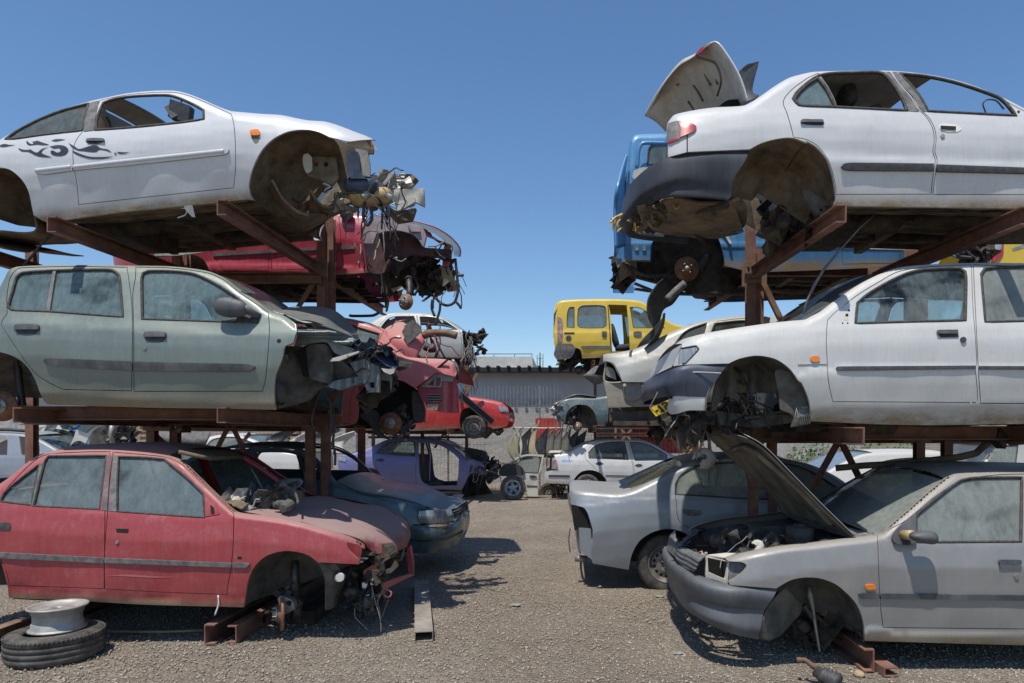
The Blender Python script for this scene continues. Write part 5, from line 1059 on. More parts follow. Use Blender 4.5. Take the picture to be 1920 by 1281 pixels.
c.loft('torn_trim', [P('I', '865,270,.75 930,215,.8 1000,205,.85'), P('I', '880,300,.75 920,270,.8 1002,212,.85'), P('I', '920,400,.7 930,380,.75 960,390,.8'), P('I', '920,470,.6 980,450,.6 1005,425,.7')], M['trim'], thick=.01); c.panel('boot_opening', P('I', '730,500c 800,455 900,450 925,470c 1010,430 900,495c'), M['void'], flat=.3, lip=0, g=5)
c.tube('seat_belt_loop', P('K', '1400,460,.5 1372,380,.5 1400,350,.5 1470,355,.5 1530,420,.5'), .006, M['hose']); seat(c, 1700, 240, .5, .42, 1); seat(c, 1580, 240, .8, .34, 1)
c.finish()

# ---------------------------------------------------------------- white hatchback, middle right
c = Car('scrap_car', 'white hatchback with faded blue front bumper, middle of the right front rack', 4.75, 1700, 795, 1.66, seed=6)
TOPM = P('J', '558,1056 620,1010 760,975 1000,935 1250,900 1400,885 1475,878')+P('L', '90,850 150,820 270,730 450,610 600,535 700,497 800,479 1000,463 1290,453 1681,455')
c.top = arr(TOPM+P('R', '2000,495 2150,505 2250,540 2340,600')); c.belt = arr([(1250, 655), (1420, 625), (1550, 612), (1605, 607), (1810, 604), (2050, 600), (2400, 610)])
c.prof = prof(-.5, .25, -.3, .14, -.02, .028, 0, .018, .03, .004, .12, -.02, .155, -.024, .16, -.0245, .29, -.028, .3, -.036, .34, -.038, .42, -.026, .5, -.01, .52, -.006, .56, .0, .7, .05)
c.ends = [(1262, 80, .16), (2400, 120, .3)]; c.bottom = arr([(1240, 792), (1520, 790), (1920, 794), (2400, 794)]); c.mud = .17
archF = P('m', '1305,830c 1320,680 1370,520 1450,380 1580,265 1700,210 1920,172')+P('M', '1640,52 1740,122 1800,205')+P('N', '252,150 290,230 315,320 322,440c')
archR = P('R', '2080,794c 2085,740 2130,690 2190,670 2250,700 2290,760 2292,790c')
fd = P('N', '485,296c 462,200 446,100 442,0')+P('L', '196,1100 196,980 204,880c 262,822 430,692 600,588 720,522 850,492 1000,477 1288,464c 1302,800 1318,1000 1328,1190')+P('N', '1560,60 1572,200 1574,302c')
wf = P('L', '428,755c 500,692 650,602 800,532 900,507 1100,494 1200,496 1238,520 1246,600 1240,885c 830,895 415,907c'); rd = P('R', '1824,496c 1830,620 1834,700 1838,757c 2062,758c 2060,690 2080,640 2050,560 2035,502c'); wr = P('R', '1839,515c 1846,504 1900,501 2000,502 2020,560 2012,600c 1847,604c')
c.panel('body_shell', [TOPM[0][:3]+(True,)]+TOPM[1:]+P('R', '2000,495 2150,505 2250,540 2340,600 2400,680c 2390,780c')+archR[::-1]+P('R', '1920,795 1700,797')+archF[:3:-1]+P('m', '1580,266c 1050,281 905,300c 960,180 1010,80'), PAINT['white3'], holes=[fd, rd, P('m', '1008,85c 1190,55 1218,92 1062,262c 968,285c 975,180')], mirror='far_side')
fdo = c.panel('door', fd, PAINT['white3'], holes=[wf], shrink=1.4, mirror='far_side'); rdo = c.panel('door', rd, PAINT['white3'], holes=[wr], shrink=1.6, mirror='far_side')
c.window(wf, GL['clear'], .011, parent=fdo); c.window(wr, GL['thick'], .011, parent=rdo)
c.panel('head_lamp', P('m', '1008,85c 1190,55 1218,92 1062,262c 968,285c 975,180'), M['clear'], off=.004, lip=0, g=6, mirror='far_lamp'); c.tube('lamp_frame', P('m', '1008,85c 1190,55 1218,92 1062,262c 1020,272c'), .005, M['trim'], surf=True)
c.strip('side_moulding', P('N', '512,45 520,31 560,28 1558,22c 1560,47c 560,60 520,57'), M['trim'], parent=fdo); c.strip('side_moulding', P('N', '1588,25c 2400,27c 2400,52c 1588,50c'), M['trim'], parent=rdo); c.strip('fender_moulding', P('N', '225,5c 440,2c 440,10c 225,14c'), PAINT['white3'], th=.006)
handle(c, P('L', '1030,958c 1185,952c 1192,1008c 1060,1012c 1040,990'), fdo); spot(c, 1807, 637, 5.5, M['trim'], 'door_lock', .012, fdo); c.panel('side_lamp', P('L', '82,1160 110,1150 145,1155 147,1185 115,1198 88,1188'), M['orange'], off=-.014, lip=.014, g=4)
for x, y, r in ((1586, 597, 4), (1592, 582, 2), (1580, 606, 1.5), (1589.5, 606, 1.5), (1588, 591, 3)): spot(c, x, y, r, M['void'] if r != 4 else M['primer'], 'mirror_hole', .002, fdo)
for x, y, rx, ry, dp in ((1840, 658, 10, 12, .012), (1850, 676, 14, 5, -.01), (1832, 740, 6, 30, .006)): c.dents.append((x, y, rx, ry, dp))
FB = simple('faded_blue_bumper', (.032, .042, .07), .5, scale=6, col2=(.085, .095, .12), vec=(1, 1, .35), bmp=.1)
c.loft('front_bumper', [P('R', '1368,681,.0 1320,683,.0 1284,686,.0 1266,690,.03 1250,696,.12 1236,702,.3 1224,707,.55 1219,709,.84'), P('R', '1356,694,-.02 1310,693,-.02 1272,696,-.01 1254,702,.07 1240,708,.22 1222,715,.55 1214,718,.84'), P('R', '1342,715,-.02 1300,715,-.02 1268,718,.0 1248,722,.08 1234,727,.24 1219,731,.55 1212,733,.84'), P('R', '1326,743,.0 1295,743,.0 1268,742,.03 1250,744,.12 1238,746,.3 1224,748,.55 1218,749,.84')], FB, n=34, mirror=True)
c.tube('bumper_groove', P('R', '1352,700 1310,698 1276,699'), .004, M['primer'], surf=True, off=-.022)
c.loft('lower_valance', [P('R', '1325,744,.01 1295,744,.01 1266,742,.05 1256,746,.15'), P('R', '1324,757,.01 1290,758,.02 1268,760,.06 1252,768,.16'), P('R', '1323,770,.02 1290,770,.03 1270,776,.08 1258,776,.2')], PAINT['white3'], n=16, thick=.01)
c.panel('fog_lamp_hole', P('m', '835,620 880,575 925,560c 925,690c 880,690 845,665'), M['void'], flat=.08, lip=.0, g=4)
c.well(archF, M['well2'], depth=.3, cx=1425, cy=770, capm=False, scale=.97); c.well(archR, M['well'], depth=.4)
c.panel('inner_wing', P('M', '1180,420 1230,180 1340,80 1530,40 1700,90 1790,220 1800,420c 1680,420c 1650,290c 1500,290c 1330,290 1260,330 1200,420'), M['well2'], flat=lambda X, Y: .32+.03*np.sin(X*.15), lip=.04, g=8)
c.panel('rear_liner', P('N', '60,60 200,90 290,230 316,400 320,455 170,485c 190,400 90,350c 80,230'), M['well2'], flat=.06, lip=.01, g=7)
ms = MB()
for k in range(8):
    for j in (0, 1): ms.tube([c.q(1488+k*4.3, 800-k*.7, .04), c.q(1500+k*2.7+(4 if j else -6), 762, .04)], .003, 4)
ms.build('mesh_flap', M['wire'], c.root)
c.panel('front_rail', P('M', '1140,400c 1420,440 1740,410c 1760,500c 1500,530 1150,510c'), M['well2'], flat=.38, lip=.08, g=8); b = MB(); b.tube([c.q(1395, 785, .35), c.q(1440, 778, .4), c.q(1480, 776, .4)], .022, 8); b.tube([c.q(1360, 710, .35), c.q(1400, 720, .3), c.q(1404, 760, .3), c.q(1385, 790, .35)], .009, 6); b.tube([c.q(1376, 690, .3), c.q(1398, 702, .28), c.q(1403, 720, .28)], .012, 6)
b.build('suspension_strut', M['dmetal'], c.root); c.panel('strut_bracket', P('M', '1500,290c 1560,290c 1550,400c 1510,400c'), M['metal'], flat=.3, lip=.02, g=5, holes=[ellipse(1424.5, 747, 2, 2, 6)])
wires(c, 'hanging_wires', (1350, 740, 1420, 770), .3, .5, 18, 51, M['hose'], .006, .4, spread=.3); scrap(c, 'front_scrap', (1265, 770, 1380, 800), .3, 1.1, 30, 52, M['under2'], .13); scrap(c, 'front_scrap', (1250, 775, 1330, 815), .7, 1.4, 16, 53, M['under'], .15)
wires(c, 'hanging_wires', (1270, 780, 1330, 800), .4, 1.0, 14, 54, M['wire'], .004, .5, spread=.3)
c.cap('hood', P('J', '558,1056c 620,1012 760,977 1000,937 1250,902 1400,887 1475,880c'), PAINT['white3'], .05); c.cap('windscreen', P('L', '30,876c 150,822 270,732 450,612 600,537 690,500c'), GL['dark'], .03, bow=(-.1, .02)); c.cap('roof', P('L', '690,500c 800,480 1000,464 1290,454 1681,456')+P('R', '2000,496 2150,506c'), PAINT['white3'], .04)
c.cap('nose_panel', P('J', '556,1058c 530,1120 495,1200 475,1230c'), PAINT['silverw'], 0, bow=(-.02, 0))
c.under(1540, 2060, 792, .5, 4); c.floor(P('N', '330,450c 1000,462 1920,462')+P('R', '2078,796c'), M['under2']); seat(c, 1760, 640, .45, .5, -1); seat(c, 1900, 640, .45, .5, -1); seat(c, 1760, 640, 1.15, .5, -1)
c.finish()

# ---------------------------------------------------------------- silver hatchback, bottom right
c = Car('scrap_car', 'silver hatchback with its bonnet open and grey bumper, bottom right on steel rails', 4.64, 1700, 1207, 1.68, seed=7)
FTS = P('f', '466,350 560,320 700,290 900,256 1100,235 1300,210 1500,186 1600,172'); RTS = P('h', '760,960 860,870 960,785 1100,660 1200,575 1280,512 1340,477 1420,464 1600,455 1920,458')+P('R', '2060,888 2180,905 2300,945 2420,985')
c.top = arr(FTS+P('R', '1643,1001')+RTS); c.belt = arr([(1350, 1050), (1500, 1025), (1643, 1010), (1720, 1018), (1920, 1016), (2420, 1020)]); c.prof = PR_CREASE
c.prof = prof(-.5, .25, -.3, .14, -.02, .026, 0, .018, .03, .006, .17, -.024, .18, -.0245, .34, -.021, .5, -.010, .6, .0, .61, -.012, .66, .0, .75, .03)
c.ends = [(1345, 110, .16), (2440, 120, .3)]; c.bottom = arr([(1350, 1200), (1600, 1203), (1920, 1209), (2440, 1209)]); c.mud = .1
archF = P('f', '860,573c 900,547 980,507 1090,490 1200,500 1310,545 1400,620 1460,690 1500,780 1520,880 1524,965c'); archR = P('R', '2080,1210c 2085,1160 2120,1095 2190,1065 2260,1090 2300,1160 2305,1205c')
fd = P('P', '866,295c 872,400 876,550 886,750 906,914c 1845,924')+P('R', '1938,1182c 1940,1050 1932,888c 1870,890 1818,896 1793,904 1746,937 1699,975 ')
wf = P('R', '1717,966c 1752,937 1785,912 1802,901 1827,896 1916,895c 1914,1016c 1718,1017c')
c.panel('body_shell', [FTS[0][:3]+(True,)]+FTS[1:]+P('R', '1643,1001')+RTS+P('R', '2450,1050 2430,1195c')+archR[::-1]+P('R', '1920,1210')+archF[::-1]+P('f', '515,547c 500,520c 560,490 620,440 638,398 600,376 510,370c'), PAINT['silver'], holes=[fd], mirror='far_side')
fdo = c.panel('door', fd, PAINT['silver'], holes=[wf], shrink=1.5, mirror='far_side'); c.window(wf, GL['thick'], .01, parent=fdo)
c.window(P('R', '1950,896c 2050,898 2120,925 2140,960 2130,1015c 1952,1016c'), GL['thick'], .01)
c.strip('side_moulding', P('P', '745,692c 765,683 880,685c 884,720c 775,722c'), M['bumper'], th=.016); c.strip('side_moulding', P('P', '890,685c 1845,697')+P('R', '1936,1117c 1936,1127c')+P('P', '895,721c'), M['bumper'], th=.016, parent=fdo)
c.panel('side_lamp', P('P', '797,630 827,626 857,630 857,655 827,660 797,655'), M['orange'], off=-.016, lip=.016, g=4); handle(c, P('P', '1680,466c 1700,460 1830,460 1835,500 1815,522 1700,520 1685,500'), fdo, mat=PAINT['silver']); spot(c, 1907, 1082, 4.5, M['metal'], 'door_lock', .008, fdo)
# door mirror
b = MB(); o_ = c.on(1731, 1007, -.15); v = []
for a_ in range(13):
    ph = -math.pi/2+math.pi*a_/12
    for t in range(18):
        th = 2*math.pi*t/18; sp = lambda q, e=.7: math.copysign(abs(q)**e, q); k = .75+.25*math.sin(ph)
        v.append(o_+Vector((sp(math.sin(ph))*.09, sp(math.cos(ph))*math.cos(th)*.06, sp(math.cos(ph))*math.sin(th)*.055*k-sp(math.sin(ph))*.008)))
b.add(v, [(a_*18+t, a_*18+(t+1) % 18, (a_+1)*18+(t+1) % 18, (a_+1)*18+t) for a_ in range(12) for t in range(18)]); mm = b.build('door_mirror', M['bumper'], fdo)
b = MB(); p0 = c.on(1693, 1003, -.02); b.tube([p0, c.on(1702, 1003, -.09), c.on(1711, 1004, -.14)], [.032, .032, .034], 12); b.build('mirror_arm', M['amberp'], mm)
c.panel('mirror_base', P('P', '1127,168c 1130,345c 1075,362 1000,355 975,330 985,290 1050,220'), M['bumper'], off=-.03, lip=.03, parent=fdo, g=7)
BG = simple('chalky_grey_bumper', (.062, .066, .074), .55, scale=5, col2=(.14, .145, .15), vec=(1, 1, .4), bmp=.1, lo=.3, hi=.72)
c.loft('front_bumper', [P('R', '1456,1099,.04 1410,1098,.05 1368,1095,.07 1335,1087,.14 1300,1074,.28 1280,1062,.48 1266,1052,.84'), P('R', '1457,1105,.0 1410,1103,.0 1368,1100,.02 1330,1091,.1 1292,1077,.25 1272,1064,.48 1258,1053,.84'), P('R', '1450,1120,-.02 1410,1117,-.02 1366,1113,-.01 1325,1103,.07 1288,1088,.24 1267,1073,.5 1255,1062,.84'), P('R', '1438,1138,.0 1405,1137,.0 1364,1134,.01 1325,1123,.09 1290,1107,.26 1269,1093,.52 1259,1080,.84'),
                        P('R', '1432,1148,.02 1400,1146,.02 1362,1142,.04 1326,1132,.12 1293,1115,.28 1272,1101,.54 1262,1088,.84'), P('R', '1426,1180,.0 1395,1176,.0 1358,1168,.02 1325,1157,.1 1295,1140,.27 1277,1123,.54 1266,1106,.84'), P('R', '1422,1199,.03 1385,1192,.03 1345,1178,.08 1315,1162,.18 1290,1146,.36 1276,1132,.6 1270,1122,.84')], BG, n=36, mirror=True)
c.loft('fender_liner', [P('f', '735,950,.02 745,850,.02 800,700,.03 930,560,.04'), P('f', '800,960,.08 850,800,.1 900,700,.12 1000,640,.14'), P('f', '880,930,.16 960,850,.2 1040,760,.24 1055,680,.26')], M['well2'], thick=.008, label='torn plastic fender liner')
c.well(archF, M['well2'], depth=.34, cx=1535, cy=1200, scale=.96); c.well(archR, M['well2'], depth=.4)
c.floor(P('P', '780,1008c 1300,1024 1845,1030')+P('R', '2078,1212c'), M['under2'])
# engine bay
BD = simple('engine_bay_dust', (.022, .022, .024), .8, scale=10, col2=(.085, .078, .07))
c.loft('engine_bay', [P('f', '560,330,.1 900,270,.1 1300,225,.1 1560,190,.1'), P('f', '480,310,.5 800,250,.5 1150,190,.5 1450,170,.5'), P('f', '380,250,1.0 650,190,1.0 950,130,1.0 1300,110,1.0'), P('f', '290,170,1.5 450,115,1.5 700,90,1.5 1000,60,1.5')], BD, n=30, crumple=.05, cs=9)
c.loft('firewall', [P('f', '1600,175,.1 1400,90,.8 1180,20,1.55'), P('f', '1570,200,.1 1370,120,.8 1130,50,1.55')], BD, thick=.03)
c.loft('inner_wing', [P('f', '240,150,1.6 420,115,1.6 700,85,1.6 1000,45,1.6'), P('f', '180,220,1.5 300,200,1.5 600,150,1.5 900,100,1.5')], BD, thick=.01)
scrap(c, 'engine_parts', (1340, 1000, 1560, 1018), .3, 1.3, 40, 61, BD, .09); scrap(c, 'engine_parts', (1400, 1010, 1560, 1028), .2, .6, 14, 62, M['dmetal'], .06)
for x, y, i in ((1422, 985, .9), (1500, 990, .35)):
    b = MB(); b.lathe(c.q(x, y, i), (0, 0, 1), [(.1, -.12), (.1, .0), (.085, .012), (.05, .012), (.045, .03), (0, .03)], 20); b.build('strut_tower', BD, c.root)
b = MB(); b.obox(c.q(1440, 1003, .6), (.14, 0, 0), (0, .12, 0), (0, 0, .08)); b.obox(c.q(1395, 1005, .75), (.1, 0, 0), (0, .15, 0), (0, 0, .06)); b.build('battery_box', BD, c.root, smooth=False)
wires(c, 'engine_wires', (1340, 995, 1590, 1012), .2, 1.2, 20, 63, M['hose'], .006, .5, spread=.3); wires(c, 'engine_wires', (1400, 1000, 1590, 1012), .2, 1.0, 6, 64, M['wire'], .003, .5, spread=.3)
b = MB(); b.lathe(c.q(1420, 1025, .2), (-.2, -.9, .4), [(0, .02), (.03, .03), (.045, .02), (.045, 0), (.03, -.01)], 14, 0, 5); b.build('lamp_reflector', M['primer'], c.root)
# front panel with empty lamp bay
c.panel('headlamp_frame', P('f', '335,332c 500,368c 510,372c 495,540c 420,515 330,490c'), M['primer'], holes=[P('f', '346,342c 500,374c 478,505c 440,490 352,450c')], flat=lambda X, Y: .12+np.clip((1366-X)/46, 0, 1)*.1, lip=.03, g=5)
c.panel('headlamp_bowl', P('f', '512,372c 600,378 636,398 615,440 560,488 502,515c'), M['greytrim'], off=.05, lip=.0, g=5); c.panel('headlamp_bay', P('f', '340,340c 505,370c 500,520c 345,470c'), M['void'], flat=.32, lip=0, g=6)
c.loft('front_grille', [P('f', '330,330,.2 250,300,.4 190,275,.6 150,268,.84'), P('f', '285,370,.2 220,335,.4 150,300,.6 120,275,.84'), P('f', '270,400,.2 200,370,.4 140,335,.6 108,300,.84'), P('f', '240,450,.24 180,420,.4 130,380,.6 105,340,.84')], M['greytrim'], n=16, mirror=True, thick=.012)
for k in range(3): c.tube('grille_bar', P('f', '%d,%d,.19 %d,%d,.4 %d,%d,.6 %d,%d,.84' % (280-12*k, 372+28*k, 215-14*k, 338+28*k, 148-12*k, 302+26*k, 116-4*k, 278+24*k)), .012, M['bumper'])
c.loft('slam_panel', [P('f', '200,280,.75 260,290,.5 350,300,.25'), P('f', '230,320,.7 290,350,.5 300,370,.3')], simple('pinkish_primer', (.36, .26, .2), .7, scale=20, col2=(.45, .36, .28)), thick=.01, crumple=.03, cs=14)
c.loft('slam_panel', [P('f', '480,310,.2 560,312,.16'), P('f', '340,325,.24 470,345,.14')], M['primer'], thick=.01)
c.loft('slam_panel', [P('f', '120,265,.84 190,180,1.2 290,120,1.6'), P('f', '160,240,.84 230,185,1.2 330,130,1.6')], M['greytrim'], thick=.02, crumple=.02, cs=9)
hd = c.loft('hood', [P('R', '1602,1010,.08 1535,990,.8 1472,968,1.5'), P('R', '1545,955,.08 1495,942,.8 1440,925,1.5'), P('R', '1488,897,.08 1440,885,.8 1395,882,1.5'), P('R', '1432,842,.09 1395,832,.8 1355,845,1.45'), P('R', '1400,822,.12 1368,812,.8 1336,828,1.38'), P('R', '1384,817,.2 1358,810,.8 1330,818,1.3')], simple('dusty_bonnet_underside', (.09, .078, .06), .8, scale=5, col2=(.24, .21, .165), bmp=.4), n=26, thick=.006)
c.loft('hood_skin', [P('R', '1604,1006,.06 1540,982,.8 1476,960,1.52'), P('R', '1547,951,.06 1497,934,.8 1443,917,1.52'), P('R', '1490,893,.06 1443,877,.8 1399,874,1.52'), P('R', '1435,838,.07 1400,822,.8 1360,836,1.47'), P('R', '1402,818,.09 1370,804,.8 1338,820,1.4')], PAINT['silver'], n=20, thick=.006, parent=hd)
for t in ('1560,985,.25 1500,920,.25 1420,850,.25', '1500,965,1.2 1450,900,1.2 1385,850,1.2', '1420,850,.25 1395,838,.7 1370,846,1.2', '1530,975,.7 1475,910,.7 1410,850,.7'): c.tube('hood_rib', P('R', t), .022, simple('dusty_bonnet_underside', (0,)*3), parent=hd)
c.tube('hood_stay', P('R', '1505,970,1.1 1518,925,1.0 1545,905,.9'), .008, M['rustd'])
c.cap('windscreen', P('R', '1643,1001c')+P('h', '760,960 860,870 960,785 1100,660 1200,575 1278,514c'), GL['thick'], .03, bow=(-.1, .03)); c.cap('scuttle', P('f', '1440,198c 1500,188 1600,174')+P('R', '1642,1002c'), M['greytrim'], .02, bow=(-.12, 0), n=8)
c.cap('roof', P('h', '1278,514c 1340,478 1420,465 1600,456 1920,459')+P('R', '2060,889c'), PAINT['silver'], .05, flatten=3); c.cap('rear_hatch', P('R', '2060,889c 2180,905 2300,945 2420,985c'), PAINT['silver'], .03)
# strut hardware in the empty wheel arch
b = MB(); b.tube([c.q(1517, 1100, .3), c.q(1520, 1118, .3), c.q(1524, 1140, .3), c.q(1530, 1180, .28), c.q(1537, 1222, .22)], [.012, .022, .014, .010, .008], 10); b.build('shock_absorber', M['metal'], c.root)
b = MB(); b.tube([c.q(1508, 1135, .28), c.q(1525, 1160, .3), c.q(1545, 1175, .34)], .02, 8); b.tube([c.q(1508, 1195, .25), c.q(1516, 1235, .2), c.q(1522, 1262, .12)], .006, 6); b.tube([c.q(1500, 1200, .5), c.q(1540, 1190, .5), c.q(1570, 1170, .5)], .025, 8); b.build('suspension_arm', M['dmetal'], c.root)
scrap(c, 'suspension_scrap', (1500, 1150, 1560, 1200), .25, .7, 18, 66, M['under2'], .09); seat(c, 1800, 1060, .45, .5, -1); seat(c, 1800, 1060, 1.15, .5, -1)
b = MB(); b.lathe(c.q(1760, 985, .5), (-1, 0, .45), [(.165, 0), (.18, .015), (.19, 0), (.18, -.015), (.165, 0)], 24); b.build('steering_wheel', M['trim'], c.root)
c.finish()
# ================================================================== second row on the racks
PR2 = prof(-.6, .25, -.35, .16, -.03, .03, 0, .02, .03, .006, .15, -.02, .3, -.03, .45, -.02, .6, .0, .8, .045)
def quick(label, D, x0, yb, mat, top, lower, doors=(), belt=None, W=1.66, seed=1, ends=(), roof=None, glass=None, fglass=None, hood=None, rear=None, boot=None, floor=None, arches=(), cut=(), pf=None, group=None, crown=.04, dirt=.12, seats=(), bowf=.08, face=1, wellmat=None, cat='car', name='scrap_car', seal=.009):
    """one car: top outline left to right, lower outline right to left, doors with their windows"""
    c = Car(name, label, D, x0, yb, W, seed=seed, group=group, cat=cat); c.top = arr(top) if len(top) > 12 else dense(top, False, 6)[:, :2]
    c.belt = np.array([(p[0], p[1]) for p in belt]); c.prof = pf or PR2; c.ends = list(ends); c.bottom = np.array([(x0-900, yb), (x0+900, yb)]); c.mud = dirt
    holes = [d[0] for d in doors]+[h[0] for h in cut]
    c.panel('body_shell', [top[0][:3]+(True,)]+list(top[1:-1])+[top[-1][:3]+(True,)]+list(lower), mat, holes=holes, mirror='far_side')
    c.doors = []
    for d in doors:
        o = c.panel('door', d[0], mat, holes=[w[0] for w in d[1]], shrink=1.0 if D < 10 else .6, mirror='far_side', lip=.03); c.doors.append(o)
        for w in d[1]: c.window(w[0], w[1], seal, parent=o, glass=w[1] is not None)
    for h in cut:
        if len(h) > 1 and h[1] is not None: c.window(h[0], h[1], seal)
    for nm, ln, mt, cr, bw in (('roof', roof, mat, crown, 0), ('windscreen', glass, fglass or GL['dark'], .02, bowf*face), ('hood', hood, mat, crown, 0), ('rear_window', rear, fglass or GL['dark'], .02, -bowf*face), ('boot_lid', boot, mat, crown, 0)):
        if ln: c.cap(nm, ln, mt, cr, nc=12, bow=(bw, 0))
    if floor: c.floor(floor, M['under2'])
    for a in arches: c.well(a[0], wellmat or M['well2'], depth=.38, **(a[1] if len(a) > 1 else {}))
    for q_ in seats: seat(c, *q_)
    return c
# blue-grey saloon behind the red one, on the ground
archF = P('R', '765,1048c 760,1015 735,985 700,975 665,985 640,1015 635,1050c')
c = quick('blue-grey saloon with intact headlamps parked on the ground behind the red saloon', 7.6, 500, 1052, PAINT['bluegrey'],
    P('R', '240,930 300,900 340,868 380,848 420,838 470,835 520,836 565,842 596,862 628,901c 680,921 730,929 780,941 812,954c'), P('R', '787,962c 789,984c 768,986c')+archF+P('R', '420,1052 240,1048c'),
    doors=[(P('R', '470,1035c 468,960 470,900 474,838c 520,840 560,846 590,864 622,903c 628,960 630,1035c'), [(P('R', '478,895c 480,848c 515,847 553,851 585,870 612,898c'), None)]), (P('R', '360,1035c 345,990 330,930 372,858c 420,843 470,840c 466,900 465,1035c'), [(P('R', '362,893c 378,862 410,849 462,847c 460,895c'), None)])],
    belt=P('R', '240,925 360,896 478,898 625,906 720,930 800,960'), seed=12, ends=[(800, 70, .12), (240, 60, .2)], roof=P('R', '380,849c 420,839 470,836 520,837 563,842c'), rear=P('R', '302,899c 340,869 378,850c'), boot=P('R', '240,930c 300,901c'),
    hood=P('R', '630,902c 680,921 730,929 780,941 812,954c'), floor=P('R', '250,1052c 630,1052c'), arches=[(archF, dict(cy=1050))], seats=[(420, 925, .45, .5), (420, 925, 1.15, .5), (520, 925, .45, .5), (520, 925, 1.15, .5)], crown=.045)
c.loft('hood_nose', [P('R', '812,954,.10 822,944,.4 834,932,.84'), P('R', '812,954,.10 840,950,.35 855,944,.6 862,940,.84'), P('R', '818,958,.10 848,955,.33 860,948,.6 866,944,.84')], PAINT['bluegrey'], mirror=True, n=12)
c.loft('head_lamp', [P('R', '786,959,.02 812,956,.05 834,955,.14 846,956,.24'), P('R', '784,970,.01 812,969,.04 836,968,.13 850,966,.24'), P('R', '789,981,.03 812,982,.05 836,980,.14 850,975,.26')], M['clear'], n=16)
c.loft('grille', [P('R', '849,956,.25 858,951,.45 864,946,.84'), P('R', '852,973,.27 864,966,.5 869,960,.84')], M['void'], mirror=True, n=10)
for k in range(3): c.tube('grille_bar', P('R', '%f,%f,.24 %f,%f,.46 %f,%f,.83' % (850, 960+k*5, 861, 955+k*5, 867, 950+k*4.5)), .006, PAINT['bluegrey'])
c.loft('front_bumper', [P('R', '762,982,.03 800,984,.03 828,980,.14 848,972,.32 864,964,.58 868,961,.84'), P('R', '760,987,-.01 802,990,.0 832,986,.12 852,979,.3 867,971,.56 872,967,.84'), P('R', '758,1000,-.02 802,1005,-.01 834,1001,.1 856,993,.3 869,985,.56 873,980,.84'), P('R', '762,1022,-.01 802,1025,.02 832,1022,.14 853,1013,.34 866,1005,.6 870,1000,.84'), P('R', '770,1037,.03 802,1038,.06 830,1034,.2 850,1026,.4 862,1016,.64 866,1012,.84')], PAINT['bluegrey'], n=30, mirror=True)
c.loft('bumper_strip', [P('R', '798,984,.0 830,982,.1 850,975,.28 866,966,.56 871,963,.84'), P('R', '798,988,-.015 832,987,.09 853,980,.27 869,971,.55 873,967,.84')], M['greytrim'], n=18, mirror=True)
c.loft('indicator', [P('R', '806,990,.02 828,988,.09 843,984,.2'), P('R', '807,1000,.01 829,998,.085 844,994,.2')], M['orange'], n=10, thick=.01)
c.loft('number_plate', [P('R', '858,995,.4 868,988,.64'), P('R', '857,1013,.41 867,1005,.65')], M['yelplate'], n=4, thick=.008); c.loft('grille_badge_recess', [P('R', '846,1000,.28 858,995,.44'), P('R', '846,1018,.3 857,1011,.45')], M['void'], n=4, thick=.004)
c.tube('hood_shut_line', P('R', '634,906 680,926 730,933 780,944 806,954'), .005, M['void'], surf=True, off=.002); c.tube('bumper_shut_line', P('R', '764,984,.01 800,984,.01 828,981,.11 848,974,.27'), .005, M['void']); c.tube('bumper_lower_line', P('R', '762,1012,-.03 802,1015,-.02 834,1012,.1 856,1003,.3 869,995,.56'), .006, M['void']); c.tube('wiper', P('R', '640,906,.3 680,902,.8 720,899,1.2'), .008, M['trim']); c.finish()

# dark red car, top of the left rack, second row
archF = P('b', '240,760 250,560 280,420 350,312 450,285 560,278 700,312 800,395 820,440c'); archR = P('l', '605,672c 560,590 500,545 420,525 330,545 270,600 250,690c')
c = quick('dark red car stripped to its inner wings, top left rack behind the white coupe', 7.7, 480, 516, PAINT['maroon'],
    P('R', '210,470 240,420 300,370 360,335 440,325 520,332 580,355 640,398c 665,400 690,402c'), P('b', '200,300c 245,560c 250,700c')+P('l', '1780,715 1000,712 710,700')+archR+P('R', '215,505c'),
    doors=[(P('R', '509,507c 507,460 508,400 505,332c 560,345 600,368 636,402c 640,460 642,504c'), [(P('R', '512,395c 512,345c 560,356 600,385 620,398c'), GL['grey'])]), (P('R', '420,511c 400,480 378,450 380,400 400,340 500,333c 503,400 505,507c'), [(P('R', '400,392c 412,345 500,340c 504,394c'), GL['grey'])])],
    belt=P('R', '210,440 400,396 500,398 640,402 700,410'), seed=13, ends=[(210, 60, .2)], roof=P('R', '360,336c 440,326 520,333 578,354c'), glass=P('R', '580,356c 610,376 638,397c'), rear=P('R', '212,468c 240,421 300,371 356,337c'), floor=P('R', '410,518c 640,519c'), arches=[(archR,)], crown=.05, dirt=.05, pf=prof(-.6, .25, -.35, .16, -.03, .03, 0, .02, .1, -.02, .28, -.035, .30, -.03, .55, -.005, .6, -.02, .66, -.02, .72, .02))
c.under(415, 640, 517, .5, 5); c.strip('side_moulding', P('l', '632,528c 640,516 1165,488c 1165,514c 640,545c'), M['greytrim'], parent=c.doors[1]); c.strip('side_moulding', P('l', '1172,487c 1780,450c 1780,475c 1172,513c'), M['greytrim'], parent=c.doors[0]); c.strip('side_moulding', P('b', '-20,430c 120,430 130,460 -20,468c'), M['greytrim'])
b = MB(); o_ = c.on(648, 401, -.08); b.tube([o_+Vector((-.06, 0, 0)), o_+Vector((-.04, 0, 0)), o_+Vector((.06, 0, 0)), o_+Vector((.08, 0, 0))], [.03, .055, .055, .03], 12); b.build('door_mirror', M['greytrim'], c.root)
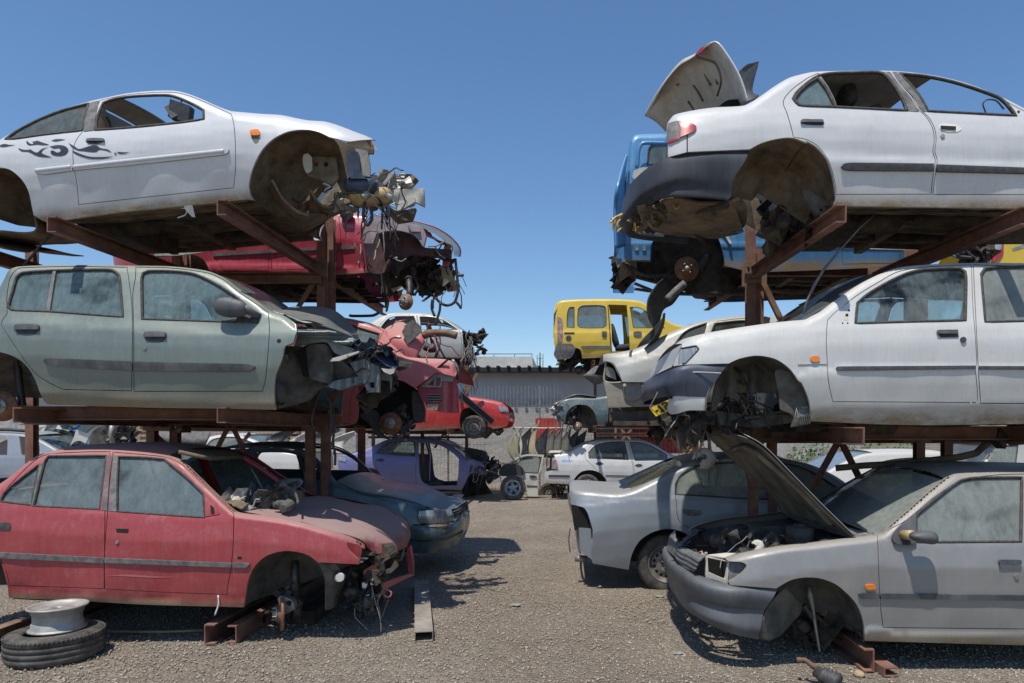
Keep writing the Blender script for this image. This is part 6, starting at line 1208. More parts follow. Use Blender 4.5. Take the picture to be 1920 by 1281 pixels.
c.loft('hood', [P('b', '330,118,.25 500,158,.25 680,176,.25 800,202,.25 950,252,.25 1080,332,.28 1160,412,.34 1195,475,.4 1188,542,.45'), P('b', '330,118,.8 500,160,.8 680,182,.8 800,212,.8 950,270,.8 1070,350,.8 1140,425,.84 1170,490,.86 1165,540,.88'), P('b', '330,140,1.4 500,180,1.4 680,215,1.4 800,250,1.4 940,310,1.38 1040,390,1.35 1100,450,1.3 1130,500,1.3 1130,540,1.3')], PAINT['maroon'], n=30, thick=.012)
LW = simple('pinkish_inner_wing', (.26, .2, .21), .6, scale=7, col2=(.42, .36, .37)); LD = simple('muddy_red_inner_wing', (.07, .03, .032), .8, scale=7, col2=(.17, .09, .08))
c.panel('inner_wing', P('b', '200,250c 340,150c 500,155 620,195c 800,240 850,330c 820,440 780,380 700,312 560,278 450,285 350,312c 300,450 250,560c 205,500c'), LW, flat=.2, lip=.05, g=6); c.panel('inner_wing', P('b', '660,215c 780,245c 790,290c 700,290c'), LW, flat=.17, lip=.03, g=5)
c.panel('wheel_well', P('b', '250,700c 260,520 300,400 350,312 450,285 560,278 700,312 800,395 830,450c 1100,470c 1090,540c 700,530c 640,560 500,650 400,720c'), LD, flat=lambda X, Y: .42+.03*np.sin(X*.1), lip=.1, g=7)
c.loft('torn_wing_edge', [P('b', '820,250,.3 850,330,.3 960,390,.35 1040,380,.4'), P('b', '880,300,.5 930,350,.5 1000,400,.5 1060,420,.5')], PAINT['pink'], thick=.01, crumple=.03, cs=9)
c.panel('front_post', P('b', '1040,400c 1090,430c 1085,560 1060,650c 1010,640c 1020,480'), PAINT['maroon'], flat=.5, lip=.05, g=5); c.panel('torn_tan_bracket', P('b', '1000,650c 1060,620c 1150,800 1155,870 1060,888c 1010,760'), M['amberp'], flat=.52, lip=.05, g=5)
c.loft('subframe', [P('b', '250,730,.2 420,800,.3 460,960,.3 455,1100,.3'), P('b', '500,680,.5 560,780,.6 480,900,.7 460,1000,.8'), P('b', '680,560,.5 700,700,.6 640,820,.7 520,900,.9'), P('b', '930,560,.9 900,740,.9 800,760,1.0 640,830,1.2')], M['under2'], thick=.02, crumple=.03)
c.panel('hanging_panel', P('b', '765,755c 940,765c 965,900 960,960c 870,930 775,930c'), simple('dark_blue_plastic', (0,)*3), flat=.8, lip=.03, g=6); b = MB(); b.tube([c.q(766, 520, .3), c.q(768, 545, .25), c.q(766, 560, .2)], .035, 10); b.build('suspension_strut', M['dmetal'], c.root)
c.disc_hub(760, 566, .15, .093, yawd=25); scrap(c, 'torn_front_scrap', (740, 480, 850, 530), .4, 1.3, 44, 71, M['under2'], .15); scrap(c, 'torn_front_scrap', (700, 490, 850, 560), .3, .9, 20, 72, M['dmetal'], .1)
wires(c, 'hanging_wires', (660, 410, 720, 440), .1, .4, 12, 73, M['wire'], .005, .5, spread=.5); wires(c, 'hanging_wires', (800, 440, 860, 560), .3, .8, 9, 74, M['hose'], .006, 1.2, spread=.35); b = MB()
for t in ('1140,560,.4 1160,750,.4 1165,900,.4 1130,1000,.4 1060,1030,.4 1000,1010,.4 940,950,.4', '1150,730,.4 1225,728,.4', '1145,990,.4 1180,1030,.4 1200,1060,.4', '990,1000,.4 985,1080,.4 960,1160,.4 940,1230,.4', '910,970,.4 905,1060,.4 935,1140,.4', '740,770,.4 770,850,.4 730,930,.4', '80,1130,.3 110,1135,.3 320,1130,.3 380,1100,.3'): c.tube('w', P('b', t), .016, None, mb=b, step=4)
b.build('hanging_hoses', M['hose'], c.root); b = MB()
for t in ('420,300,.2 430,500,.2 400,700,.3 420,900,.3', '530,560,.2 560,545,.2 540,565,.2 600,590,.2 650,560,.2', '870,440,.3 960,430,.3 1040,385,.3', '940,440,.35 980,520,.35 1040,560,.35', '1050,410,.35 1110,440,.35 1100,540,.35'): c.tube('w', P('b', t), .008, None, mb=b, step=4)
b.build('loose_cables', M['wire'], c.root); c.finish()

# red car with its bonnet thrown up, middle of the left rack, second row
archF = P('d', '555,650c 640,655 730,690 800,760 835,850 845,990c 600,1015c 300,1010c 300,800 380,690')
c = quick('sun-bleached red car with its bonnet folded up, behind the sage green hatchback', 7.7, 560, 800, PAINT['pink'],
    P('R', '330,640 380,610 440,590 520,582 600,588 656,598 690,605 722,618c 745,650 760,668 790,672c 835,674 851,681 856,700c'), P('d', '1082,625c 930,590c 760,716c 650,655 555,640 500,640c 300,700c 280,1000')+P('R', '500,800 330,795c'),
    doors=[(P('R', '575,795c 572,720 570,640 560,588c 620,594 690,607 720,620c 690,680 660,740 655,795c'), [(P('R', '580,650c 575,598c 630,602 665,612 712,626c 700,660c'), GL['grey'])])],
    belt=P('R', '330,650 560,655 700,662 860,700'), seed=14, ends=[(870, 60, .14), (330, 60, .2)], roof=P('R', '400,604c 440,591 520,583 600,589 652,597c'), glass=P('R', '656,599c 690,606 722,619c'), fglass=GL['grey'], floor=P('R', '340,800c 660,803c'), crown=.05, dirt=.04)
c.loft('hood', [P('d', '415,330,.12 480,395,.1 545,430,.1 560,470,.1 605,522,.1'), P('d', '480,260,.3 560,310,.12 620,370,.08 660,430,.08 690,512,.1'), P('d', '545,190,.5 620,250,.2 680,330,.1 720,400,.08 755,508,.1'), P('d', '600,160,.7 660,210,.3 700,290,.16 760,340,.12 800,425,.12'), P('d', '655,153,.9 700,170,.5 720,250,.3 800,285,.2 846,350,.2')], PAINT['pink'], n=20, thick=.012)
c.panel('bonnet_vent', P('d', '655,265c 700,195c 740,168c 800,215 815,265c 720,350 698,365c'), M['greytrim'], flat=.06, lip=.02, g=5)
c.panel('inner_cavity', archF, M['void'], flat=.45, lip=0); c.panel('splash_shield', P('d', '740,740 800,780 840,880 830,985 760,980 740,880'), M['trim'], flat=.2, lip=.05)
c.panel('front_wing_lower', P('d', '770,718c 790,705c 980,600c 1080,620c 1110,745 1110,918c 980,912c 862,880c'), PAINT['maroon'], flat=lambda X, Y: .10+np.clip((X-830)/30, 0, 1)**2*.12, lip=.03, g=6)
c.panel('headlamp_frame', P('d', '800,710c 935,597c 1070,618c 1060,665c 975,660c 975,712c'), M['metal'], holes=[P('d', '860,690c 915,645c 910,700c'), P('d', '935,635 965,640 960,690 930,700')], flat=.06, lip=.02, g=4)
c.tube('headlamp_gap', P('d', '768,714,.03 880,610,.03 1022,490,.03'), .012, M['void']); c.panel('intake_slats', P('d', '862,762c 975,766c 970,830c 860,825c'), M['metal'], flat=.08, lip=.01, g=5)
for k in range(3): c.tube('slat', P('d', '864,%d,.07 972,%d,.07' % (775+k*20, 778+k*20)), .006, M['void'])
c.panel('fog_lamp', P('d', '858,845c 950,845c 940,893c 860,890c'), M['chrome'], flat=.06, lip=.02, g=4); c.tube('side_trim', P('d', '1060,490,.25 1095,550,.25 1100,610,.3'), .02, M['clear']); c.tube('side_trim', P('d', '1085,580,.2 1098,620,.24 1095,650,.24'), .025, M['trim'])
c.disc_hub(732, 794, .12, .125); c.disc_hub(745, 790, .5, .1, hub=False, name='far_brake_disc')
c.panel('lower_arm', P('d', '320,920c 440,895 480,960 480,1060 560,1130 440,1090 400,1010 325,950'), M['trim'], flat=.2, lip=.05); scrap(c, 'suspension_scrap', (700, 775, 765, 815), .2, .8, 30, 81, M['dmetal'], .12)
b = MB()
for t in ('820,300,.3 870,280,.3 1000,275,.3 1095,297,.3',): c.tube('w', P('d', t), .045, None, mb=b, step=4)
b.build('bonnet_hinge_rail', M['rust2'], c.root); c.tube('bonnet_stay', P('d', '840,380,.3 880,400,.3 925,395,.3'), .05, M['trim'])
wires(c, 'bonnet_wires', (800, 600, 825, 655), .2, .5, 9, 83, PAINT['maroon'], .006, .6, spread=.3); b = MB()
for t in ('915,-40,.3 905,40,.3 905,80,.3', '870,200,.3 880,280,.3 895,360,.3', '920,300,.3 950,380,.3 1000,475,.3', '900,330,.3 940,440,.3 930,470,.3'): c.tube('w', P('d', t), .012, None, mb=b, step=4)
b.build('bonnet_harness', M['hose'], c.root); c.tube('white_cable', P('d', '-20,905,.05 120,905,.05 190,860,.05 240,790,.05'), .008, M['white']); c.finish()

# silver saloon on the ground, second row right
archR = P('O', '562,527c 580,440 600,390 640,330 720,278 815,255 905,268 960,300 1010,370 1030,480c')
c = quick('pale blue silver saloon missing its tail lamp, parked behind the steel rack posts', 7.0, 1350, 1072, PAINT['silverblue'],
    P('R', '1067,925 1072,919 1100,920 1160,924 1185,919 1215,905 1250,888 1280,873 1310,862 1350,858 1420,857 1475,861 1525,873 1565,892 1600,915 1650,940c 1720,965 1790,1000 1810,1030c'), P('R', '1800,1070c 1500,1074')+archR[::-1]+P('O', '325,485c 318,460 325,260c 290,150 262,112 182,95c 172,60'),
    doors=[(P('R', '1266,930c 1266,905 1290,878 1340,864 1404,862c 1412,930 1412,1040 1410,1062c 1340,1062c 1325,1010 1290,990 1272,975'), [(P('R', '1266,927c 1268,905 1277,890 1301,876 1345,869 1398,867c 1407,936c'), GL['thick'])]), (P('R', '1411,862c 1475,865 1522,878 1562,897 1592,920c 1600,990 1596,1062c 1415,1062c'), [(P('R', '1418,936c 1411,868c 1475,870 1518,883 1570,915c 1575,938c'), GL['thick'])])],
    belt=P('R', '1066,950 1180,935 1266,929 1410,937 1600,945 1810,1000'), seed=15, ends=[(1064, 55, .16), (1810, 90, .2)], roof=P('R', '1282,872c 1310,863 1350,859 1420,858 1473,861c'), rear=P('R', '1188,917c 1215,905 1250,888 1280,873c'), boot=P('R', '1068,924c 1075,919 1100,920 1160,924 1184,919c'), glass=P('R', '1477,862c 1525,873 1565,892 1600,915 1648,939c'), hood=P('R', '1652,941c 1720,965 1790,1000c'), fglass=GL['thick'],
    arches=[(archR, dict(cx=1249, cy=1062))], floor=P('R', '1320,1074c 1790,1076c'), crown=.045, W=1.7, dirt=.08)
handle(c, P('O', '920,122c 1048,135 1048,160 975,172 922,152c'), c.doors[0], mat=M['greytrim'], grip=False); c.panel('tail_lamp_hole', P('O', '180,92c 262,110 290,150 308,250c 235,246c 205,265'), M['void'], flat=.06, lip=0, g=5)
c.panel('rear_valance', P('O', '232,248c 312,252c 322,462c 240,400c'), PAINT['silverblue'], flat=.05, lip=.02, g=6)
c.loft('rear_face', [P('R', '1068,925,.12 1064,924,.3 1064,923,.84'), P('R', '1071,950,.14 1067,948,.3 1066,945,.84'), P('R', '1086,990,.16 1078,985,.3 1076,980,.84'), P('R', '1090,1040,.16 1084,1035,.3 1082,1025,.84')], PAINT['silverblue'], mirror=True, n=12)
b = MB(); b.tube([c.q(1100, 1048, .35), c.q(1078, 1047, .35)], .035, 12); b.build('exhaust_pipe', M['metal'], c.root); c.tube('hanging_wire', P('O', '175,250,.2 165,330,.2 175,410,.2'), .005, M['hose'])
c.wheel(c.q(1249, 1055, .14), .30, .19, 'steel'); c.wheel(c.q(1740, 1055, .14), .30, .19, 'steel')
b = MB(); o_ = c.q(1320, 858, .1); b.lathe(o_, (-.2, -.85, .5), [(.03, .02), (.035, .03), (.09, .03), (.115, .0), (.12, -.03)], 24, .3, 5.6); b.build('dust_shield_on_roof', M['primer'], c.root)
c.finish(); GAL = c

# pale silver hatchback seen from its tail, middle of the right rack, second row
c = quick('pale silver hatchback lacking tail lamps and rear bumper, behind the white hatchback nose', 7.0, 1350, 795, PAINT['silverw'],
    P('R', '1131,668 1138,664 1160,661 1190,655 1235,634 1270,618 1300,607 1337,599 1390,593 1465,596 1530,610 1600,650c 1700,680c'), P('R', '1700,780c 1500,790c 1260,770c 1230,717c')+P('m', '300,487c 270,400 200,270 105,228c 70,250c'),
    doors=[(P('R', '1320,780c 1318,700 1325,640 1345,602c 1390,597 1430,597c 1440,700 1440,780c'), [(P('R', '1332,628c 1340,607c 1385,602 1425,602c 1428,625c'), GL['dark'])])],
    belt=P('R', '1130,690 1260,655 1330,632 1430,626 1700,660'), seed=16, ends=[(1130, 60, .16)], roof=P('R', '1302,606c 1337,600 1390,594 1465,597 1525,609c'), rear=P('R', '1192,654c 1235,635 1270,619 1300,607c'), boot=P('R', '1132,667c 1138,664 1160,661 1190,655c'), glass=P('R', '1530,611c 1600,650c'), cut=[(P('R', '1262,650c 1285,622 1325,606c 1318,630c'), GL['dark'])], crown=.05, dirt=.02)
RP = simple('dusty_beige_sheet', (.24, .22, .18), .7, scale=6, col2=(.42, .385, .32))
c.panel('rear_panel', P('m', '75,490c 300,487c 770,490c 770,700 640,780 130,785c 110,640'), RP, flat=.06, lip=.04, g=6); c.panel('panel_recess', P('m', '318,500c 530,500c 525,640 470,695 370,690 325,640'), M['metal'], flat=.055, lip=0, g=6)
c.tube('recess_rim', P('m', '318,500,.05 325,650,.05 370,695,.05 470,697,.05 528,645,.05 532,500,.05'), .012, RP); c.tube('tail_lamp_rim', P('m', '105,240,.04 190,270,.04 250,380,.04 300,485,.04 90,480,.08 100,300,.08'), .010, RP, closed=True)
c.panel('tail_lamp_hole', P('m', '105,238c 200,275 300,485c 92,475c'), M['void'], flat=.2, lip=0, g=6); c.panel('lamp_panel', P('m', '105,310 200,340 230,470c 100,400'), M['metal'], flat=.16, lip=0, g=6)
c.panel('bumper_beam', P('m', '130,800c 650,780c 640,870c 140,850c'), M['under'], flat=.2, lip=.05, g=7); c.panel('bumper_beam', P('m', '180,840c 860,830c 830,960 700,990 260,985 190,940'), M['well2'], flat=.14, lip=.1, g=7)
for x, y in ((326, 525), (558, 538)): spot(c, 1120+x/6.4, 640+y/6.4, 3, M['primer'], 'rubber_bung', .012)
c.floor(P('R', '1150,798c 1600,800c'), M['under2']); scrap(c, 'axle_scrap', (1225, 790, 1300, 815), .3, 1.2, 30, 91, M['under2'], .14)
c.loft('inner_rear', [P('m', '20,290,.6 130,250,.5 300,300,.5'), P('m', '-40,400,.8 100,420,.6 300,460,.5')], M['void'], n=8); c.finish()
c = Car('bumper_scrap', 'dusty dark bumper corner poking out behind the pale silver hatchback', 8.0, 1120, 712, 1.4, seed=17, cat='bumper')
c.loft('bumper_corner', [P('i', '1560,275,.0 1500,275,.0 1430,330,.1 1390,372,.2'), P('i', '1570,360,-.05 1480,362,-.03 1400,372,.0 1368,378,.15'), P('i', '1570,450,.0 1500,470,.0 1430,430,.05 1375,385,.15')], M['greytrim'], thick=.02); c.finish()

# bright blue van, top of the right rack, second row
archR = P('j', '345,1000c 350,900 370,860 500,840c 800,770 850,860 880,960 890,1045c')
c = quick(name='scrap_van', cat='van', label='bright blue van with its rear door open, behind the top right white saloon', D=7.0, x0=1450, yb=497, mat=PAINT['blue'],
    top=P('j', '175,420 190,200 205,125 240,90 300,84 460,82')+P('R', '1350,250 1500,252 1600,262 1660,300 1690,360 1700,400c'), lower=P('R', '1700,490c 1690,500c')+P('J', '1100,520 880,475c')+archR[::-1]+P('j', '160,1000c 155,860c'),
    doors=[(P('R', '1580,496c 1578,400 1580,300c 1640,310 1670,350 1686,400c 1688,470 1686,494c'), [(P('R', '1588,392c 1590,312 1630,316 1668,390c'), GL['dark'])])],
    belt=P('R', '1165,395 1500,398 1700,400'), seed=18, W=1.66, pf=prof(-.9, .12, -.35, .05, 0, .02, .1, -.01, .3, -.02, .32, -.03, .36, -.03, .38, -.02, .6, .0, .8, .03), roof=P('j', '242,90c 300,85 460,83')+P('R', '1350,250 1500,252 1600,262c'), glass=P('R', '1602,263c 1660,300 1698,398c'), cut=[(P('j', '325,310c 335,190 365,155 470,150c 470,300c'), GL['clear'])], dirt=.08, crown=.03)
c.under(1370, 1690, 498, .5, 6); c.floor(P('R', '1360,500c 1690,500c'), M['under']); c.tube('rear_opening_frame', P('j', '250,330,-.01 262,200,-.01 290,152,-.01 460,150,-.01'), .02, PAINT['blue'])
rdr = c.loft('rear_door', [P('j', '165,240,.0 175,232,.02'), P('j', '110,450,-.35 150,450,-.02'), P('j', '88,640,-.3 152,640,-.02'), P('j', '95,920,-.3 160,900,.0')], PAINT['blue'], n=8, thick=.03)
c.tube('door_hinge', P('j', '60,700,-.1 80,702,-.1 100,700,-.1'), .012, M['metal']); c.panel('rear_lamp_hole', P('j', '215,400c 225,350c 290,325 330,325c 280,380 240,420'), M['primer'], flat=-.04, lip=.02, g=5)
c.panel('rear_corner', P('j', '150,850c 300,860c 365,865c 350,1010c 160,1000c 110,1060c 95,1000c'), PAINT['blue'], flat=.03, lip=.03)
for x in (248, 302): spot(c, 1130+x/3.882, 230+915/3.882, 4, M['primer'], 'lamp_bracket', .012)
c.panel('wheel_well', P('j', '240,760c 800,740c 890,860 880,1060c 1040,1050c 1040,1240c 700,1240c 200,1110c 90,1180c 130,1010c 330,1000c'), M['under2'], flat=lambda X, Y: .3+.12*np.sin((X-1180)*.03), lip=.1, g=8)
b = MB(); b.lathe(c.q(1288, 504, .12), (0, -1, 0), [(0, .03), (.05, .03), (.055, .02), (.085, .025), (.09, .01), (.118, .012), (.124, -.0), (.124, -.04), (.11, -.05)], 36); dr = b.build('brake_drum', M['rustd'], c.root); b = MB(); b.lathe(c.q(1288, 504, .09), (0, -1, 0), [(0, .03), (.022, .03), (.028, .01), (.03, -.01)], 16)
for k in range(4): b.lathe(c.q(1288, 504, .09)+Vector((math.cos(k*1.57+.6)*.05, 0, math.sin(k*1.57+.6)*.05)), (0, -1, 0), [(0, .03), (.008, .03), (.008, -.01)], 8)
b.build('wheel_stud', M['metal'], dr); b = MB()
for t, r in (('150,1010,.2 300,1110,.2 520,1110,.25 700,1110,.3', .02), ('230,1170,.3 330,1210,.3 380,1230,.3 480,1240,.3', .016), ('230,1210,.35 330,1225,.35 480,1245,.35', .016), ('550,1245,.3 650,1248,.3 800,1250,.3', .02), ('770,960,.2 740,1020,.2 700,1080,.2', .05), ('380,1120,.3 390,1150,.3 420,1165,.3', .008)): c.tube('w', P('j', t), r, None, mb=b, step=4)
b.build('rear_axle', M['dmetal'], c.root); c.tube('shock_absorber', P('j', '600,1170,.1 540,1220,.1 470,1290,.1'), .04, M['greytrim'])
c.panel('fuel_tank', P('j', '660,1130 800,1120 900,1150 880,1210 800,1240 700,1235'), M['under'], flat=.35, lip=.3, g=8); scrap(c, 'rear_scrap', (1160, 480, 1185, 530), .2, 1.0, 22, 95, M['under2'], .12); scrap(c, 'rear_scrap', (1220, 460, 1340, 520), .4, 1.0, 24, 96, M['under2'], .14)
c.loft('hanging_arch_liner', [P('J', '420,570,.1 360,620,.05 300,730,.0 290,850,.0 340,940,.05'), P('J', '480,600,.25 450,680,.2 400,800,.2 370,880,.15 345,930,.1'), P('J', '600,630,.3 540,690,.3 480,770,.3 420,800,.25 380,900,.15')], M['trim'], thick=.006, crumple=.02); c.loft('hanging_arch_liner', [P('J', '415,830,.0 400,900,.0 350,1000,.0 290,1080,.0'), P('J', '425,840,.1 415,920,.1 360,1040,.1 250,1110,.1'), P('J', '330,960,.1 280,1000,.1 240,1050,.1 210,1105,.15')], M['trim'], thick=.006)
c.panel('blue_body_rib', P('j', '835,765c 880,770 940,880 925,880 870,790'), M['primer'], off=-.03, lip=.02, g=4); c.finish()
# ================================================================== cars farther back in the yard
FG = 'wrecked cars in the far row'
c = quick('white saloon shell high on the far left rack, wires spilling from its nose', 16.0, 780, 672, PAINT['silverw'],
    P('R', '590,640 640,628 680,616 700,602 724,589 745,586.5 783,587 811,590 829,595 848,606 866,618c'), P('R', '869,650 868,672c 660,668 600,672c'), doors=[(P('R', '788,671c 789,650 786,620 782,590c 811,592 829,597 847,607 862,618c 866,640 866,671c'), [(P('R', '790,619c 787,594c 810,595 830,600 858,618c'), None)]), (P('R', '735,670c 715,650 706,620 728,592c 745,589 781,589c 784,620 786,671c'), [(P('R', '711,618c 731,596 776,593c 785,619c'), None)])],
    belt=P('R', '590,640 700,618 870,620'), seed=21, roof=P('R', '726,589c 745,587.5 783,588 811,590.5c'), glass=P('R', '812,591c 829,595.5 848,606 865,618c'), rear=P('R', '682,616c 700,602 722,590c'), boot=P('R', '590,640c 640,628 680,616.5c'), group=FG, floor=P('R', '610,671c 866,673c'), fglass=GL['teal'])
scrap(c, 'nose_scrap', (868, 625, 908, 665), .1, 1.3, 34, 101, M['under2'], .16); wires(c, 'spilling_wires', (868, 625, 885, 660), -.02, .4, 34, 102, M['wire'], .008, 1.2, spread=.4); wires(c, 'hanging_wires', (882, 665, 890, 680), .1, .4, 5, 103, M['hose'], .01, 3, spread=.8); c.finish()
archF = P('R', '864,806c 862,785 868,768 888,763 908,770 914,790 914,800c')
c = quick('bright red hatchback nose with its steel wheel fitted, behind the sun-bleached red car', 15.5, 800, 806, PAINT['redb'], P('R', '660,752 700,742 745,712 800,708 845,716 862,742 878,744 898,747 916,750 935,754 944,757 952,764c'), P('R', '956,785 950,800c 930,804c 914,800c')+archF+P('R', '780,808 660,806c'),
    belt=P('R', '660,755 870,745 955,760'), seed=22, ends=[(958, 22, .14)], hood=P('R', '862,743c 878,744.5 898,747.5 916,750.5 940,756c'), roof=P('R', '745,713c 800,709 845,717c'), glass=P('R', '846,717c 861,742c'), group=FG, arches=[(archF, dict(cx=889, cy=802))], floor=P('R', '670,806c 862,808c'))
c.panel('head_lamp', P('R', '934,760c 950,764 954,772c 938,772c'), M['clear'], off=-.02, lip=.02, g=4); c.loft('front_bumper', [P('R', '920,774,.0 945,776,.05 956,775,.2 960,773,.84'), P('R', '920,780,-.02 945,782,.03 957,781,.2 961,779,.84'), P('R', '920,786,.0 945,787,.05 955,786,.2 959,784,.84')], M['greytrim'], mirror=True, n=14)
c.wheel(c.q(889, 801, -.02), .262, .18, 'steel', n=32); c.wheel(c.q(899, 801, .3), .25, .18, 'steel', n=24); b = MB(); p_ = [c.q(862, 740, -.35), c.q(924, 792, -.3)]; section(b, p_[0], p_[1], .12, .15, .02, 'C'); b.build('hanging_bumper', M['trim'], c.root, smooth=False); scrap(c, 'front_scrap', (915, 795, 940, 812), .1, .9, 12, 104, M['dmetal'], .14); c.finish()
# purple saloon
archR = P('Q', '462,500c 450,430 400,385 350,375 290,390 255,430 245,490c')
c = quick('dusty purple saloon on the ground with front door missing and crushed nose', 16.3, 780, 920, PAINT['purple'], P('R', '633,858 640,853 665,849 696,838 725,825 756,820.5 790,821 815,824 836,830 862,848 876,863c 890,862 905,868c'), P('Q', '1190,370c 1090,350 1070,430 1020,535c')+P('Q', '700,520 470,512')+archR+P('Q', '150,440 130,360c'),
    doors=[(P('Q', '695,510c 690,380 700,290 690,180c 600,172 480,190 385,275c 380,330 420,400 470,500c'), [(P('Q', '405,270c 485,200 640,184 675,186c 683,292c'), GL['clear'])]), ], cut=[(P('Q', '708,196c 800,200 870,215 960,270 1000,310c 995,420 985,500c 790,505c 735,470 715,400c'), None)],
    belt=P('R', '633,860 700,853 860,860 905,868'), seed=23, ends=[(630, 25, .16)], roof=P('R', '727,825c 756,821.5 790,822 815,825c'), glass=P('R', '817,825c 836,831 862,849 875,863c'), rear=P('R', '698,838c 724,826c'), boot=P('R', '634,858c 640,854 665,850 695,839c'), group=FG, floor=P('R', '730,921c 866,922c'), arches=[(archR,)], seats=[(812, 885, .45, .55), (812, 885, 1.1, .55), (760, 885, .5, .5)], fglass=GL['grey'])
handle(c, P('Q', '395,318c 440,305 468,320 440,332c'), c.doors[0], grip=False); c.strip('side_moulding', P('Q', '478,418c 690,425c 690,435c 480,430c'), PAINT['purple'], parent=c.doors[0]); c.panel('tail_lamp', P('Q', '132,292c 180,305 185,330 135,320c'), M['clear'], off=-.02, lip=.02, g=3)
scrap(c, 'crushed_nose', (885, 858, 935, 895), .1, 1.3, 44, 105, M['dmetal'], .15); wires(c, 'nose_wires', (890, 865, 935, 885), -.1, .6, 22, 106, M['wire'], .008, .5, spread=.45); c.loft('torn_wing', [P('Q', '1010,320,.0 1100,325,.0 1190,370,.1'), P('Q', '1040,400,.1 1110,360,.05 1170,420,.15'), P('Q', '1030,520,.1 1060,440,.08 1080,400,.1')], PAINT['purple'], thick=.01, crumple=.05, cs=6)
c.panel('radiator_box', P('Q', '1040,225c 1190,260 1200,320c 1050,290c'), M['trim'], flat=.7, lip=.3); c.loft('loose_shield', [P('Q', '930,585,.0 980,560,.0 1040,565,.0'), P('Q', '950,600,-.1 990,610,-.1 1005,620,-.1')], M['metal'], thick=.01, n=8); c.panel('engine_shadow_sheet', P('Q', '1035,430c 1180,440c 1200,500 1240,560c 1020,585c'), M['under2'], flat=lambda X, Y: .5+.1*np.sin(X*.3), lip=.1); c.finish()  # last panel: dark sheet standing in for the shadow below the engine
# door and wheel left leaning at the nose of the purple car
c = Car('loose_door_panel', 'white front door standing upright between the purple saloon and the white one', 16.6, 985, 932, .3, seed=24, cat='car door'); c.rtop = .02
dp = P('H', '310,1045c 330,1015 400,965 450,952 550,955c 530,1040 513,1090 513,1192c 455,1190c 440,1120 380,1060c'); wn_ = P('H', '325,1050c 370,1000 440,965 535,967c 515,1058c')
o = c.panel('door_skin', dp, PAINT['creamw'], holes=[wn_], lip=.06); c.window(wn_, GL['clear'], .012, parent=o, mirror=False); c.strip('side_moulding', P('H', '450,1128c 512,1132c 512,1137c 450,1134c'), M['trim']); c.panel('door_handle', P('H', '465,1075 490,1072 508,1080 485,1086'), M['trim'], off=-.02, lip=.02, g=3); c.panel('mirror_corner', P('H', '290,1050 320,1010 400,1010 440,1060 380,1075 300,1075'), M['trim'], off=-.05, lip=.05)
t = pw(962, 908, 16.2); t.z = .295; r = empty('loose_wheel', t); tagit(r, 'five-spoke alloy wheel leaning against the white loose door', 'wheel'); wheel_at(r, (0, 0, 0), (0, -1, 0), .295, .19, 'alloy', 40, 5, simple('blue_tinted_alloy', (.26, .34, .42), .4, metal=.4))
# white saloon
archR = P('k', '835,915c 820,840 760,770 690,735 600,722 500,745 430,805 395,860 380,915c')
c = quick('white saloon with boot ajar standing by the hanging car wings', 16.2, 1150, 909, PAINT['white2'], P('k', '105,545c 130,520 250,500 330,485 480,400 600,350 700,322 900,306 1100,305 1300,318 1450,370 1600,460 1740,545c')+P('R', '1290,862 1310,872c'), P('R', '1312,908c')+archR+P('k', '75,900 15,865 8,745c 100,730 185,710c 170,600'),
    doors=[(P('k', '1195,912c 1190,700 1150,500 1105,320c 900,318 700,350 560,480 550,570 620,640 700,720 800,790 838,910c'), [(P('k', '592,488c 680,400 850,352 1075,344c 1127,586c 600,565c'), GL['dark'])]), (P('k', '1740,910c 1745,700 1740,560c 1600,468 1450,380 1300,328 1115,318c 1165,500 1200,700 1205,912c'), [(P('k', '1143,348c 1300,358 1450,410 1640,520c 1640,590c 1215,597c'), GL['grey'])])],
    belt=P('k', '0,560 600,570 1740,600 2100,620'), seed=25, ends=[(1021, 22, .14)], roof=P('k', '702,322c 900,308 1100,307 1300,319c'), rear=P('k', '335,484c 480,401 600,351 700,323c'), glass=P('k', '1302,319c 1450,371 1600,461 1738,545c'), hood=P('R', '1266,857c 1290,862.5 1310,872c'), fglass=GL['dark'], group=FG, arches=[(archR,)], floor=P('k', '840,918c 2080,918c'))
c.loft('boot_lid', [P('k', '60,490,.1 180,487,.1 330,484,.08'), P('k', '70,480,.84 180,478,.84 340,476,.84')], PAINT['creamw'], mirror=True, n=10, thick=.02); c.loft('boot_end', [P('k', '60,490,.1 62,478,.84'), P('k', '30,570,.05 30,560,.84'), P('k', '30,700,.05 30,690,.84')], PAINT['creamw'], mirror=True, n=6); c.tube('boot_gap', P('k', '130,500,.02 100,540,.02 90,700,.02'), .03, M['void'])
c.panel('tail_lamp', P('k', '108,572c 155,572 190,708c 100,706c'), simple('smoked_red_lens', (.16, .06, .06), .3, scale=14, col2=(.4, .33, .32)), off=-.02, lip=.03, g=4); c.strip('bumper_strip', P('k', '60,788c 340,792 348,808 330,820c 60,812c'), M['trim']); c.strip('door_strip', P('k', '820,790c 1195,797c 1195,809c 822,802c'), M['trim'], parent=c.doors[0]); c.panel('lower_valance', P('k', '70,900c 380,915c 370,935c 90,925c'), M['void'], flat=.05, lip=.0)
for t_, dd in (('685,640 710,618 760,618 795,640 760,655 715,655', 0), ('1210,660 1240,642 1290,642 1318,664 1290,680 1235,680', 1)): handle(c, P('k', t_), c.doors[dd], grip=False)
c.panel('blue_sticker', P('k', '235,590 280,575 320,590 400,595 290,608 240,605'), simple('pale_blue_sticker', (.25, .42, .75), .5), off=-.004, lip=0, g=3); c.wheel(c.q(1101, 913, .05), .3, .19, 'alloy', n=36, spokes=9, rimmat=M['alum']); c.wheel(c.q(1030, 925, 1.3), .28, .19, 'steel', n=20); c.finish()
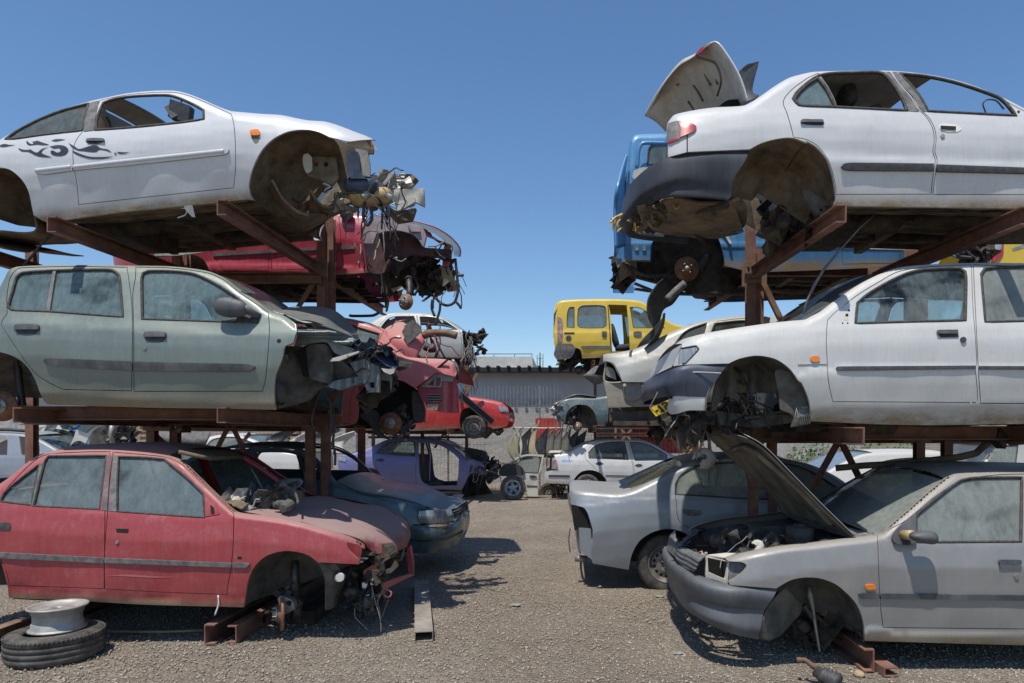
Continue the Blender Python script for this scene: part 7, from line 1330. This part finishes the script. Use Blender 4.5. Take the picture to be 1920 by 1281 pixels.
# yellow van
archR = P('R', '1092,672c 1088,656 1078,652 1070,655 1068,672c')
c = quick(name='scrap_van', cat='van', label='yellow van with its sliding door gone, high on the far right rack', D=17.0, x0=1160, yb=670, mat=PAINT['yellow'], top=P('R', '1040,578 1044,569 1052,564 1075,562 1120,561 1165,561.5 1195,564 1210,569 1225,581 1240,593 1262,607 1290,614 1315,628c'), lower=P('R', '1318,660c 1290,668c')+P('R', '1150,670')+archR+P('R', '1052,672 1040,650 1038,610c'),
    cut=[(P('H', '918,95c 1022,98c 1035,240 1040,360c 940,362c 935,230 928,150'), None), (P('H', '680,225c 682,150 695,112 722,110c 722,228c'), GL['teal']), (P('H', '742,215 745,120 765,103 870,100 900,110 905,215 885,228 760,228'), GL['grey']), (P('H', '1040,110c 1100,115 1150,150 1200,200 1240,230c 1060,228c'), GL['clear'])],
    belt=P('R', '1038,618 1160,618 1320,640'), seed=26, ends=[(1036, 20, .14), (1322, 40, .2)], pf=prof(-.9, .14, -.35, .06, 0, .02, .1, -.01, .3, -.02, .5, -.01, .7, .03), roof=P('R', '1046,568c 1075,563 1120,562 1165,562.5 1195,565c'), glass=P('R', '1212,570c 1240,593 1260,606c'), hood=P('R', '1262,607.5c 1290,614.5 1315,628c'), group=FG, arches=[(archR,)], floor=P('R', '1092,672c 1300,672c'), seats=[(1172, 630, .45, .6), (1172, 630, 1.1, .5)], fglass=GL['clear'])
c.panel('tail_lamp', P('H', '625,165c 650,175 655,240 652,308c 625,310c'), simple('smoked_red_lens', (0,)*3), off=-.02, lip=.03, g=4); c.panel('rear_bumper', P('H', '622,320c 710,320 728,350 700,400 620,408c 605,380'), M['greytrim'], off=-.03, lip=.05, g=5); c.strip('side_moulding', P('H', '760,334 770,332 930,330c 930,346c 775,348'), M['greytrim']); c.tube('door_rail', P('H', '665,258,-.01 722,258,-.01'), .02, M['trim'])
spot(c, 840+690/3.05, 540+288/3.05, 5.5, M['trim'], 'fuel_filler', .01); c.panel('door_handle', P('H', '880,248c 908,248c 905,280c 882,278c'), M['trim'], off=-.03, lip=.03, g=3); c.panel('door_handle', P('H', '1062,252 1105,250 1105,276 1065,276'), M['trim'], off=-.02, lip=.02, g=4); c.panel('side_door_line', P('H', '912,98c 918,98c 936,365c 930,365c'), M['trim'], off=-.004, lip=0, g=4)
b = MB(); b.lathe(c.q(1085, 694, .5), (0, -1, 0), [(0, .05), (.06, .05), (.11, .02), (.115, -.04), (0, -.05)], 20); b.build('brake_drum', M['dmetal'], c.root); scrap(c, 'rear_underparts', (1050, 665, 1130, 690), .1, 1.2, 30, 107, M['under2'], .2); c.panel('rear_door_edge', P('H', '605,150c 625,118c 628,180c 622,300c 603,280c'), M['trim'], flat=.1, lip=.1, g=4); c.finish()
# grey-blue wreck
archF = P('i', '1160,900c 1175,800 1210,740 1270,700 1330,692 1410,705 1470,760 1500,830 1520,960c')
c = quick('grey-blue car front with crushed nose, on the far right rack under the yellow van', 16.0, 1180, 805, PAINT['teal'], P('i', '1040,700c 1060,670 1130,640 1200,618 1290,610 1400,612 1500,612 1600,600c')+P('R', '1160,728 1230,722 1270,750c'), P('R', '1270,800c')+archF[::-1]+P('i', '1110,830 1050,790c'), belt=P('R', '1035,765 1270,765'), seed=27, ends=[(1038, 24, .16)], group=FG, arches=[(archF,)], floor=P('R', '1122,803c 1262,803c'))
c.loft('bent_hood', [P('i', '1040,700,.1 1150,640,.1 1270,585,.12 1400,592,.1 1500,610,.1'), P('i', '1050,690,.8 1150,635,.8 1280,583,.8 1400,590,.8 1500,600,.8')], PAINT['navy'], mirror=True, thick=.02, n=14); scrap(c, 'crushed_nose', (1042, 758, 1070, 785), .0, 1.0, 30, 108, M['metal'], .12); scrap(c, 'crushed_nose', (1042, 760, 1080, 790), .1, 1.0, 20, 109, M['trim'], .16)
c.disc_hub(1083, 800, .1, .11); b = MB(); b.tube([c.q(1086, 760, .3), c.q(1084, 800, .2)], .04, 8); b.build('suspension_strut', M['dmetal'], c.root); wires(c, 'hanging_wires', (1045, 780, 1070, 790), .1, .5, 10, 110, M['wire'], .008, .8, spread=.35); c.finish()
# white car shell far left, ahead of the container
c = quick('pale saloon shell without glass at the far left, behind the red saloon boot', 11.0, 20, 960, PAINT['silverblue'], P('R', '-200,860 -120,830 -60,813 0,811 33,812 58,817 83,828 107,842c 160,850 220,870c'), P('R', '225,950c -200,960c'), cut=[(P('g', '-200,280c -180,210 20,218 70,235 85,280 80,440c -200,440c'), None), (P('g', '215,230c 290,238 380,280 440,330 445,440c 240,440c'), None)], belt=P('R', '-200,855 110,855 230,870'), seed=28, roof=P('R', '-60,814c 0,812 33,813 56,817.5c'), glass=P('R', '58,818c 83,828.5 106,842c'), hood=P('R', '108,843c 160,851 220,871c'), fglass=GL['clear'], seats=[(20, 905, .5, .5), (60, 905, .5, .5)], group='parked wrecks behind the left stack')
b = MB(); b.tube([c.q(-60, 804, .2), c.q(20, 806, .2), c.q(62, 809, .2)], .03, 6); b.build('roof_bar', M['trim'], c.root); c.finish()
c = quick('white car roof and tilted windscreen showing between the left rack braces', 11.5, 430, 900, PAINT['white2'], P('R', '300,850 340,836 390,820 415,815.5 450,817 480,826 510,842c 560,850c'), P('R', '560,900c 300,900c'), belt=P('R', '300,850 560,850'), cut=[(P('R', '385,838c 400,824 440,820 478,832 492,840c'), GL['clear'])], seed=29, roof=P('R', '392,820.5c 415,816.5 450,818c'), glass=P('R', '451,818c 480,827 509,842c'), fglass=GL['clear'], group='parked wrecks behind the left stack'); c.finish()
# cut-off car fronts heaped beyond the red saloon's roof
c = Car('cut_car_front', 'white and grey cut-off car front with its wing upended, heaped behind the red saloon', 11.5, 165, 850, 1.5, seed=31, cat='car front', group='cut car fronts heaped at the left')
c.panel('front_wing', P('g', '780,345c 830,240 860,160 940,110 1100,60c 1330,70 1400,110c 1250,100 1120,120 1040,170 960,310c 900,280 840,290'), PAINT['creamw'], lip=.03, off=0); c.panel('inner_wing', P('g', '1040,175c 1150,110 1300,110 1420,150 1400,300 1240,330 1000,320c'), M['well2'], flat=.3, lip=.1); c.panel('upper_wing', P('g', '860,150c 940,90 1150,60 1380,80c 1400,130 1200,95 1050,120 960,190c'), PAINT['bluegrey'], flat=-.03, lip=.05)
scrap(c, 'axle_parts', (200, 800, 248, 838), -.1, .6, 26, 111, M['dmetal'], .14); b = MB(); b.tube([c.q(211, 797, -.15), c.q(208, 815, -.15), c.q(212, 832, -.15)], [.05, .035, .05], 8); b.build('steering_knuckle', M['metal'], c.root); c.finish()
c = Car('cut_car_front', 'dark blue-grey crumpled car wing pile left of the white upended wing', 12.0, 115, 850, 1.2, seed=32, cat='car front', group='cut car fronts heaped at the left')
c.loft('crumpled_wing', [P('g', '500,290,.0 540,150,.0 620,120,.1 700,140,.1'), P('g', '560,300,.1 640,180,.1 740,130,.2 800,150,.2'), P('g', '660,350,.1 700,260,.2 780,200,.2 830,170,.3')], PAINT['bluegrey'], thick=.02, crumple=.15, cs=3); scrap(c, 'sheet_metal', (90, 795, 150, 838), .0, 1.0, 30, 112, PAINT['bluegrey'], .3); scrap(c, 'sheet_metal', (100, 792, 155, 815), -.1, .6, 14, 113, PAINT['creamw'], .2); scrap(c, 'red_and_blue_bits', (96, 790, 150, 805), -.1, .4, 5, 114, simple('bright_blue_plastic', (.03, .1, .5), .5), .14); c.finish()
c = Car('bumper_scrap', 'dusty grey bumper cover leaning right of the left rack posts, behind the red roof', 10.5, 350, 850, 1.0, seed=33, cat='bumper'); c.loft('bumper_cover', [P('R', '296,804,.0 340,808,.0 392,812,.2'), P('R', '297,822,-.1 340,826,-.1 388,826,.1'), P('R', '300,845,.0 345,846,.0 380,846,.1')], M['greytrim'], thick=.03, crumple=.04, cs=3); c.finish()
# cars behind the right stack
c = quick('white car roof and blue windscreen showing behind the right rack braces', 10.5, 1650, 950, PAINT['white3'], P('R', '1500,915 1520,905 1551,884 1583,866 1617,852 1663,848 1720,847 1780,849 1840,862 1880,890c'), P('R', '1880,950c 1500,950c'), belt=P('R', '1500,912 1880,905'), cut=[(P('R', '1625,889c 1650,868 1690,860 1760,860 1800,885c'), GL['dark'])], seed=34, roof=P('R', '1640,850c 1663,849 1720,848 1778,850c'), glass=P('R', '1521,905c 1551,885 1583,867 1617,852.5 1638,850c'), fglass=glassm('sky_blue_dusted_glass', (.25, .31, .38), .85, off=9), group='cars parked behind the right stack'); c.finish()
c = quick('white car with a dusty side window at the right edge, behind the exhaust pipe', 9.5, 1900, 960, PAINT['silverw'], P('R', '1800,890 1840,868 1860,846 1880,832 1920,826 2000,826 2060,840c'), P('R', '2060,960c 1800,950c'), belt=P('R', '1800,890 2060,885'), cut=[(P('h', '1620,350c 1650,290 1700,250 1870,236c 1850,400c 1640,400c'), GL['thick'])], seed=35, roof=P('R', '1880,833c 1920,827 2000,827c'), glass=P('R', '1841,868c 1860,847 1879,833c'), group='cars parked behind the right stack'); c.finish()
c = quick(name='scrap_van', cat='van', label='yellow van corner with red tail lamp at the right edge, above the hatchback roof', D=9.0, x0=1960, yb=520, mat=PAINT['yellow'], top=P('R', '1858,492 1862,470 1872,445 1885,425 1910,405 1960,398 2100,398c'), lower=P('R', '2100,520c 1862,518c'), belt=P('R', '1858,470 2100,470'), seed=36, pf=prof(-.9, .14, -.3, .05, 0, .02, .2, .0, .6, .02), roof=P('R', '1910,406c 1960,399 2100,399c'), group='vans high on the right stack')
c.panel('tail_lamp', P('L', '1450,310c 1530,290c 1525,380 1490,430 1440,445c'), M['redlens'], off=-.02, lip=.02, g=5); c.panel('white_lens', P('L', '1465,315c 1520,300c 1510,350c 1460,365c'), M['clear'], off=-.03, lip=.01, g=4); c.panel('grey_stripe', P('L', '1590,345c 1681,310c 1760,285c 1760,315c 1600,365c'), M['metal'], off=-.004, lip=0, g=5); c.panel('side_window', P('L', '1645,260 1690,240c 1760,240c 1760,290c 1650,300'), M['trim'], off=-.005, lip=0, g=5); c.finish()
c = Car('engine_block', 'dark engine lump on the top right rack between the blue van and the yellow one', 8.0, 1815, 492, .6, seed=37, cat='engine'); scrap(c, 'castings', (1785, 462, 1850, 490), .0, .5, 30, 115, M['under2'], .12); scrap(c, 'castings', (1800, 465, 1845, 485), .0, .4, 10, 116, M['trim'], .18); c.finish()
# exhaust pipe with its silencer, hanging loose under the white hatchback
r = empty('exhaust_pipe', pw(1700, 850, 5.6)); tagit(r, 'rusty exhaust pipe with silencer hanging under the white hatchback at the right edge', 'exhaust'); b = MB(); L = [pw(x, y, D)-r.location for x, y, D in ((1567, 878, 6.0), (1620, 873, 5.9), (1680, 870, 5.8), (1740, 864, 5.7), (1800, 857, 5.6), (1830, 850, 5.55), (1850, 832, 5.5), (1872, 816, 5.45))]; dd = [L[0]]
for i in range(len(L)-1):
    for t_ in (.25, .5, .75, 1): dd.append(L[i].lerp(L[i+1], t_))
b.tube(dd, .028, 10); b.build('pipe', M['under'], r); b = MB(); q0, q1 = pw(1868, 818, 5.45)-r.location, pw(2010, 806, 5.3)-r.location; d = (q1-q0).normalized(); b.tube([q0, q0+d*.05, q0+d*.1, q1-d*.06, q1], [.03, .06, .085, .085, .03], 16); b.build('silencer', M['under'], r); b = MB(); b.obox(pw(1872, 822, 5.35)-r.location, (.03, 0, -.03), (0, .06, 0), (.01, 0, .05)); b.build('hanger_bracket', M['under2'], r, smooth=False)
r = empty('brake_cable', pw(1640, 402, 5.2)); tagit(r, 'thin grey cable slanting down from under the top white saloon to the hatchback bonnet', 'cable'); b = MB(); b.tube([pw(x, y, 5.1)-r.location for x, y in ((1640, 402), (1610, 430), (1574, 470), (1545, 505), (1527, 535), (1515, 560), (1503, 598))], [.006, .007, .008, .010, .012, .009, .008], 8); b.build('cable', M['greytrim'], r)
# yellow number plate dangling on a wire, upside down
r = empty('number_plate', pw(1243, 767, 5.1)); tagit(r, 'yellow number plate dangling from the nose of the white hatchback', 'number plate'); rt = r.location; u0, u1, u2, u3 = (pw(*q)-rt for q in ((1218, 766, 5.1), (1255, 748.5, 5.1), (1268, 764, 5.1), (1230, 781, 5.1)))
def uv(a_, b_, off=0.0): return (u0*(1-a_)+u1*a_)*(1-b_)+(u3*(1-a_)+u2*a_)*b_+Vector((0, -off+.006*math.sin(a_*5), 0))
b = MB(); v = [uv(i/8, j/3) for j in range(4) for i in range(9)]; b.add(v, grid_faces(4, 9)); b.add([p+Vector((0, .004, 0)) for p in v], [q[::-1] for q in grid_faces(4, 9)]); pl_ = b.build('plate', M['yelplate'], r)
b = MB()
for st in ([(.14, .52), (.26, .52)], [(.38, .12), (.41, .5), (.44, .88)], [(.44, .88), (.34, .74)], [(.84, .62), (.81, .8), (.73, .9), (.63, .86), (.58, .7), (.60, .52), (.69, .42), (.79, .46), (.84, .62)], [(.84, .62), (.83, .34), (.75, .15), (.64, .12), (.56, .2)]):
    for i in range(len(st)-1):
        p_, q_ = uv(*st[i], .004), uv(*st[i+1], .004); d = (q_-p_).normalized(); s_ = d.cross(Vector((0, 1, 0)))*.0075; b.add([p_-s_-d*.002, p_+s_-d*.002, q_+s_+d*.002, q_-s_+d*.002], [(0, 1, 2, 3)])
b.build('digits', M['ink'], pl_, smooth=False); b = MB(); b.tube([pw(1240, 715, 5.0)-rt, pw(1232, 738, 5.05)-rt, pw(1218, 764, 5.1)-rt, pw(1222, 768, 5.1)-rt], .003, 5); b.build('wire', M['white'], r)
gm, nt, bs = nodes_of('gravel')
a = ntex(nt, 70, 4, .8); b_ = ntex(nt, .35, 3, .6); c_ = ntex(nt, 3.5, 4, .7); v = N(nt, 'TexVoronoi'); v.inputs['Scale'].default_value = 48
tc = N(nt, 'TexCoord'); nt.links.new(tc.outputs['Object'], v.inputs['Vector'])
cc = mixc(nt, ramp(nt, a, .36, .64), (.125, .098, .072), (.52, .43, .33)); sp = N(nt, 'SeparateColor'); nt.links.new(v.outputs['Color'], sp.inputs[0])
cc = mixc(nt, mth(nt, 'MULTIPLY', mth(nt, 'POWER', sp.outputs[0], 2.5), .8), cc, (.62, .54, .43)); cc = mixc(nt, ramp(nt, b_, .35, .7, 0, .6), cc, (.24, .18, .122)); cc = mixc(nt, ramp(nt, c_, .4, .7, 0, .35), cc, (.21, .165, .12))
cc = mixc(nt, ramp(nt, ntex(nt, .8, 5, .7, (1, .55, 1), .5, 4.0), .6, .72, 0, .55), cc, (.085, .068, .052)); cc = mixc(nt, ramp(nt, ntex(nt, .55, 4, .6, (1.6, .35, 1), .2, 7.0), .56, .7, 0, .4), cc, (.46, .39, .30))
nt.links.new(cc, bs.inputs['Base Color']); bs.inputs['Roughness'].default_value = .95
hh = mth(nt, 'ADD', mth(nt, 'MULTIPLY', v.outputs['Distance'], -1.2), a); bump(nt, bs, hh, 1.0, .03)
gv = []; gf = []; n = 60
for j in range(n+1):
    for i in range(n+1):
        x = -12+24*i/n; y = 2+20*j/n; gv.append((x, y, .018*noise.noise(Vector((x*.9, y*.9, 3)))*min(1, min(i, n-i, j, n-j)/4)))
gf = grid_faces(n+1, n+1); k = len(gv); gv += [(-300, -100, 0), (300, -100, 0), (300, 500, 0), (-300, 500, 0)]
c0, c1, c2, c3 = 0, n, (n+1)*(n+1)-1, (n+1)*n
gf += [(k, k+1)+tuple(range(n, -1, -1)), (k+1, k+2)+tuple(range((n+1)*(n+1)-1, n-1, -(n+1))), (k+2, k+3)+tuple(range(c3, c2+1)), (k+3, k)+tuple(range(0, c3+1, n+1))]
o = mk('ground', gv, gf, gm, smooth=True); tagit(o, kind='structure')
rg = np.random.default_rng(5)
def pebbles(nm, cnt, xr, yr, r0, r1, mat):
    x = rg.uniform(*xr, cnt); y = rg.uniform(yr[0]**.5, yr[1]**.5, cnt)**2; r = r0+(r1-r0)*rg.random(cnt)**2.5; base = np.array([(1, 0, 0), (0, 1, 0), (-1, 0, 0), (0, -1, 0), (0, 0, .8), (0, 0, -.5)], float)
    V = base[None]*r[:, None, None]*rg.uniform(.6, 1.35, (cnt, 6, 1)); an = rg.uniform(0, 6.28, cnt); ca, sa = np.cos(an), np.sin(an); X = V[..., 0]*ca[:, None]-V[..., 1]*sa[:, None]; Y = V[..., 0]*sa[:, None]+V[..., 1]*ca[:, None]
    V = np.stack([X+x[:, None], Y+y[:, None], V[..., 2]+.002+r[:, None]*.15], -1).reshape(-1, 3)
    Fc = np.array([(0, 1, 4), (1, 2, 4), (2, 3, 4), (3, 0, 4), (1, 0, 5), (2, 1, 5), (3, 2, 5), (0, 3, 5)])[None]+6*np.arange(cnt)[:, None, None]; Fc = Fc.reshape(-1, 3)
    me = bpy.data.meshes.new(nm); me.vertices.add(len(V)); me.vertices.foreach_set('co', V.ravel()); me.loops.add(Fc.size); me.loops.foreach_set('vertex_index', Fc.ravel()); me.polygons.add(len(Fc)); me.polygons.foreach_set('loop_start', np.arange(0, Fc.size, 3)); me.update(calc_edges=True)
    me.materials.append(mat); ob = bpy.data.objects.new(nm, me); COL.objects.link(ob); return ob
pm = simple('pebble', (.14, .115, .09), .95, scale=30, col2=(.50, .43, .345), bmp=0, lo=.32, hi=.66)
tagit(pebbles('gravel_stones', 75000, (-5, 4), (4.2, 11), .003, .0135, pm), 'loose gravel stones over the yard floor', 'gravel', kind='stuff')
tagit(pebbles('gravel_stones', 12000, (-3.2, 3.2), (11, 18), .005, .014, pm), 'loose gravel stones in the far part of the aisle', 'gravel', kind='stuff')
